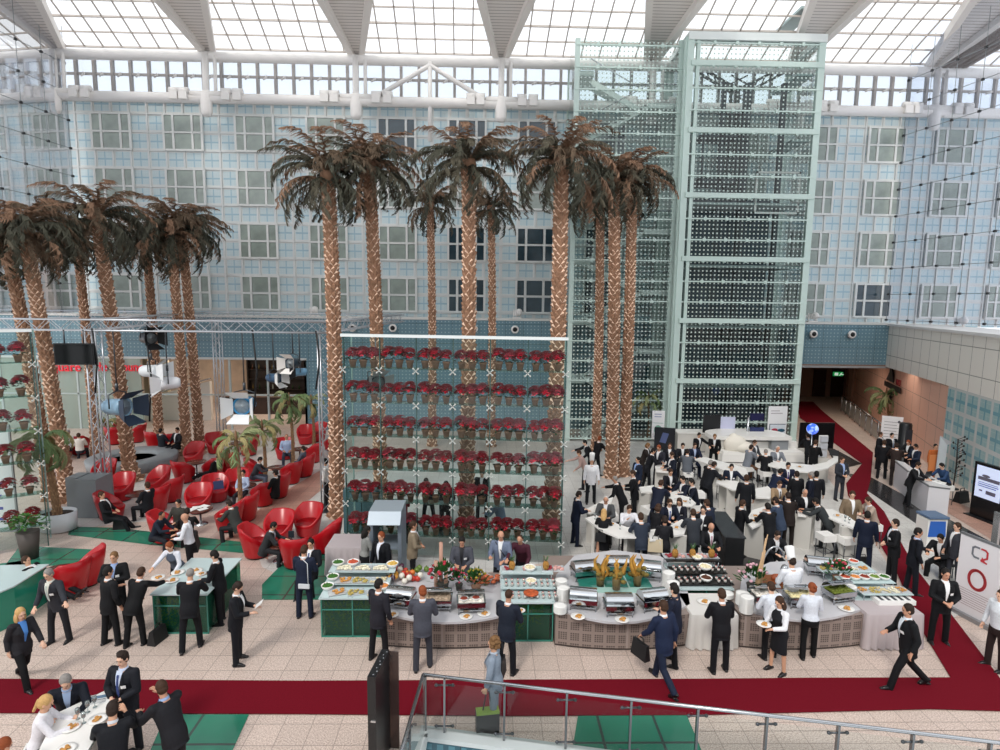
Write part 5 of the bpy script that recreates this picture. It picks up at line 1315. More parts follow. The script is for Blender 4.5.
a = MB(); a.ell((0, 0, 0), (.24, .24, .24), 20, 14); a.build('globe', BM_.m, t); a = MB(); a.tube([(0, 0, -.24), (0, 0, -t.location.z)], .02, 6); a.lathe([(0, -t.location.z), (.15, -t.location.z), (.15, -t.location.z+.02), (0, -t.location.z+.02)], 14); a.build('stem', STEEL, t)
t = thing('brochure_stand', 'white brochure rack beside the globe and the curved counter', 'rack', G(821, 470)); a = MB(); a.bb(-.2, .2, 0, .04, 0, 1.6); a.build('panel', TW, t)
for k in range(4): a = MB(); a.bb(-.17, .17, -.08, 0, .3+k*.34, .55+k*.34); a.build('pocket', mat('c8ccd2', .4), t)

# ---------------- registration counters at the right
A_, B_, C_ = G(926, 514), G(906, 500), G(947, 517)
def regdesk(A_, B_, C_, h, label):
    t = thing('registration_counter', label, 'counter', A_); l = B_-A_; r = C_-A_; f4 = l+r
    for nm, z0, z1, m, e in (('body', 0, h-.1, mat('dedde2', .4), 0), ('band', h-.1, h-.04, mat('7c8084', .3), .01), ('top', h-.04, h, mat('d7d8da', .3), .04)):
        pts = [V((0, 0, 0)), r, f4, l]; c = f4/2; a = MB(); a.prism([((p.x-c.x)*(1+e)+c.x, (p.y-c.y)*(1+e)+c.y) for p in pts], z0, z1); a.build(nm, m, t)
    return t
regdesk(A_, B_, C_, 1.1, 'white registration counter with grey band, the front one, facing the red runner')
A2, B2, C2 = G(905, 497), G(893, 486), G(915, 500)
regdesk(A2, B2, C2, 1.1, 'white registration counter behind the front one where people lean over')
put('laptop', mat('2a2c30', .4), lambda a: (a.bb(-.17, .17, -.12, .12, 0, .02), a.add([(-.17, .12, .02), (.17, .12, .02), (.17, .17, .24), (-.17, .17, .24), (-.17, .135, .02), (.17, .135, .02), (.17, .185, .24), (-.17, .185, .24)], [(0, 1, 2, 3), (7, 6, 5, 4), (3, 2, 6, 7), (0, 3, 7, 4), (1, 5, 6, 2)])), G(926, 477, 1.1)+V((0, .1, 0)), 'open dark laptop on the front registration counter', 'laptop', R(200))
put('laptop', mat('2a2c30', .4), lambda a: (a.bb(-.17, .17, -.12, .12, 0, .02), a.bb(-.17, .17, .12, .14, .02, .24)), G(834, 455, 1.085), 'open black laptop at the end of the curved white counter', 'laptop', R(150))
for i, (px, py) in enumerate(((935, 481), (941, 483), (930, 480))): put('leaflet_pile', PAP, lambda a: a.bb(-.1, .1, -.14, .14, 0, .03), G(px, py, 1.1), 'pile of leaflets on the front registration counter, '+['middle one', 'right one', 'left one'][i], 'leaflets', R(40))
t = thing('drink_stand', 'small white rack with a blue panel beside the seated men near the runner', 'rack', G(929, 546)); a = MB(); a.bb(-.3, .3, -.25, .25, 0, .95); a.build('body', TW, t); a = MB(); a.add([(-.28, -.26, .4), (.28, -.26, .4), (.24, -.26, .9), (-.24, -.26, .9)], [(0, 1, 2, 3)]); a.build('blue_panel', mat('2e66c0', .4), t); a = MB(); a.bb(-.3, .32, -.3, .3, .98, 1.04); a.build('top', mat('5b7393', .3), t)
t = thing('digital_display', 'black freestanding digital display with lit screen at the right edge', 'display', G(985, 519)); t.rotation_euler = (0, 0, R(-20))
t.location = (G(973, 515)+G(999, 525))/2; dd = G(999, 525)-G(973, 515); t.rotation_euler = (0, 0, atan2(dd.y, dd.x)); w = 1.12
a = MB(); a.bb(-w/2, w/2, -.07, .07, .03, 1.98); a.build('casing', mat('0c0d10', .25), t); a = MB(); a.bb(-w/2-.08, w/2+.08, -.25, .25, 0, .04); a.build('base', BLACK, t)
a = MB(); a.bb(-w/2+.1, w/2-.1, -.078, -.07, .75, 1.88); a.build('screen', mat('c5cfea', .3, emit=.55), t)
a = MB(); a.bb(-.38, .40, -.082, -.078, 1.38, 1.5); a.bb(-.3, -.18, -.082, -.078, .98, 1.03); a.bb(-.05, .3, -.082, -.078, .92, 1.05); a.ell((-.1, -.08, 1.55), (.15, .004, .05)); a.build('picture', mat('6d6a7c', .4), t)
a = MB(); a.bb(-.36, .38, -.082, -.078, 1.22, 1.25); a.bb(-.36, .3, -.082, -.078, 1.15, 1.18); a.bb(-.36, .35, -.082, -.078, 1.29, 1.31); a.build('text_lines', mat('5d74c0', .4), t)
# banner with the CQ mark and ring
L0, R0 = G(956, 612), G(990, 630); cb = (L0+R0)/2; dd = R0-L0; wb_ = .98
t = thing('banner', 'white roll-up banner with grey and red CQ mark and red ring at the right', 'banner', cb, atan2(dd.y, dd.x)-.0)
a = MB(); a.bb(-wb_/2, wb_/2, -.01, .01, .1, 2.0); a.build('sheet', mat('eeebee', .5), t); a = MB(); a.bb(-wb_/2-.02, wb_/2+.02, -.1, .1, 0, .1); a.bb(-wb_/2, wb_/2, -.02, .02, 1.98, 2.04); a.tube([(-.2, .25, .02), (.2, .25, .02)], .03, 6); a.tube([(0, .25, .02), (0, .02, 1.95)], .015, 6); a.build('frame', mat('9a9ca0', .3, .6), t)
def stroke(a, pts, w, y=-.018):
    for p, q in zip(pts, pts[1:]):
        p = V((p[0], 0, p[1])); q = V((q[0], 0, q[1])); d = (q-p).normalized(); n = V((-d.z, 0, d.x))*w/2; e = d*w*.3
        a.add([V((0, y, 0))+x for x in (p-e-n, q+e-n, q+e+n, p-e+n)], [(0, 1, 2, 3)])
a = MB(); stroke(a, [(-.02, 1.80), (-.12, 1.80), (-.17, 1.76), (-.17, 1.60), (-.12, 1.55), (-.02, 1.55)], .045); a.build('letter_c', mat('7d8089', .5), t)
a = MB(); stroke(a, [(.03, 1.80), (.12, 1.80), (.17, 1.76), (.17, 1.62)], .045); stroke(a, [(.17, 1.62), (.04, 1.53), (.17, 1.50)], .04); a.add([(.06, -.02, 1.62), (.18, -.02, 1.48), (.03, -.02, 1.50)], [(0, 1, 2)]); a.build('letter_q', mat('cc3a44', .5), t)
a = MB(); stroke(a, [(.19*cos(i*pi/14), 1.02+.23*sin(i*pi/14)) for i in range(29)], .07); a.build('ring', mat('d0454a', .5), t)
a = MB()
for i in range(8): a.bb(-.4, .35-.05*(i % 3), -.014, -.011, .30+i*.055, .315+i*.055)
a.build('text_lines', mat('b9a9ac', .5), t)
# dark shelf unit at the far right edge behind the banner
t = thing('partition_panel', 'dark panel with white rails right behind the CQ banner', 'partition', G(1000, 606)); a = MB(); a.bb(-.0, 1.2, .3, .4, 0, 2.3); a.build('panel', mat('1b1c20', .4), t); a = MB(); a.bb(-.02, 1.2, .26, .3, 1.15, 1.2); a.bb(-.02, 1.2, .26, .3, .5, .55); a.bb(-.04, .02, .26, .44, 0, 2.3); a.build('rail', STEEL, t)
# passage poster, column loudspeaker, white panel, black ornamental tree
poster('poster_stand', G(889, 456), .88, 1.55, .45, 'white poster on a stand in front of the rose wall', rz=-30, parts=(('text_lines', mat('a9a9ad', .5), lambda a: [a.bb(-.33, .3-.1*(k % 2), -.02, -.016, .8+k*.15, .83+k*.15) for k in range(7)]), ('logo', mat('55575f', .5), lambda a: a.ell((.28, -.02, 1.75), (.06, .005, .07)))))
t = thing('loudspeaker', 'tall black column loudspeaker beside the white poster', 'loudspeaker', G(902, 464)); a = MB(); a.lathe([(0, .0), (.3, 0), (.3, .04), (.26, .05), (.26, 1.9), (.22, 1.98), (0, 1.99)], 20); a.build('column', mat('15161a', .4), t); a = MB(); a.bb(-.15, .15, -.28, -.24, .4, 1.7); a.build('grille', mat('2b2e36', .6), t)
t = thing('white_sail_panel', 'white folded display panel in front of an orange backdrop beside the rose wall', 'panel', G(941, 487)); a = MB(); a.add([(-.3, 0, .05), (.12, .1, .05), (.16, .1, 1.75), (-.25, 0, 2.15), (.22, -.05, 1.9)], [(0, 1, 2, 3), (3, 2, 4)]); a.add([(-.3, .03, .05), (.12, .13, .05), (.16, .13, 1.75), (-.25, .03, 2.15), (.22, -.02, 1.9)], [(3, 2, 1, 0), (4, 2, 3)]); a.build('sheet', mat('d9dee4', .5), t); a = MB(); a.bb(-.45, .1, .2, .25, 0, 1.3); a.build('orange_back', mat('d98a55', .6), t)
t = thing('black_metal_tree', 'slender black ornamental metal tree against the blue glazed wall', 'ornament', G(953, 489)); a = MB(); a.tube([(0, 0, 0), (.03, 0, 1.0), (-.02, 0, 2.1)], .025, 6); rr = random.Random(4)
for i in range(22): z = .4+i*.08; s_ = rr.choice((-1, 1)); q = V((s_*rr.uniform(.15, .38), rr.uniform(-.1, .1), z+.12)); a.tube([(0, 0, z), q], .012, 4); a.ell(q, (.04, .03, .05), 6, 4)
a.build('branches', mat('1e1a1a', .5), t); a = MB(); a.lathe([(0, 0), (.2, 0), (.2, .03), (0, .03)], 16); a.build('base', BLACK, t)
PR.put('bagk', None, G(961, 502), R(20), 'black case lying at the foot of the blue glazed wall', None, 1.4)
# left roll-up banner
t = thing('banner', 'tall white roll-up banner with small blue logos at the left edge', 'banner', G(2, 531)+V((-.2, 0, 0)), R(4)); a = MB(); a.bb(-.95, .68, -.01, .01, .1, 3.3); a.build('sheet', mat('eceef2', .5), t); a = MB(); a.bb(-.97, .7, -.12, .12, 0, .1); a.bb(-.97, .7, -.03, .03, 3.3, 3.42); a.bb(.66, .71, -.03, .03, 0, 3.4); a.build('frame', mat('a9adb2', .3, .6), t)
a = MB()
for z in (1.5, 1.1, .7, .35): a.bb(-.3, .45 if z > 1.2 else .3, -.014, -.011, z, z+.09)
a.build('logos', mat('4b55a8', .5), t)
# ---------------- stair railing in the foreground
cr = V((-1.0, 9.40, 0)); sl_ = -.1874
t = thing('stair_railing', 'glass stair railing with steel handrail in the foreground', 'railing', cr)
def rl(x, z, d=0): return V((x, sl_*x+d, z))
a = MB(); a.tube([rl(-.05, 1.07), rl(11.5, 1.07)], .03, 10); a.build('handrail', STEEL, t)
a = MB(); a.tube([V((-.05, 0, 1.07)), V((-.16, -1.6, 1.07)), V((-.5, -4.4, 1.07))], .03, 10); a.build('handrail', STEEL, t)
PG = glass('f0f6f4', .993, refl=.05); xs = [.32+1.02*k for k in range(11)]
for i, x in enumerate(xs):
    a = MB(); a.bb(-.018, .018, -.03, .03, .03, 1.05); q = a.build('post', mat('8a8c8e', .25, .9), t); q.location = rl(x, 0)
    for z in (.16, .92):
        b = MB(); b.tube([(-.14, 0, z), (.14, 0, z)], .016, 6); b.ell((-.14, 0, z), (.035, .025, .03), 8, 6); b.ell((.14, 0, z), (.035, .025, .03), 8, 6); c2 = b.build('clamp', DSTEEL, q)
    if i: a = MB(); p_, q_ = rl(xs[i-1]+.05, .08), rl(x-.05, .08); a.quad(p_, q_, q_+V((0, 0, .88)), p_+V((0, 0, .88))); a.build('glass_panel', PG, t)
a = MB(); p_, q_ = rl(.02, .08), rl(xs[0]-.05, .08); a.quad(p_, q_, q_+V((0, 0, .88)), p_+V((0, 0, .88))); a.build('glass_panel', PG, t)
a = MB(); a.bb(-.05, .01, -.04, .04, .03, 1.05); a.build('post', mat('8a8c8e', .25, .9), t)
for k in range(3):
    a = MB(); y0, y1 = -.06-k*1.15, -.06-(k+1)*1.12; x0, x1 = y0*.1, y1*.105; a.quad((x0, y0, .08), (x1, y1, .08), (x1, y1, .96), (x0, y0, .96)); a.build('glass_panel', PG, t)
    a = MB(); a.bb(x1-.02, x1+.02, y1-.03, y1+.03, .03, 1.05); q = a.build('post', mat('8a8c8e', .25, .9), t)
    b = MB(); b.tube([(x1, y1-.14, .92), (x1, y1+.14, .92)], .016, 6); b.ell((x1, y1-.14, .92), (.03, .035, .03), 8, 6); b.ell((x1, y1+.14, .92), (.03, .035, .03), 8, 6); b.build('clamp', DSTEEL, q)
# black stele seen edge-on with a smoked glass back
q0 = P(372, 677, 8.35); 
t = thing('info_stele', 'black display stele seen edge-on with smoked glass back in the foreground', 'stele', V((q0.x, 8.35, 0)), R(0)); h = P(372, 677, 8.35).z
d0 = P(384, 650, 8.95); 
t.rotation_euler = (0, 0, -atan2(d0.x-q0.x, .6)); a = MB(); a.bb(-.075, .055, 0, .72, 0, h); a.build('casing', mat('131417', .35), t)
a = MB(); a.bb(-.085, -.075, .02, .70, .3, h-.05); a.build('screen', mat('24262b', .1), t)
a = MB(); a.bb(.056, .21, .70, .72, .0, h-.02); a.build('smoked_glass', glass('8f7f7a', .8), t); a = MB()
for k in range(8): a.ell((.0+.03*(k % 2), .06+k*.085, h), (.012, .012, .008), 6, 4)
a.bb(-.03, .05, -.01, 0, h-.75, h-.72); a.build('screws', STEEL, t)
# ============================================================ BUFFET
GRN = NG('green_glass_body'); gc = GRN.mix(GRN.noise(1.5), '1a7a64', '33987f'); GRNM = GRN.color(gc, .08)
GTOP = mat('c0d2d3', .1); TAUPE = pierced('pierced_taupe', '8d7d77', '564b47', '7a6b66', 1.12, 3.0, .082, dsz=.6, fw_=.05)
def _taupe():
    g = NG('pierced_taupe_panels'); o = g.sep(g.tc.outputs['Object']); u = g.m_('ADD', o[0], 50); v = g.m_('ADD', o[2], 50.01)
    cu = g.m_('FRACT', g.m_('MULTIPLY', u, 1/.255)); cv = g.m_('FRACT', g.m_('MULTIPLY', v, 1/.24))
    grp = g.m_('MULTIPLY', inb(g, cu, .12, .88), inb(g, cv, .12, .88))
    hu = g.m_('FRACT', g.m_('MULTIPLY', g.m_('SUBTRACT', cu, .12), 1/.19)); hv = g.m_('FRACT', g.m_('MULTIPLY', g.m_('SUBTRACT', cv, .12), 1/.19))
    hole = g.m_('MULTIPLY', grp, g.m_('MULTIPLY', inb(g, hu, .12, .85), inb(g, hv, .12, .85)))
    c = g.mix(hole, '93847d', '574c48'); c = g.mix(g.band(u, 1.56, .05), c, 'a3958e'); return g.color(c, .45)
TAUPE = _taupe(); CTOP = mat('c9c8cc', .25); CLOTH = mat('d9d6d2', .85, 0, .2); CLOTHP = mat('b9aeb0', .85)
def gx(px, py, z=0): return G(px, py, z)
def green_counter(x0, x1, y0, y1, h, label, ivy=True):
    t = thing('glass_counter', label, 'counter', (x0, y0, 0)); w, d = x1-x0, y1-y0
    a = MB(); a.bb(.06, w-.06, .06, d-.06, .0, h-.1); a.build('body', GRNM, t)
    a = MB()
    for p, q in (((0, 0), (w, 0)), ((w, 0), (w, d)), ((w, d), (0, d)), ((0, d), (0, 0))): a.quad((p[0], p[1], .02), (q[0], q[1], .02), (q[0], q[1], h-.03), (p[0], p[1], h-.03))
    a.build('glazing', glass('8cc4b4', .97, refl=.3), t)
    a = MB(); n = max(1, round(w/.7))
    for i in range(n+1): a.bb(w*i/n-.012, w*i/n+.012, -.02, .0, 0, h)
    a.bb(0, w, -.02, 0, h*.68, h*.68+.02); a.bb(0, w, -.02, 0, 0, .03); a.build('frame', mat('3f8e7e', .2), t)
    a = MB(); a.bb(-.04, w+.04, -.06, d+.04, h-.03, h); a.build('glass_top', GTOP, t)
    if ivy:
        a = MB(); r = random.Random(int(x0*100)); 
        for i in range(260):
            x = r.uniform(.08, w*.8); z = h*.9-abs(r.gauss(0, .25))*(1.6 if x < w*.4 else .8)
            if z < .1: continue
            c = V((x, .03+r.uniform(-.02, .02), z)); u = V((r.uniform(-1, 1), 0, r.uniform(-1, 1))).normalized()*.035; v = V((-u.z, 0, u.x))*.6; a.add([c-u, c-v, c+u, c+v], [(0, 1, 2, 3)])
        a.build('ivy', mat('4c9648', .6, 0, .4, .4, 30), t)
    return t
def tier(t, x0, x1, y0, y1, z, m=None, edge=None):
    o = t.location; a = MB(); a.bb(x0-o.x, x1-o.x, y0-o.y, y1-o.y, z-.02, z); a.build('tier_shelf', m or GTOP, t)
    for x in (x0+.04, x1-.04):
        for y in (y0+.04, y1-.04): a = MB(); a.tube([(x-o.x, y-o.y, .6), (x-o.x, y-o.y, z)], .01, 5); a.build('shelf_leg', STEEL, t)
FOODC = ['c4563a', 'd9b25a', '6f8a3a', '3f6b2a', 'e6d9b4', '8a3b2a', 'd98a4a', '5a3524']
def bowl(fc, r=.13):
    def mk():
        t = thing('bowl', '', 'bowl'); a = MB(); a.lathe([(0, 0), (r*.5, 0), (r*.85, .05), (r, .1), (r*.95, .1), (r*.75, .05), (0, .04)], 20); a.build('dish', PLATE, t)
        a = MB(); rr = random.Random(hash(fc) & 7); a.ell((0, 0, .075), (r*.85, r*.85, .035), 14, 8)
        for i in range(16): an = rr.uniform(0, 6.3); q = rr.uniform(0, r*.7); a.ell((cos(an)*q, sin(an)*q, .10), (.022, .018, .016), 6, 4)
        a.build('food', mat(fc, .7, 0, .3, .35, 25), t); return t
    return mk
def put_bowl(fc, p, lb, s=1.0): o = PR.put(('bowl', fc), bowl(fc), p, 0, lb, 'serving bowls', s); o['category'] = 'bowl'; return o
def glasslet():
    t = thing('dessert_glass', '', 'dessert'); a = MB(); a.lathe([(0, 0), (.022, 0), (.032, .06), (.028, .06), (0, .01)], 8); a.build('cup', glass('eef4f2', .7), t); a = MB(); a.lathe([(0, .01), (.024, .012), (.029, .052), (0, .062)], 8); a.build('cream', mat('e8cfc4', .6), t); a = MB(); a.ell((0, 0, .066), (.013, .013, .012), 6, 4); a.build('topping', mat('9c2f38', .5), t); return t
def platter(w, d, fc, n=18, seed=0):
    def mk():
        t = thing('platter', '', 'platter'); a = MB(); a.bb(-w/2, w/2, -d/2, d/2, 0, .012); a.bb(-w/2, w/2, -d/2, -d/2+.01, 0, .025); a.bb(-w/2, w/2, d/2-.01, d/2, 0, .025); a.build('tray', mat('d9dde0', .2, .4), t)
        a = MB(); rr = random.Random(seed)
        for i in range(n): a.ell((rr.uniform(-w*.42, w*.42), rr.uniform(-d*.36, d*.36), .03), (.035, .028, .022), 7, 5)
        a.build('food', mat(fc, .7, 0, .4, .35, 22), t); return t
    return mk
CH_ = mat('c9cccf', .12, 1.0)
def chafing(open_=False, fc=None):
    def mk():
        t = thing('chafing_dish', '', 'chafing dish')
        a = MB()
        for x in (-.27, .27):
            for y in (-.17, .17): a.tube([(x, y, 0), (x, y, .2)], .014, 6)
        a.bb(-.28, .28, -.18, -.16, .07, .09); a.bb(-.28, .28, .16, .18, .07, .09); a.build('stand', STEEL, t)
        a = MB(); a.bb(-.3, .3, -.2, .2, .15, .25); a.bb(-.31, .31, -.21, .21, .24, .26); a.build('pan', CH_, t)
        if fc: a = MB(); rr = random.Random(5); a.bb(-.27, .27, -.17, .17, .25, .268); [a.ell((rr.uniform(-.24, .24), rr.uniform(-.14, .14), .28), (.04, .03, .02), 7, 5) for _ in range(22)]; a.build('food', mat(fc, .6, 0, .4, .35, 20), t)
        a = MB(); n = 12; vs = []; s0, s1 = (0, pi) if not open_ else (R(60), R(175))
        for x in (-.29, .29):
            for k in range(n+1): an = s0+(s1-s0)*k/n; vs.append((x, -.2*cos(an), .26+.19*sin(an)))
        fs = [(k, k+1, k+n+2, k+n+1) for k in range(n)]; a.add(vs, fs, 0, True)
        if not open_: a.add(vs[:n+1], [tuple(range(n+1))]); a.add(vs[n+1:], [tuple(range(n+1))[::-1]])
        a.build('roll_lid', CH_, t)
        a = MB(); hy = -.19 if not open_ else .02; hz = .33 if not open_ else .47; a.tube([(-.12, hy, hz), (-.12, hy-.04, hz+.01), (.12, hy-.04, hz+.01), (.12, hy, hz)], .012, 6); a.build('lid_handle', DSTEEL, t)
        a = MB(); a.lathe([(0, .02), (.04, .02), (.04, .07), (0, .07)], 10, c=(-.12, 0, 0)); a.lathe([(0, .02), (.04, .02), (.04, .07), (0, .07)], 10, c=(.12, 0, 0)); a.build('burners', mat('5b4038', .5), t)
        return t
    return mk
ZC = .80
def curved_counter(top, base, label):
    w_ = [G(x, y, ZC) for x, y in top]; b_ = [G(x, y, 0) if isinstance(x, (int, float)) and y > 560 else V((0, 0, 0)) for x, y in base]
    c = sum(w_, V((0, 0, 0)))/len(w_); c.z = 0; t = thing('buffet_counter', label, 'counter', c)
    a = MB(); a.prism([(p.x-c.x, p.y-c.y) for p in w_], ZC-.05, ZC); a.build('worktop', CTOP, t)
    front = [V((p.x-c.x, p.y-c.y, 0)) for p in b_]
    back = [V((front[-1].x, max(p.y for p in w_)-c.y-.25, 0)), V((front[0].x, max(p.y for p in w_)-c.y-.25, 0))]
    a = MB(); a.prism([(p.x, p.y) for p in front+back], .06, ZC-.05); a.build('pierced_front', TAUPE, t)
    a = MB(); a.prism([(p.x, p.y+.04) for p in front+back], 0, .06); a.build('plinth', mat('4b4341', .6), t)
    return t
def arc(x0, y0, xm, ym, x1, y1, n=9):
    out = []
    for i in range(n):
        s_ = i/(n-1); x = x0+(x1-x0)*s_; L0 = (x-xm)*(x-x1)/((x0-xm)*(x0-x1)); L1 = (x-x0)*(x-x1)/((xm-x0)*(xm-x1)); L2 = (x-x0)*(x-xm)/((x1-x0)*(x1-xm)); out.append((x, y0*L0+ym*L1+y1*L2))
    return out
# 1: left green glass counter with salads
X0 = G(322, 637).x; Y0 = 12.32; X1 = G(383, 640).x
t1 = green_counter(X0, X1, Y0, Y0+1.2, .93, 'green glass salad counter with ivy inside, left end of the buffet')
tier(t1, X0-.05, X1+.05, Y0+.42, Y0+.75, 1.02); tier(t1, X0-.05, X1+.12, Y0+.8, Y0+1.25, 1.13)
lb_ = 'on the left glass salad counter'
for i in range(3): PR.put(('plt', i), platter(.38, .3, ['c98f4a', 'b7a35a', 'd8c9a0'][i], 16, i), V((X0+.3+i*.42, Y0+.2, .93)), R(20), 'silver platter of canapes %s, front row, %s from the left' % (lb_, ORD[i]), 'platters')
for i in range(3): PR.put(('plt', i), None, V((X0+.35+i*.4, Y0+.58, 1.02)), 0, 'platter of canapes %s, middle shelf, %s from the left' % (lb_, ORD[i]), 'platters')
for i in range(3): PR.put(('plt', 3), platter(.4, .3, 'e6dfc6', 26, 7), V((X0+.3+i*.42, Y0+.98, 1.13)), 0, 'platter of pale appetisers %s, top shelf, %s from the left' % (lb_, ORD[i]), 'platters')
for fc, dx_, dy_, z, l2 in (('3f6b2a', .0, .35, .93, 'green salad at the front left corner'), ('3f6b2a', .05, .62, 1.02, 'green herbs on the middle shelf'), ('3f6b2a', .05, 1.12, 1.13, 'green salad at the rear left corner'), ('d98a4a', 1.25, .35, .93, 'orange salmon at the front right corner'), ('d9b25a', 1.35, 1.05, 1.13, 'yellow fruit at the rear right corner'), ('c4563a', .4, 1.14, 1.13, 'red peppers on the top shelf')):
    put_bowl(fc, V((X0+dx_+.05, Y0+dy_, z)), 'bowl of %s of the left glass salad counter' % l2, 1.1)
# 2: curved counter with chafing dishes and vegetables
curved_counter(arc(382, 612, 440, 622, 507, 614)+[(506, 582), (480, 570), (430, 566), (384, 578)], arc(384, 647, 440, 650, 500, 648, 7), 'curved buffet counter with pierced taupe front, left one, with flowers')
def cput(px, py, z=ZC): return G(px, py, z)
PR.put('chc', chafing(False), cput(401, 606), R(-12), 'closed chrome chafing dish with tilted lid beside the left glass salad counter', 'chafing dishes')
PR.put('cho', chafing(True, 'b5a08a'), cput(438, 608), 0, 'open chafing dish behind the man in grey suit', 'chafing dishes')
PR.put(('cho', 2), chafing(True, 'efe9df'), cput(471, 610), R(4), 'open chafing dish with two white soup pots on the left curved counter', 'chafing dishes')
for i, (px, py) in enumerate(((464, 601), (476, 600))): put_bowl('8a3b2a', G(px, py, 1.06), 'white pot set in the open chafing dish of the left curved counter, %s one' % ('left', 'right')[i], .75)
for i, (px, py) in enumerate(((392, 615), (466, 617), (484, 614))): PR.put('plate', None, cput(px, py), 0, 'white plate lying on the edge of the left curved counter, %s from the left' % ORD[i], 'plates with food', 1.1)
rr = random.Random(9)
for i in range(30):
    px, py = rr.uniform(386, 432), rr.uniform(571, 584)
    p = G(px, py, ZC); cc_ = rr.choice(['c23a2a', 'd9782f', 'e0a040', '5f7a2e', 'e9e3d6', '4a2038', 'b5372c'])
    def veg(c_=cc_):
        def mk():
            t = thing('vegetable', '', 'vegetable'); a = MB(); a.ell((0, 0, .07), (.075, .07, .07), 10, 8); a.build('flesh', mat(c_, .35), t); a = MB(); a.tube([(0, 0, .13), (.01, 0, .17)], .008, 5); a.build('stem', mat('4f6b2f', .6), t); return t
        return mk
    PR.put(('veg', cc_), veg(), p+V((0, 0, .0+.07*(i % 2))), rr.uniform(0, 6), '%s vegetable in the decorative heap at the back of the left curved counter, %s from the left' % ({'c23a2a': 'red', 'd9782f': 'orange', 'e0a040': 'yellow', '5f7a2e': 'green', 'e9e3d6': 'white', '4a2038': 'purple', 'b5372c': 'dark red'}[cc_], 'number'), 'decorative vegetables').__setitem__('_px', px)
vg = sorted([o for o in COL.objects if o.name.startswith('vegetable')], key=lambda o: o['_px'])
cnt = {}
for o in vg:
    c_ = o['label'].split(' ')[0] + (' dark' if False else ''); c_ = o['label'].split(' vegetable')[0]; cnt[c_] = cnt.get(c_, 0)+1; o['label'] = '%s vegetable in the heap on the left curved counter, %s of that colour' % (c_, ORD[cnt[c_]-1]); del o['_px']
put('shellfish_platter', mat('c96a44', .5, 0, .4, .4, 14, .4), lambda a: [a.ell((rr.uniform(-.32, .32), rr.uniform(-.16, .16), .06+rr.uniform(0, .12)), (.07, .05, .035), 7, 5) for _ in range(34)], cput(484, 583), 'big heap of orange-red seafood at the back of the left curved counter', 'food')
def plant(potc, fl, seed, sc=1.0):
    def mk():
        t = thing('flower_arrangement', '', 'flowers'); r = random.Random(seed)
        a = MB(); a.lathe([(0, 0), (.09, 0), (.12, .2), (.13, .22), (.1, .22), (0, .18)], 16); a.build('pot', mat(potc, .7), t)
        a = MB()
        for i in range(90):
            an = r.uniform(0, 6.3); el = r.uniform(-.1, 1.4); q = r.uniform(.15, .3); c = V((cos(an)*cos(el)*q, sin(an)*cos(el)*q, .3+sin(el)*q)); d = (c-V((0, 0, .2))).normalized(); u = d.cross(V((0, .3, 1))).normalized()*.04; a.add([c, c+d*.06+u, c+d*.14, c+d*.06-u], [(0, 1, 2, 3)])
        a.build('foliage', mat('2f5a2a', .6, 0, .3, .35, 15), t)
        a = MB()
        for i in range(14):
            an = r.uniform(0, 6.3); el = r.uniform(.2, 1.4); q = .3; a.ell((cos(an)*cos(el)*q, sin(an)*cos(el)*q, .34+sin(el)*q), (.04, .04, .03), 7, 5)
        a.build('blossoms', mat(fl, .6), t); return t
    return mk
for k, (px, py, fl, lb, s) in enumerate(((443, 592, 'b02238', 'beside the wooden candles on the left curved counter', 1.1), (476, 594, '9a8a2a', 'behind the open soup chafing dish', .9), (459, 590, 'c84a60', 'with pink blossoms between candles and seafood', .7), (837, 584, 'b33a4c', 'with red blossoms on the right curved counter', .9), (752, 594, 'd8a8b4', 'with pink lilies beside the bare branches', 1.1))):
    PR.put(('pl', fl), plant('7a5a48' if k % 2 else '3a3a34', fl, k), cput(px, py), k, 'flower arrangement '+lb, 'flower arrangements on the buffet', s)
for i, (px, py, h) in enumerate(((436, 592, .75), (441, 590, 1.15), (446, 592, .6))): put('wooden_candle', mat('b98f7c', .7), lambda a, h=h: a.tube([(0, 0, 0), (0, 0, h)], .045, 8), cput(px, py), 'wooden post candle among the flowers on the left curved counter, %s one' % ('left', 'tall middle', 'right')[i], 'candle')
def pineapple():
    t = thing('pineapple', '', 'pineapple'); a = MB(); a.ell((0, 0, .11), (.07, .07, .11), 14, 12); a.build('fruit', mat('a8793a', .7, 0, .3, .4, 40, .8), t); a = MB()
    for i in range(18): an = i*2.4; tl = .03+.02*(i % 4); a.add([(cos(an)*.015, sin(an)*.015, .2), (cos(an+1.5)*.012, sin(an+1.5)*.012, .2), (cos(an)*(tl+.03), sin(an)*(tl+.03), .36-.02*(i % 4))], [(0, 1, 2)])
    a.build('crown', mat('4d7048', .6), t); return t
# 3: middle glass counter
X0b, X1b = G(500, 641).x+.06, G(552, 641).x; Y0b = 12.15
t3 = green_counter(X0b, X1b, Y0b, Y0b+1.25, .93, 'green glass dessert counter between the two curved counters')
tier(t3, X0b-.05, X1b+.1, Y0b+.4, Y0b+.85, 1.02); tier(t3, X0b-.05, X1b+.1, Y0b+.9, Y0b+1.3, 1.13)
k = 0
for r_, (yy, zz) in enumerate(((.12, .93), (.27, .93), (.5, 1.02), (.7, 1.02))):
    for i in range(9):
        PR.put('dg', glasslet, V((X0b+.08+i*.135, Y0b+yy, zz)), 0, 'dessert glass on the middle glass counter, %s row, %s from the left' % (ORD[r_], ORD[i]), 'dessert glasses on the middle glass counter', 1.25)
put('berry_tart', mat('b5552e', .6, 0, .4, .4, 20), lambda a: a.lathe([(0, 0), (.15, 0), (.17, .03), (.15, .04), (0, .035)], 20), V((X0b+.62, Y0b+.2, 1.0)), 'round orange-brown tart on the middle glass counter', 'tart')
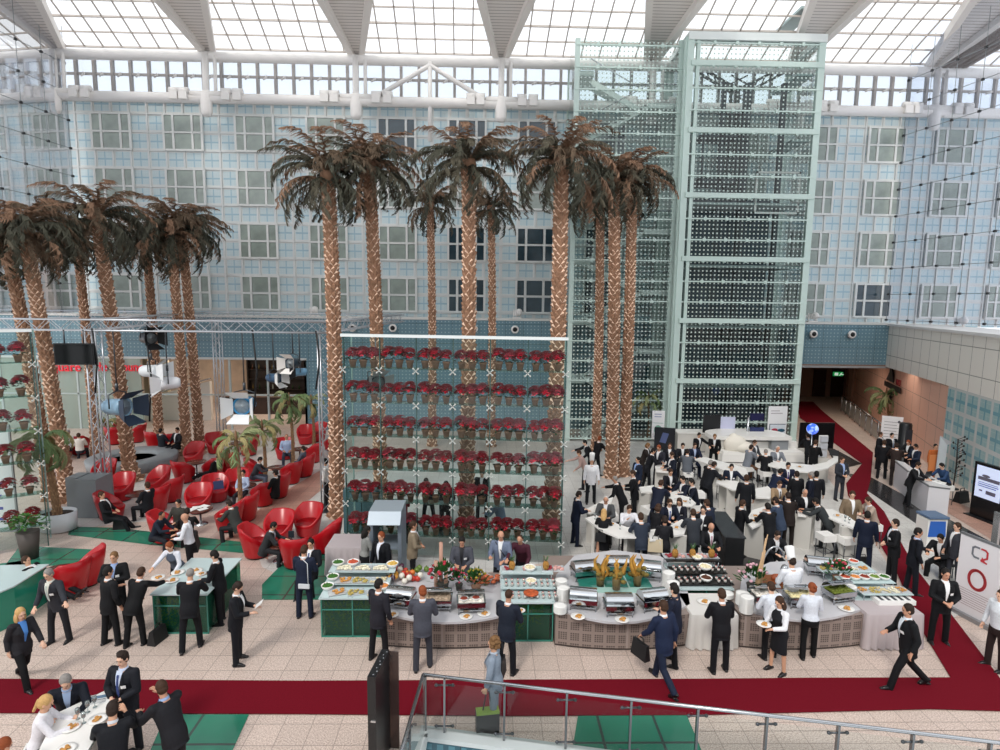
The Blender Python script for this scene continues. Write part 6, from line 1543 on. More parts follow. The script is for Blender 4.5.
for i, dx_ in enumerate((.25, 1.05)): PR.put('pine', pineapple, V((X0b+dx_-.02, Y0b+1.08, 1.13)), 0, 'pineapple on the top shelf of the middle glass counter, %s one' % ('left', 'right')[i], 'pineapples', 1.1)
put_bowl('e6d9b4', V((X0b+.65, Y0b+1.05, 1.13)), 'white bowl between the two pineapples', 1.1); put_bowl('e6d9b4', V((X0b+.65, Y0b+.62, 1.02)), 'white bowl in the middle of the middle glass counter', 1.0)
for i, dx_ in enumerate((.0, .5, .95, 1.22)): PR.put(('fruit', i % 2), platter(.26, .28, ['9c2f3a', 'd9a7a0'][i % 2], 14, i), V((X0b+dx_+.12, Y0b+1.14, 1.13)), 0, 'tray of cut fruit on top of the middle glass counter, %s from the left' % ORD[i], 'platters')
# 4: middle curved island
curved_counter(arc(553, 605, 612, 622, 690, 604)+[(684, 570), (660, 556), (615, 550), (575, 555), (556, 575)], arc(555, 646, 612, 651, 690, 646, 9), 'curved buffet island with pierced taupe front and a ring of chafing dishes')
t = thing('glass_inlay', 'sunken green glass well in the middle of the buffet island', 'glass basin', G(616, 590, ZC)); a = MB(); a.bb(-.85, .85, -.1, .75, .005, .08); a.build('basin', mat('2f7f70', .1), t)
a = MB(); a.bb(-.88, .88, -.13, -.1, .0, .12); a.bb(-.88, .88, .75, .78, 0, .12); a.bb(-.3, -.27, -.1, .75, .08, .12); a.bb(.27, .3, -.1, .75, .08, .12); a.build('rim', mat('a9cfc4', .15), t)
for i, (px, py, rz, lb) in enumerate(((583, 607, -10, 'front left one of the ring'), (618, 613, 0, 'front middle one of the ring'), (652, 608, 12, 'front right one of the ring'), (584, 578, 12, 'rear left one of the ring'), (617, 573, 0, 'rear middle one of the ring'), (648, 578, -14, 'rear right one of the ring'))):
    PR.put('chc', None, cput(px, py), R(rz), 'closed chrome chafing dish on the buffet island, '+lb, 'chafing dishes')
def driftwood(seed):
    def mk():
        t = thing('driftwood_decoration', '', 'decoration'); r = random.Random(seed)
        a = MB(); a.lathe([(0, 0), (.07, 0), (.08, .2), (.06, .22), (0, .22)], 12); a.build('vase', mat('6d5f3a', .5), t)
        a = MB()
        for i in range(3):
            x = r.uniform(-.06, .06); pts = [(x, 0, .15)]; 
            for q in range(4): pts.append((pts[-1][0]+r.uniform(-.07, .09), r.uniform(-.03, .03), pts[-1][2]+.11))
            a.tube(pts, [.05, .085, .08, .05, .012], 7, flat=.45)
        a.build('bark', mat('b98a3e', .7, 0, .3, .35, 10), t)
        a = MB(); [a.ell((r.uniform(-.14, .14), r.uniform(-.1, .1), r.uniform(.15, .35)), (.06, .05, .04), 7, 5) for _ in range(12)]; a.build('dried_flowers', mat('7a6a33', .7, 0, .3, .4, 20), t); return t
    return mk
for i, (px, py) in enumerate(((600, 590), (616, 594), (637, 590))): PR.put(('dw', i), driftwood(i+2), cput(px, py)+V((0, 0, .12)), 0, 'golden driftwood decoration in the middle of the buffet island, %s one' % ('left', 'middle', 'right')[i], 'driftwood decorations', 1.25)
def plates(n=12):
    def mk():
        t = thing('plate_stack', '', 'plates'); a = MB(); pr = []
        for i in range(n): pr += [(.09, i*.018), (.145, i*.018+.012), (.145, i*.018+.016)]
        a.lathe([(0, 0)]+pr+[(.09, n*.018), (0, n*.018-.005)], 20); a.build('plates', PLATE, t); return t
    return mk
for i, (px, py, n, lb) in enumerate(((560, 612, 9, 'at the front left corner of the buffet island'), (563, 601, 18, 'tall one at the left side of the buffet island'), (561, 590, 14, 'rear one at the left side of the buffet island'), (672, 600, 24, 'tall one behind the black-haired man'), (668, 588, 22, 'rear right one of the buffet island'), (742, 604, 15, 'rear one on the right curved counter by the branches'), (746, 612, 20, 'tall front one on the right curved counter'), (849, 596, 14, 'at the right end of the right curved counter'), (728-1, 597, 6, 'between the dessert tiers and the branches'))):
    PR.put(('ps', n), plates(n), cput(px, py), 0, 'stack of white plates, '+lb, 'stacks of plates')
for i, (px, py) in enumerate(((578, 617), (622, 620))): PR.put('plate', None, cput(px, py), 0, 'white plate with tongs on the front edge of the buffet island, %s one' % ('left', 'right')[i], 'plates with food', 1.2)
# 5: dessert tiers with black trays
X0c, X1c = G(682, 640).x+.17, G(738, 640).x+.1; Yc = G(705, 612, .55).y
Yc = 12.9
t5 = green_counter(X0c, X1c, Yc, Yc+1.3, .86, 'green glass base of the stepped dessert display with pineapples', ivy=False)
BT = mat('1d1a1a', .3)
for q, (yy, z) in enumerate(((.05, .92), (.45, 1.0), (.9, 1.1))): tier(t5, X0c-.08, X1c+.08, Yc+yy, Yc+yy+.38, z, BT if q != 3 else GTOP)
for r_, (yy, zz) in enumerate(((.14, .92), (.28, .92), (.56, 1.0), (.70, 1.0))):
    for i in range(9):
        if r_ == 0 and i in (4, 5): continue
        PR.put('dg', None, V((X0c+.03+i*.15, Yc+yy, zz)), 0, 'dessert glass on the stepped black trays, %s row, %s from the left' % (ORD[r_], ORD[i]), 'dessert glasses on the stepped black trays', 1.25)
for i, dx_ in enumerate((.18, .62, 1.1)): PR.put('pine', None, V((X0c+dx_, Yc+1.08, 1.1)), 0, 'pineapple on the top black tray, %s one' % ('left', 'middle', 'right')[i], 'pineapples', 1.15)
for i in range(5): PR.put(('fruit', i % 2), None, V((X0c+.05+i*.28, Yc+1.18, 1.1)), 0, 'tray of cut fruit on the top black tray, %s from the left' % ORD[i], 'platters')
put_bowl('e6d9b4', V((X0c+.78, Yc+.62, 1.0)), 'white bowl in the middle of the stepped black trays', 1.2); put_bowl('e6d9b4', V((X0c+.7, Yc+.98, 1.1)), 'white bowl behind the middle pineapple', 1.0)
put_bowl('5a3524', V((X0c+.65, Yc+.2, .93)), 'dark brown bowl at the front of the stepped black trays', 1.1)
# cloth tables
def cloth_table(x0, x1, y0, y1, h, label, m, seed=0):
    t = thing('buffet_table', label, 'table', ((x0+x1)/2, (y0+y1)/2, 0)); w, d = (x1-x0)/2, (y1-y0)/2
    a = MB(); a.bb(-w, w, -d, d, h-.03, h-.006); a.build('tabletop', TP, t)
    for x in (-w+.06, w-.06):
        for y in (-d+.06, d-.06): a = MB(); a.tube([(x, y, 0), (x, y, h-.03)], .02, 6); a.build('leg', STEEL, t)
    a = MB(); r = random.Random(seed); per = []; st = .045
    def edge(p, q):
        n = max(2, int((V(q)-V(p)).length/st))
        for i in range(n): per.append(V(p).lerp(V(q), i/n))
    e = .02; edge((-w-e, -d-e, 0), (w+e, -d-e, 0)); edge((w+e, -d-e, 0), (w+e, d+e, 0)); edge((w+e, d+e, 0), (-w-e, d+e, 0)); edge((-w-e, d+e, 0), (-w-e, -d-e, 0))
    n = len(per); vs = []; fs = []; cx = V((0, 0, 0)); ph = [r.uniform(-.5, .5) for _ in range(n)]
    for j, (z, am) in enumerate(((h, 0), (h-.03, .004), (h*.6, .02), (h*.3, .032), (.02, .045))):
        for i, p in enumerate(per):
            nx = 1 if abs(abs(p.x)-(w+e)) < 1e-3 else 0; nrm = V((math.copysign(1, p.x)*nx, math.copysign(1, p.y)*(1-nx), 0)); o_ = am*(sin(i*1.7+ph[i])+.6)
            vs.append(p+nrm*(o_+ (0 if j == 0 else .01))+V((0, 0, z)))
    for j in range(4):
        for i in range(n): a_ = j*n+i; b_ = j*n+(i+1) % n; fs.append((a_, a_+n, b_+n, b_))
    fs.append(tuple(range(n))); a.add(vs, fs[:-1], 0, True); a.add(vs[:n], [tuple(range(n))]); o = a.build('tablecloth', m, None, t.location)
    tag(o, 'pale tablecloth of the '+label.replace('cloth-covered ', '').replace('at the middle of the buffet', 'mid buffet'), 'tablecloth'); return t
cloth_table(G(691, 652).x+.03, G(738, 652).x-.03, 11.85, 12.75, .80, 'cloth-covered table behind the man in black suit at the middle of the buffet', CLOTH, 1)
cloth_table(G(866, 650).x, G(905, 651).x+.35, 11.85, 13.0, .82, 'cloth-covered table with cutlery boxes at the right end of the buffet', CLOTHP, 2)
q = G(326, 575); cloth_table(q.x+.05, q.x+1.6, 15.2, 16.1, .82, 'cloth-covered side table behind the left salad counter', CLOTHP, 3)
PR.put('plate', None, G(712-8, 598+4, .80), 0, 'white plate on the cloth-covered table in the middle of the buffet', 'plates with food', 1.2)
t = thing('cutlery_box', 'white cutlery box with dark slots on the cloth-covered right table', 'cutlery box', V((G(885, 640).x+.2, 12.35, .82))); a = MB(); a.bb(-.42, .42, -.16, .16, 0, .1); a.build('box', PLATE, t)
for k in range(5): a = MB(); a.bb(-.34+k*.15, -.27+k*.15, -.12, .12, .1, .104); a.build('slot', mat('3a3a40', .5), t)
# 6: right curved counter
curved_counter(arc(738, 605, 800, 620, 867, 607)+[(856, 594), (842, 570), (810, 560), (770, 562), (742, 575)], arc(739, 648, 800, 651, 864, 646, 9), 'curved buffet counter with pierced taupe front, right one, where the chef works')
for i, (px, py, fc, rz, lb) in enumerate(((765, 604, 'efe9df', 0, 'with pale food left of the waitress'), (799, 605, 'e6dcae', 0, 'with yellow-white food behind the red-haired waitress'), (838, 600, '6f7a2e', 12, 'with green vegetables at the right end'))):
    PR.put(('cho', fc), chafing(True, fc), cput(px, py), R(rz), 'open chafing dish on the right curved counter, '+lb, 'chafing dishes')
PR.put('chc', None, cput(818, 574), R(-14), 'closed chrome chafing dish at the back of the right curved counter', 'chafing dishes')
PR.put('plate', None, cput(846, 609), 0, 'white plate with tongs at the right end of the right curved counter', 'plates with food', 1.3)
t = thing('carving_station', 'copper carving station with a curved lamp arm beside the chef', 'carving station', cput(774, 584)); a = MB(); a.bb(-.3, .35, -.25, .25, 0, .12); a.build('tray', mat('b0693f', .3, .6), t); a = MB(); a.tube([(-.3, .1, .1)]+[(-.3+.32*(1-cos(u)), .1, .15+.75*sin(u)) for u in [i*pi/9 for i in range(0, 8)]], .022, 8); a.build('lamp_arm', STEEL, t); a = MB(); a.lathe([(0, .0), (.1, 0), (.06, .1), (0, .11)], 14, c=(.28, .1, .32)); a.build('lamp_shade', CH_, t)
a = MB(); a.ell((.05, 0, .17), (.14, .1, .08), 10, 8); a.build('roast', mat('9a4f30', .5, 0, .4, .3, 12), t)
t = thing('branch_bundle', 'tall bundle of bare pale branches standing on the buffet beside the flowers', 'decoration', cput(757, 596)); a = MB(); rr = random.Random(3)
for i in range(6): a.tube([(rr.uniform(-.08, .08), rr.uniform(-.06, .06), 0), (rr.uniform(-.05, .08), 0, .6), (rr.uniform(-.0, .2), 0, rr.uniform(.9, 1.55))], [.035, .03, .012], 7)
a.build('branches', mat('c4a27c', .75), t)
# 7: salad bar at the right
L0, R0_ = G(864, 593, 1.02), G(917, 592, 1.02)
X0d = L0.x; X1d = R0_.x-.1; Yd0 = G(890, 593, 1.02).y
t7 = green_counter(X0d-.15, X1d-.25, Yd0+.1, Yd0+1.9, .84, 'green glass salad bar with two glass shelves at the right end of the buffet', ivy=False)
tier(t7, X0d, X1d, Yd0, Yd0+.38, .98); tier(t7, X0d-.2, X1d-.1, Yd0+.45, Yd0+.8, 1.03); tier(t7, X0d-.42, X1d-.25, Yd0+.9, Yd0+1.5, 1.08)
fcs = ['c4563a', 'd98a4a', '8a3b2a', '6f8a3a', '3f6b2a']
for i in range(5): put_bowl(fcs[i], V((X0d-.06+i*.235, Yd0+.62, 1.03)), 'salad bowl on the middle shelf of the right salad bar, %s from the left' % ORD[i], .95)
for i in range(5): PR.put(('plt', i % 4), None, V((X0d+.1+i*.23, Yd0+.19, .98)), R(90), 'platter of cold cuts, front shelf of the right salad bar, %s from left' % ORD[i], 'platters', .8)
for i in range(4): PR.put(('plt', (i+1) % 4), None, V((X0d-.25+i*.3, Yd0+1.08, 1.08)), 0, 'platter on the top shelf of the right salad bar, front row, %s from the left' % ORD[i], 'platters', .8)
for i in range(4): put_bowl(fcs[(i+2) % 5], V((X0d-.3+i*.3, Yd0+1.36, 1.08)), 'bowl on the top shelf of the right salad bar, %s from the left' % ORD[i], .9)
# grey arched cart behind the left salad counter
q = G(385, 575); t = thing('serving_hatch', 'grey arched service trolley behind the man in black suit', 'trolley', V((q.x-.35, 15.0, 0))); SG = mat('8d99a6', .4, .2)
a = MB(); a.bb(0, .1, 0, .9, 0, 1.85); a.build('side_panel', SG, t); a = MB(); a.bb(.75, .85, 0, .9, 0, 1.85); a.build('side_panel', SG, t); a = MB(); a.bb(0, .85, 0, .9, 1.82, 1.9); a.add([(0, -.25, 1.62), (.85, -.25, 1.62), (.85, 0, 1.9), (0, 0, 1.9)], [(0, 1, 2, 3)]); a.build('hood', mat('a7b3bd', .35, .2), t); a = MB(); a.bb(.1, .75, 0, .9, .85, .9); a.build('shelf', SG, t)
put('teal_cabinet', mat('4f7078', .35), lambda a: (a.bb(0, .55, 0, .6, 0, 1.55), a.bb(.58, 1.13, 0, .6, 0, 1.55)), G(344, 538), 'grey-green double cabinet behind the left end of the flower screen', 'cabinet')
# left: green glass counter with people (front) and leaf-shaped one at the edge
A1, B1_ = G(160, 636), G(187, 635)
gl = green_counter(A1.x-.15, B1_.x+.45, 12.45, 14.2, .95, 'green glass standing counter where five people eat, left of the hall', ivy=True)
for i, (px, py, lb) in enumerate(((158, 578, 'at its left edge'), (172, 581, 'in its middle'), (183, 587, 'before the bald man'), (196, 571, 'before the man with a plate'), (150+28, 573, 'before the waitress'))): PR.put('plate', None, G(px, py, .955), i, 'white plate with food on the green glass standing counter, '+lb, 'plates with food', 1.15)
pp = [G(x, y, .92) for x, y in ((4, 565), (49, 564), (14, 586), (-14, 598), (-14, 566))]; c = sum(pp, V())/5; c.z = 0
t = thing('glass_counter', 'pointed green glass counter at the left edge under the leaning man hand', 'counter', c); a = MB(); a.prism([(p.x-c.x, p.y-c.y) for p in pp], .89, .92); a.build('glass_top', GTOP, t)
a = MB(); a.prism([((p.x-c.x)*.93, (p.y-c.y)*.93) for p in pp], 0, .88); a.build('body', GRNM, t)
p = G(6, 570, .92); t = thing('green_plant', 'leafy green plant at the left edge behind the pointed glass counter', 'plant', G(3, 578)+V((-.2, 1.2, 0))); a = MB(); r = random.Random(8)
for i in range(150):
    an = r.uniform(0, 6.3); el = r.uniform(-.3, 1.5); q = r.uniform(.15, .42); cc2 = V((cos(an)*cos(el)*q, sin(an)*cos(el)*q, 1.0+sin(el)*q*.7)); d = V((cos(an), sin(an), r.uniform(-.3, .5))).normalized(); u = d.cross(V((0, 0, 1))).normalized()*.04; a.add([cc2, cc2+d*.08+u, cc2+d*.17, cc2+d*.08-u], [(0, 1, 2, 3)])
a.build('foliage', mat('3d6a2c', .6, 0, .3, .3, 15), t); a = MB(); a.lathe([(0, 0), (.2, 0), (.28, .8), (.24, .8), (0, .75)], 16); a.build('pot', mat('4a4440', .6), t)
# foreground table at the bottom left
pts = [(57, 713), (104, 691), (112, 701), (108, 716), (88, 750), (62, 790), (14, 790), (38, 752)]
hitable(pts, 'white standing table in the left foreground with newspaper, glasses and plates', 1.05)
t = thing('newspaper', 'folded newspaper with a blue picture lying on the foreground table', 'newspaper', G(97, 700, 1.052), R(18)); a = MB(); a.bb(-.18, .2, -.13, .14, 0, .008); a.build('sheet', PAP, t); a = MB(); a.bb(-.14, .16, .02, .10, .008, .010); a.build('picture', mat('5e7a94', .6), t); a = MB(); [a.bb(-.14, .14, -.1+k*.025, -.092+k*.025, .008, .010) for k in range(4)]; a.bb(-.1, .12, -.02, .0, .008, .011); a.build('print', mat('7d7f86', .6), t)
for px, py, lb in ((71, 728, 'before the blonde woman'), (98, 720, 'before the man with spectacles'), (66, 750, 'at the lower edge of the picture')): PR.put('plate', None, G(px, py, 1.052), px, 'plate with bread on the foreground table '+lb, 'plates with food', 1.0)
for px, py, lb in ((78, 719, 'nearest the grey-haired man'), (88, 712, 'left of the newspaper'), (95, 707, 'at the newspaper edge'), (84, 723, 'in the table middle')): PR.put('wg', None, G(px, py, 1.052), 0, 'glass on the foreground table, '+lb, 'drinks on the white tables', 1.0)
# ============================================================ THE PEOPLE IN THE HALL
p_ = person
NAVY, BLK, CHAR, GREY, DN = '1b2233', '131417', '26282d', '4b4f58', '171b26'
# --- foreground left table
p_('blonde woman with ponytail in white blouse seated at the foreground table', 45, 695.5, -68, 'stool', 'blouse', 'e6e4ea', '17181c', 'pony', 'blonde', True, True, 1.0)
p_('grey-haired man in dark suit leaning over the foreground table, hands joined', 65, 674.5, -150, 'stoolb', 'suit', DN, None, 'short', 'grey', False, True, 1.0, shirt='9fb4d6')
p_('tall man in dark suit with blue tie and badge standing at the foreground table', 122, 652, 172, 'clasp', 'suit', '1c1e25', None, 'full', 'dark', False, True, 1.0, tie='2c3f78', shirt='c9d4ea', badge=True)
p_('man with spectacles in black pinstripe suit seen from behind at the foreground table', 112, 702, 25, 'stoolch', 'suit', '15171d', None, 'full', 'dark', False, True, 1.0, glasses=True, shirt='c9ccd2')
p_('man in dark suit bending forward with a hand at his chin, foreground', 161, 681, 62, 'chin', 'suit', '1d1d22', None, 'short', 'brown', False, True, 1.0, shirt='8ea6cf')
p_('red-haired child-sized head and pale shirt at the lower left corner of the picture', 3, 738.5, -30, 'stool', 'blouse', 'd9c8cc', '2b2b30', 'short', 'red', False, False, .97)
for q, (px, py, lb) in enumerate(((44, 752, 'under the blonde woman'), (66, 728, 'under the grey-haired man'), (114, 760, 'under the man with spectacles'))): pass
# --- walking and standing, front left
p_('blonde woman in dark jacket and bright blue top walking at the left edge', 20, 608, -115, 'walk', 'suit', '26262b', '121316', 'long', 'blonde', True, True, 1.0, shirt='4a86d0')
p_('grey-haired man in dark suit with pale tie leaning his arm on the pointed glass counter', 48, 569, 172, 'reachL', 'suit', '2f3138', '232429', 'short', 'grey', False, True, 1.0, tie='b9c7c2', shirt='dfe0d6', badge=True)
p_('man in black suit facing the camera with folded arms behind the dark-haired man', 113.5, 552, -165, 'cross', 'suit', BLK, None, 'short', 'light', False, False, 1.0, shirt='8fa6d0', badge=True)
p_('dark-haired man in black suit with hand in pocket, left of the green standing counter', 108, 566.5, -28, 'stand2', 'suit', '17181b', None, 'short', 'black', False, True, 1.0)
p_('man in black suit seen from behind at the corner of the green standing counter', 141, 567.5, -12, 'reach', 'suit', '101114', None, 'short', 'brown', False, True, .97)
p_('bald man in black suit seen from behind at the right of the green standing counter', 190, 568.5, 12, 'table', 'suit', '14151a', None, 'thin', 'grey', False, True, 1.0)
p_('man in black suit holding a plate, far corner of the green standing counter', 214, 550.5, 95, 'plate', 'suit', '121318', None, 'short', 'black', False, False, 1.0)
person.last and PR.put('plate', None, hand_at('R', .1, .02), 0, 'plate held by the man at the right corner of the green counter', 'plates with food', .9)
p_('red-haired woman in white blouse and grey waistcoat behind the green standing counter', 169, 542, 172, 'reach', 'blouse', 'e2e4ee', '1b1c22', 'short', 'red', True, False, 1.0, vest='5a6272')
p_('bald man in white shirt carrying a big black shoulder bag among the armchairs', 184.5, 513.5, 105, 'plate', 'blouse', 'e3e5ec', '15161a', 'none', 'grey', False, False, 1.0, skin=1)
PR.put('bigbag', bag(.6, .25, .42, '17181b'), on_body((.3, -.05, .62)), R(110), 'big black bag hanging at the side of the bald man in white shirt')
p_('man in black suit reading a white booklet, standing alone left of the buffet', 237.5, 581.8, -85, 'read', 'suit', '16181e', None, 'short', 'dark', False, True, 1.0)
h = (hand_at('R')+hand_at('L'))/2
put('booklet', PAP, lambda a: (a.add([(-.13, -.01, 0), (0, 0, -.02), (0, .0, -.02), (.13, -.01, 0), (-.13, .14, .12), (0, .14, .1), (.13, .14, .12), (0, .14, .1)], [(0, 1, 5, 4), (2, 3, 6, 7)]), a.add([(-.13, -.015, -.005), (0, -.005, -.025), (.13, -.015, -.005), (-.13, .135, .115), (0, .135, .095), (.13, .135, .115)], [(3, 4, 1, 0), (4, 5, 2, 1)])), h+V((-.04, 0, .02)), 'open white booklet held by the man standing alone', 'booklet', R(-85))
# --- lounge
p_('man in dark suit seated in the armchair nearest the grey cabinet', 101.5, 491.5, -75, 'sitleg', 'suit', '15161b', None, 'short', 'brown')
p_('man in dark suit seated with crossed legs facing left at the front left table', 147, 482, 72, 'sit', 'suit', '17191f', None, 'short', 'brown')
p_('bald man in dark navy polo seated beside the bag carrier', 161.5, 511.5, -95, 'sitfwd', 'blouse', '1a2433', '20222a', 'thin', 'black', skin=3, shirt='1a2433')
p_('dark-haired person in green-brown top seated behind the bald man in polo', 178, 499.5, 165, 'sit', 'blouse', '3b3a35', '222222', 'short', 'black', shirt='3b3a35', scale=.95)
p_('person in black seen from behind seated between the papers table and the bag carrier', 187, 508, 20, 'sitfwd', 'blouse', '1c191b', '1c191b', 'short', 'dark', shirt='1c191b')
p_('man in grey jacket seated facing left at the table with papers', 229, 500, 72, 'sitfwd', 'suit', '3b3e3c', '26272a', 'short', 'dark')
p_('man in dark grey suit eating alone in a red armchair, centre left', 273.5, 522, -85, 'sitfwd', 'suit', '2f3134', '25262a', 'short', 'black', shirt='d5d9e2', tie='8792a6')
p_('dark-haired man in dark suit seated facing the camera behind the man with white bag', 310.5, 539, 175, 'sit', 'suit', '15171e', None, 'short', 'black', tie='3a4d80')
p_('man in navy suit seen from behind with a white pouch, left of the salad counter', 304, 545.5, -6, 'read', 'suit', '1c2438', None, 'short', 'brown', False, True, 1.0)
put('white_pouch', mat('d8dde2', .6), lambda a: (a.bb(-.13, .13, -.02, .02, 0, .1), a.tube([(.1, 0, .1), (.05, .1, .55), (-.15, .12, .72)], .01, 5)), on_body((.08, -.19, .82)), 'white pouch at the back of the man in navy suit', 'bag', R(-6))
p_('woman in light blue shirt seated facing the camera in the lounge', 243, 470, 178, 'sit', 'blouse', 'aebdd8', '24262c', 'short', 'black', True)
p_('person in black with raised knees seated facing left, centre of the lounge', 218, 455, 72, 'recline', 'suit', '131417', None, 'short', 'brown')
p_('person in black seated with back to the viewer behind the round bench', 160.5, 428.5, -20, 'sit', 'suit', '22262e', None, 'short', 'black')
p_('person in dark clothes seated at the rear right of the round bench', 177, 427.5, 160, 'sit', 'suit', '1f2026', None, 'short', 'black')
p_('man in white shirt and tie seated facing the camera at the far left rear', 67.5, 430, 172, 'sit', 'blouse', 'dfe3ea', '2a2c35', 'short', 'grey')
p_('person in white shirt seated with back to the viewer at the far left rear', 78.4, 433, 20, 'sit', 'blouse', 'dcd6cf', '2a2c35', 'short', 'brown')
p_('man in light blue shirt seated at the right rear of the lounge', 286.4, 434.4, -160, 'sit', 'blouse', 'aebfe0', '3a4050', 'thin', 'red', skin=1)
p_('dark-haired person bending forward in an armchair in the middle of the lounge', 260, 457, -80, 'sitfwd', 'blouse', '3a3c42', '5a6272', 'short', 'black', shirt='d0d3da')
p_('man in black with dark spectacles seated facing left beside the thin palm', 275.4, 469.5, 78, 'sit', 'suit', '121316', None, 'short', 'dark', glasses=True)
p_('person in grey trousers seated facing the man in light blue shirt', 303, 446, 85, 'sit', 'blouse', '565d6b', '39404c', 'short', 'dark', shirt='565d6b')
p_('waiter in white shirt walking behind the tall truss leg', 325, 458.5, 95, 'stand', 'blouse', 'e6e5e3', '15161a', 'short', 'black')
p_('person lying back in a seat with legs stretched out behind the pointed glass counter', 26, 556, -88, 'recline', 'suit', '15161b', None, 'short', 'brown')
# --- behind the buffet, left
p_('dark-haired woman in pale grey sweater seen from behind beside the grey trolley', 367, 526, -60, 'plate', 'blouse', '8f908e', '1a1b1f', 'long', 'black', True, shirt='8f908e')
p_('man in black suit and white shirt behind the left salad counter', 381, 532, 150, 'stand', 'suit', '101218', None, 'short', 'red', shirt='dfe3ee')
p_('man in beige jacket facing right beside the flower screen', 413.5, 521, -85, 'clasp', 'suit', '8c7e6a', '1a1a1d', 'short', 'brown')
p_('dark-haired man in grey blazer holding a plate behind the seafood heap', 462, 536.6, 178, 'plate', 'suit', '4c4e57', '25262b', 'full', 'black', False, True, 1.0, shirt='1b1b20', badge=True)
p_('bald man in pale blue blazer with a black shoulder strap behind the buffet', 501, 531, 170, 'plate2', 'suit', '6f7a90', '202228', 'none', 'grey', False, True, 1.0, skin=1)
put('shoulder_bag', mat('141519', .6), lambda a: (a.tube([(-.2, .19, -.3), (-.05, .185, -.08), (.12, .1, .12), (.13, -.08, .12), (-.05, -.2, -.1), (-.22, -.1, -.35)], .022, 6, flat=.5), a.box((-.25, .1, -.42), (.1, .3, .24))), on_body((0, 0, 1.33)), 'black bag with wide strap across the man in pale blue blazer', 'bag', R(170))
p_('balding man in maroon shirt reaching for food behind the middle glass counter', 520, 535, 160, 'reach', 'blouse', '4a2230', '23242a', 'thin', 'brown', False, True, .97, shirt='4a2230', skin=1)
p_('person in light blue shirt seen through the flower screen', 497, 495, 60, 'table', 'blouse', '7f93ad', '25262b', 'short', 'grey')
p_('blonde person in red top seen through the flower screen', 402, 491, 20, 'table', 'blouse', '9b1f2c', '25262b', 'short', 'blonde', True, shirt='9b1f2c')
p_('person in black seen through the flower screen, left of the middle trunk', 426, 478, 160, 'table', 'suit', '121318', None, 'short', 'black')
p_('person in dark suit seen through the flower screen at the middle trunk', 446, 481, -150, 'plate', 'suit', '15171c', None, 'short', 'dark')
p_('person in dark suit seen through the flower screen at the right of the middle trunk', 482, 470, 170, 'plate', 'suit', '15171c', None, 'short', 'dark')
# --- in front of the buffet
p_('dark-haired man in charcoal suit seen from behind at the left salad counter', 379, 579, -32, 'stand2', 'suit', '24242c', '17171b', 'short', 'black', False, True, 1.0)
p_('man in mid-grey suit seen from behind serving himself at the left curved counter', 422.5, 586, 4, 'plate2', 'suit', '4a4c56', '3b3d46', 'short', 'red', False, True, 1.0)
p_('balding man in navy suit seen from behind holding a plate at the middle glass counter', 509, 589.6, -30, 'plate', 'suit', '1e2431', '17191f', 'thin', 'brown', False, True, 1.0, skin=1)
PR.put('plate', None, hand_at('R', .1, .02), 0, 'small white plate held by the balding man in navy suit', 'plates with food', .8)
p_('curly-haired woman in pale grey-blue suit standing behind the stair railing', 493.5, 637.5, 75, 'stand', 'suit', '8793a2', '7d8998', 'curly', 'light', True, True, 1.0, shirt='aeb9c6')
put('handbag', mat('14161c', .6), lambda a: (a.add([(-.2, -.06, 0), (.16, -.06, 0), (.16, .06, 0), (-.2, .06, 0), (-.16, -.04, .34), (.12, -.04, .34), (.12, .04, .34), (-.16, .04, .34)], [(3, 2, 1, 0), (0, 1, 5, 4), (1, 2, 6, 5), (2, 3, 7, 6), (3, 0, 4, 7), (4, 5, 6, 7)]), a.tube([(-.1, 0, .34), (-.04, -.03, .62), (.0, 0, .63), (.06, .0, .34)], .014, 6)), on_body((.27, -.06, .78)), 'black shoulder bag of the curly-haired woman', 'bag', R(75))
t = thing('shopping_bag', 'black and green shopping bag behind the stair railing beside the curly-haired woman', 'bag', G(493, 728)+V((-.1, -.08, 0)), R(8)); a = MB(); a.bb(-.2, .2, -.08, .08, 0, .40); a.build('body', mat('101214', .5), t); a = MB(); a.bb(-.2, .2, -.082, .082, .37, .41); a.build('green_trim', mat('8aa83a', .5), t)
a = MB(); a.tube([(-.08, 0, .4), (-.02, 0, .75), (.02, 0, .75), (.08, 0, .4)], .012, 5); a.build('strap', mat('101214', .5), t)
p_('man in navy suit carrying a black briefcase, striding across the red runner', 663.5, 600.5, 28, 'walk', 'suit', '1c2640', '1b2338', 'short', 'brown', False, True, 1.03)
PR.put('case', bag(.42, .14, .32, '101114'), hand_at('L', .06, -.44), R(118), 'black briefcase in the hand of the man in navy suit')
p_('black-haired man in dark navy shirt at the right of the buffet island', 674.5, 584, 60, 'stand2', 'suit', '1b2133', '14161b', 'full', 'black', False, True, 1.0, shirt='1b2133')
p_('man in black suit seen from behind in front of the cloth-covered table', 722, 588.8, 4, 'plate', 'suit', '15151a', None, 'short', 'brown', False, True, 1.0)
PR.put('plate', None, hand_at('R', .1, .02), 0, 'white plate held by the man in front of the cloth-covered table', 'plates with food', .9)
p_('waitress in black dress with white sleeves carrying a plate of food', 780, 596.5, 112, 'plate', 'dress', 'e8e9ee', '1b1c21', 'long', 'brown', True, True, 1.0, vest='1b1c21', skin=0)
PR.put('plate', None, hand_at('R', .1, .02), 0, 'plate of pastry carried by the waitress in black dress', 'plates with food', 1.1)
p_('server in white shirt seen from behind left of the waitress at the right counter', 771.5, 582, 12, 'plate', 'blouse', 'dfe4ee', '15161a', 'short', 'brown', False, True, .95)
p_('red-haired waitress in white blouse seen from behind at the right curved counter', 812.5, 583, -12, 'plate2', 'blouse', 'dde2ec', '101114', 'bun', 'red', True, True, 1.0)
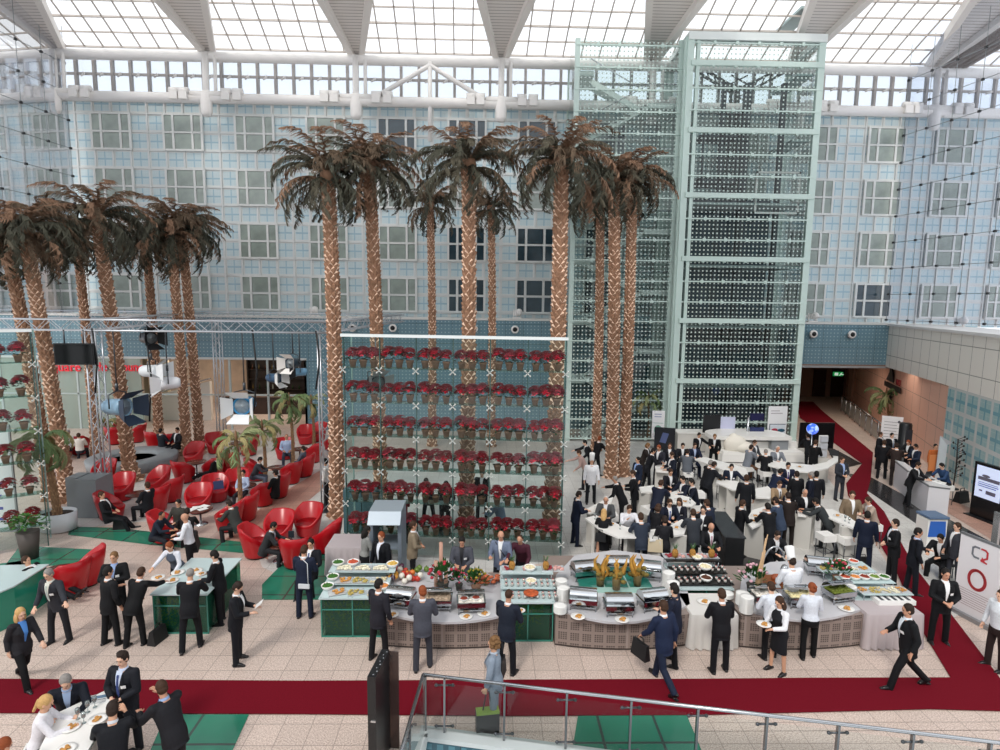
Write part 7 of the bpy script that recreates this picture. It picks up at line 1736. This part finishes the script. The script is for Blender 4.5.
p_('chef in white with tall hat seen from behind at the carving station', 792, 556, 10, 'plate', 'chef', 'e8ebf2', 'dfe2ea', 'toque', 'dark', False, True, 1.04)
p_('man in black suit walking left along the red runner at the right of the buffet', 908.5, 604, 82, 'walkp', 'suit', '121317', None, 'short', 'dark', False, True, 1.03, badge=True, shirt='dfe6ee')
p_('man in black suit and white shirt with badge standing before the CQ banner', 946.5, 569, 168, 'clasp', 'suit', '101115', None, 'short', 'black', False, True, 1.0, badge=True, shirt='f0f0f2')
p_('person in white shirt and brown trousers cut by the right picture edge', 1002, 590, 90, 'stand', 'blouse', 'dfe4ea', '2f2423', 'short', 'brown')
# --- right: runner and registration
p_('man in black suit with white shirt facing left beside the red runner', 895.6, 519, 75, 'clasp', 'suit', '141519', None, 'short', 'dark', shirt='e8ebf4', badge=True)
p_('man in navy-black suit looking down beside the small white rack', 919, 528, -110, 'stand2', 'suit', '10131c', None, 'short', 'black', shirt='b9c9ea')
p_('man in dark suit crouched on a seat beside the CQ banner', 941, 534, 120, 'sitfwd', 'suit', '14161a', None, 'short', 'black', badge=True)
PR.put('stool_low', lambda: (lambda t: (MB().bb(-.22, .22, -.22, .22, .34, .40).build('seat', mat('2a2c30', .5), t), [MB().tube([(x, y, 0), (x, y, .34)], .015, 6).build('leg', DSTEEL, t) for x in (-.18, .18) for y in (-.18, .18)], t)[2])(thing('low_stool', '', 'stool')), V((person.last[0].location.x, person.last[0].location.y, 0)), 0, 'low dark stool under the crouched man beside the CQ banner')
p_('person peering from behind the CQ banner', 957, 541, 90, 'stand', 'suit', '3a3c44', None, 'short', 'brown', loc=V((G(962, 590).x, G(962, 590).y+.35, 0)))
p_('man in dark suit at the left of the registration group beside the runner', 881, 432, -140, 'stand', 'suit', '17181d', None, 'short', 'brown')
p_('man in long dark suit seen from behind at the left of the registration group', 884.5, 440, -30, 'stand', 'suit', '15161b', None, 'short', 'brown')
p_('man in black suit with tie facing the camera in the registration group', 892.4, 433, 180, 'clasp', 'suit', '121318', None, 'short', 'black', tie='6f7f99')
p_('person in dark brown suit seen from behind leaning at the rear registration counter', 897, 443, -25, 'table', 'suit', '2c211f', '241c1b', 'short', 'dark')
p_('red-haired woman in black behind the rear registration counter', 908.6, 440, 120, 'table', 'suit', '141416', None, 'bob', 'red', True)
p_('man in navy jacket facing left at the rear registration counter', 916, 444, 95, 'plate', 'suit', '20293c', None, 'short', 'black')
p_('person in dark clothes bending over the laptop at the front registration counter', 918.5, 462, -150, 'table', 'suit', '17181c', None, 'short', 'dark')
p_('man in blue shirt seated behind the front registration counter', 942, 463, 95, 'sitfwd', 'blouse', '2c4468', '1c1d22', 'short', 'black', shirt='2c4468', dz=.35)
PR.put('stool_hi', stool, V((person.last[0].location.x, person.last[0].location.y, 0)), 0, 'bar stool behind the front registration counter', 'white bar stools'); 
p_('person in orange top standing before the orange backdrop', 936, 444, 170, 'stand', 'blouse', 'c46a35', '2a2a2e', 'short', 'black', shirt='c46a35', scale=.95)
p_('man in grey suit with badge at the end of the curved counter beside the runner', 842.6, 457, -172, 'clasp', 'suit', '30333b', None, 'short', 'brown', shirt='9fb4e0', badge=True)
p_('man in black seen from behind under the glowing blue globe', 808, 433, 0, 'table', 'suit', '121317', None, 'short', 'dark', scale=1.0)
p_('person in black turned right beside the brochure rack', 816, 440, -60, 'plate', 'suit', '101114', None, 'short', 'brown')
# --- the crowd at the white tables
C = [
 ('chef in white with tall hat standing free left of the palm trunks', 592, 458, 178, 'stand', 'chef', 'f0f0f4', '1a1b20', 'toque', 'dark', {}),
 ('dark-haired man in black bending at the rear left of the chef', 585, 440, 90, 'reach', 'suit', '15161b', None, 'short', 'black', {}),
 ('person in dusty pink shirt leaning left behind the chef', 579, 450, 85, 'reach', 'blouse', 'b79a92', '24252a', 'short', 'brown', {'shirt': 'b79a92'}),
 ('person in black jacket with dark red scarf behind the left palm trunk', 600, 436, -60, 'table', 'suit', '17161a', None, 'short', 'red', {}),
 ('man in navy jacket and blue shirt facing left right of the palm trunks', 638, 457, 110, 'stand', 'suit', '1b2438', None, 'short', 'black', {'shirt': '8fa9d8', 'badge': True}),
 ('man in black suit facing left beside the bald man with stretched arm', 633, 470, 80, 'plate', 'suit', '101116', None, 'short', 'brown', {}),
 ('grey-haired bald man in black suit stretching his arm over a white table', 615, 476, 60, 'reach', 'suit', '0f1014', None, 'thin', 'grey', {}),
 ('bald ruddy man in grey jacket seated at the left end of the curved table', 606, 496, 165, 'stool', 'suit', '4c4e50', '2a2b2f', 'thin', 'white', {'skin': 1}),
 ('man in navy suit standing alone at the left end, facing right with papers', 579, 491, -82, 'plate', 'suit', '141c30', None, 'short', 'dark', {}),
 ('blonde woman in black dress with black handbag seen from behind', 604, 509, -15, 'table', 'dress', '121317', '121317', 'long', 'blonde', {'fem': True, 'shirt': '121317'}),
 ('man in white shirt seated with folded hands at his face', 629.6, 505, 180, 'stoolch', 'blouse', 'e4e4ea', '2a2b30', 'short', 'brown', {}),
 ('man in slate-blue suit seen from behind in front of the curved table', 641, 513, 0, 'table', 'suit', '2c3442', '252c38', 'short', 'brown', {}),
 ('woman in black seen from behind bending to the table right of the slate-blue suit', 658.5, 504, -40, 'table', 'blouse', '131318', '131318', 'bob', 'brown', {'fem': True, 'shirt': '131318'}),
 ('man with spectacles and blue tie seated facing the camera', 670, 499, 180, 'stool', 'suit', '141a2c', None, 'short', 'brown', {'tie': '3a559a', 'badge': True, 'glasses': True}),
 ('brown-haired woman in dark suit seated beside the man with spectacles', 679.6, 498, 150, 'stool', 'suit', '1a1c26', None, 'long', 'brown', {'fem': True, 'badge': True}),
 ('woman in black with a big beige shoulder bag seen from behind', 665, 516, -10, 'plate', 'dress', '1b1b20', '1b1b20', 'short', 'dark', {'fem': True, 'shirt': '1b1b20'}),
 ('ginger-haired person at the rear left of the crowd', 648, 443, -120, 'table', 'suit', '2a2320', None, 'bob', 'light', {'fem': True}),
 ('person in dark suit leaning right behind the rear left table', 653.6, 448, -100, 'table', 'suit', '15161c', None, 'short', 'black', {}),
 ('ruddy person with dark top at the rear left table', 659, 445, 140, 'plate', 'suit', '2b2c36', None, 'short', 'red', {}),
 ('man in dark suit with brown hair facing the camera before the navy display', 670, 443, 165, 'stand', 'suit', '14161e', None, 'short', 'brown', {}),
 ('man in navy suit with badge turned left at the rear left table', 672, 452, 100, 'plate', 'suit', '151b2a', None, 'short', 'brown', {'badge': True}),
 ('man in dark suit seated facing the camera behind the bending navy back', 671, 469, 180, 'stool', 'suit', '14161e', None, 'short', 'brown', {'badge': True}),
 ('brown-haired man in navy suit seen from behind bending over the table', 661, 480, -35, 'lean', 'suit', '161d30', None, 'full', 'brown', {}),
 ('dark-haired person seated at the rear, left of the man in light shirt', 683, 443, 170, 'stool', 'suit', '191a20', None, 'short', 'dark', {}),
 ('man in navy suit and light shirt seated facing the camera at the rear', 695, 443, 180, 'stool', 'suit', '182036', None, 'short', 'brown', {'shirt': 'a9b8d8'}),
 ('man in black suit gesturing with an open arm at the rear of the crowd', 699.4, 432.6, -160, 'reachL', 'suit', '101116', None, 'short', 'dark', {}),
 ('man in black jacket sitting down toward the rear sofa', 715, 434, 160, 'reach', 'suit', '0f1014', None, 'short', 'light', {}),
 ('man in grey jacket seen from behind seated on a white stool', 687.5, 449, -15, 'stoolb', 'suit', '5b6068', '2a2c32', 'short', 'dark', {}),
 ('dark-suited man facing right at the long table, nearer the viewer', 711, 460, -70, 'table', 'suit', '16171b', None, 'short', 'grey', {}),
 ('dark-haired man hidden behind the dark-suited man at the long table', 714.5, 461.5, -80, 'table', 'suit', '1a1c22', None, 'short', 'dark', {}),
 ('man in navy suit with badge leaning his hand on the table with grey front', 731.8, 464, 165, 'reachL', 'suit', '171e30', None, 'short', 'black', {'badge': True}),
 ('man in dark suit seen from behind right of the table with grey front', 746.8, 474.6, -10, 'stand', 'suit', '17191e', None, 'short', 'brown', {}),
 ('man with black hair seated turned left in navy suit, outer one of a pair', 683, 476, 110, 'stool', 'suit', '161c2c', None, 'short', 'black', {'badge': True}),
 ('man with black hair in navy suit turned left, inner one of a pair', 692, 479, 85, 'stool', 'suit', '121827', None, 'full', 'black', {'badge': True}),
 ('brown-haired man in grey suit behind the bearded man at the rear right', 755, 440, -150, 'plate', 'suit', '40434a', None, 'short', 'brown', {}),
 ('bearded man in pale grey jacket and brown trousers seated at the rear right', 751.6, 444.6, -75, 'stool', 'suit', '7d838c', '6a4a35', 'short', 'dark', {}),
 ('bald man in black jacket seen from behind seated on a white stool', 766, 449, -15, 'stool', 'suit', '121317', None, 'thin', 'grey', {}),
 ('grey-jacketed man with red face seated facing the camera inside the curved counter', 778, 446, 180, 'stool', 'suit', '7b8088', None, 'thin', 'white', {'skin': 1}),
 ('dark-haired man with purple tie in the group before the curved counter', 788.5, 462.4, 170, 'stool', 'suit', '1b2036', None, 'short', 'black', {'tie': '4a3a80'}),
 ('man in navy suit bending right before the curved counter', 781, 468.6, -70, 'lean', 'suit', '162038', None, 'short', 'black', {}),
 ('man in beige jacket and dark tie seated facing the camera in the crowd', 780, 481, 180, 'stool', 'suit', '9c8468', '3a3028', 'short', 'brown', {'tie': '1c1c22'}),
 ('man in dark grey suit seen from behind left of the man in white collar', 693.4, 509, -5, 'table', 'suit', '33373e', '2a2d33', 'short', 'brown', {}),
 ('black-haired man in black suit with badge facing left behind the dark grey suit', 703.6, 506, 150, 'stand', 'suit', '111218', None, 'short', 'black', {'badge': True}),
 ('brown-haired man in navy suit behind the black-haired man with badge', 707, 499.4, 30, 'table', 'suit', '20283a', None, 'short', 'brown', {}),
 ('bald man with pink tie and badge seated before the black partition', 711.6, 523, 178, 'stool', 'suit', '131419', None, 'none', 'grey', {'tie': 'b98a9a', 'badge': True, 'skin': 1}),
 ('man in black suit eating while standing left of the table with two plates', 743, 500, -80, 'plate', 'suit', '101115', None, 'short', 'brown', {}),
 ('man in black suit seen from behind at the table with two plates', 768, 503, 8, 'table', 'suit', '121419', '151b2a', 'short', 'black', {}),
 ('man in blue-grey suit seen from behind right of the table with two plates', 776, 497, 35, 'table', 'suit', '39465c', '333d50', 'short', 'dark', {}),
 ('dark-haired man eating in a seat just left of the chef hat', 778, 531, 178, 'sitfwd', 'suit', '15161a', None, 'short', 'dark', {'dz': .1}),
 ('man in dark brown suit seen from behind with legs apart', 788.5, 492.4, -10, 'table', 'suit', '231b19', '211a18', 'short', 'dark', {}),
 ('grey-haired man in black suit facing the camera holding a cup', 805.4, 489, 178, 'clasp', 'suit', '101116', None, 'thin', 'grey', {}),
 ('black-haired man in grey-green suit leaning onto the small white table', 816, 498, 60, 'lean', 'suit', '363a3c', '2a2d30', 'short', 'black', {}),
 ('dark-haired man in black suit seen from behind before the curved counter', 797, 471, 0, 'stand', 'suit', '131418', None, 'short', 'dark', {}),
 ('grey-haired man in navy suit facing left before the curved counter', 811.4, 472, 60, 'stand', 'suit', '151a2a', None, 'short', 'grey', {}),
 ('black-haired person hidden behind the grey-haired man at the curved counter', 816.8, 471, -20, 'stand', 'suit', '16171d', None, 'short', 'black', {}),
 ('man in beige-brown jacket and white shirt facing the camera at the long stool table', 852.8, 491, 172, 'stand2', 'suit', '7d6c58', '2b2020', 'short', 'brown', {'shirt': 'f0f0f2'}),
 ('man in pale patterned jacket facing left beside the red runner', 868.5, 497, 85, 'stoolch', 'suit', 'b3a193', '2a2423', 'short', 'brown', {'dz': 0}),
 ('man in navy suit seen from the side with white paper, right of the stools', 868, 511, -35, 'stand', 'suit', '141c30', None, 'short', 'black', {}),
]
for lb, hx, hy, hd, pose, outfit, top, bot, hair, hc, kw in C:
    p_(lb, hx, hy, hd, pose, outfit, top, bot, hair, hc, group=None, **kw)
    if 'beige shoulder bag' in lb: PR.put('beige', bag(.4, .14, .34, 'cfbfa2'), on_body((-.24, -.12, .72)), R(-10), 'big beige shoulder bag of the woman in black')
    if 'black handbag' in lb: PR.put('hb', bag(.3, .12, .24, '121317'), on_body((-.05, -.2, .78)), R(-15), 'black handbag on the back of the blonde woman in black dress')
# stools under the seated people of the crowd
sn = 0
for o in list(COL.objects):
    if o.get('category') == 'person' and o.data.name and o.get('label'):
        pass
seatk = [k for k in FIG if POSES[k[0]][7] and k[0].startswith('stool')]
meshes = {FIG[k]['body'].name for k in seatk}
have = [o.location for o in COL.objects if o.get('category') == 'stool']
for o in [o for o in COL.objects if o.get('category') == 'person']:
    if o.data.name in meshes and not any((V((h.x, h.y))-V((o.location.x, o.location.y))).length < .45 for h in have):
        PR.put('stool', None, V((o.location.x, o.location.y, o.location.z)), o.rotation_euler.z, 'white cube bar stool under the '+' '.join(o['label'].split(' ')[:9]), 'white bar stools')
    elif o.data.name in meshes:
        h = min((q for q in COL.objects if q.get('category') == 'stool'), key=lambda q: (V((q.location.x, q.location.y))-V((o.location.x, o.location.y))).length); h.location.x = o.location.x; h.location.y = o.location.y
print('people', person.n)
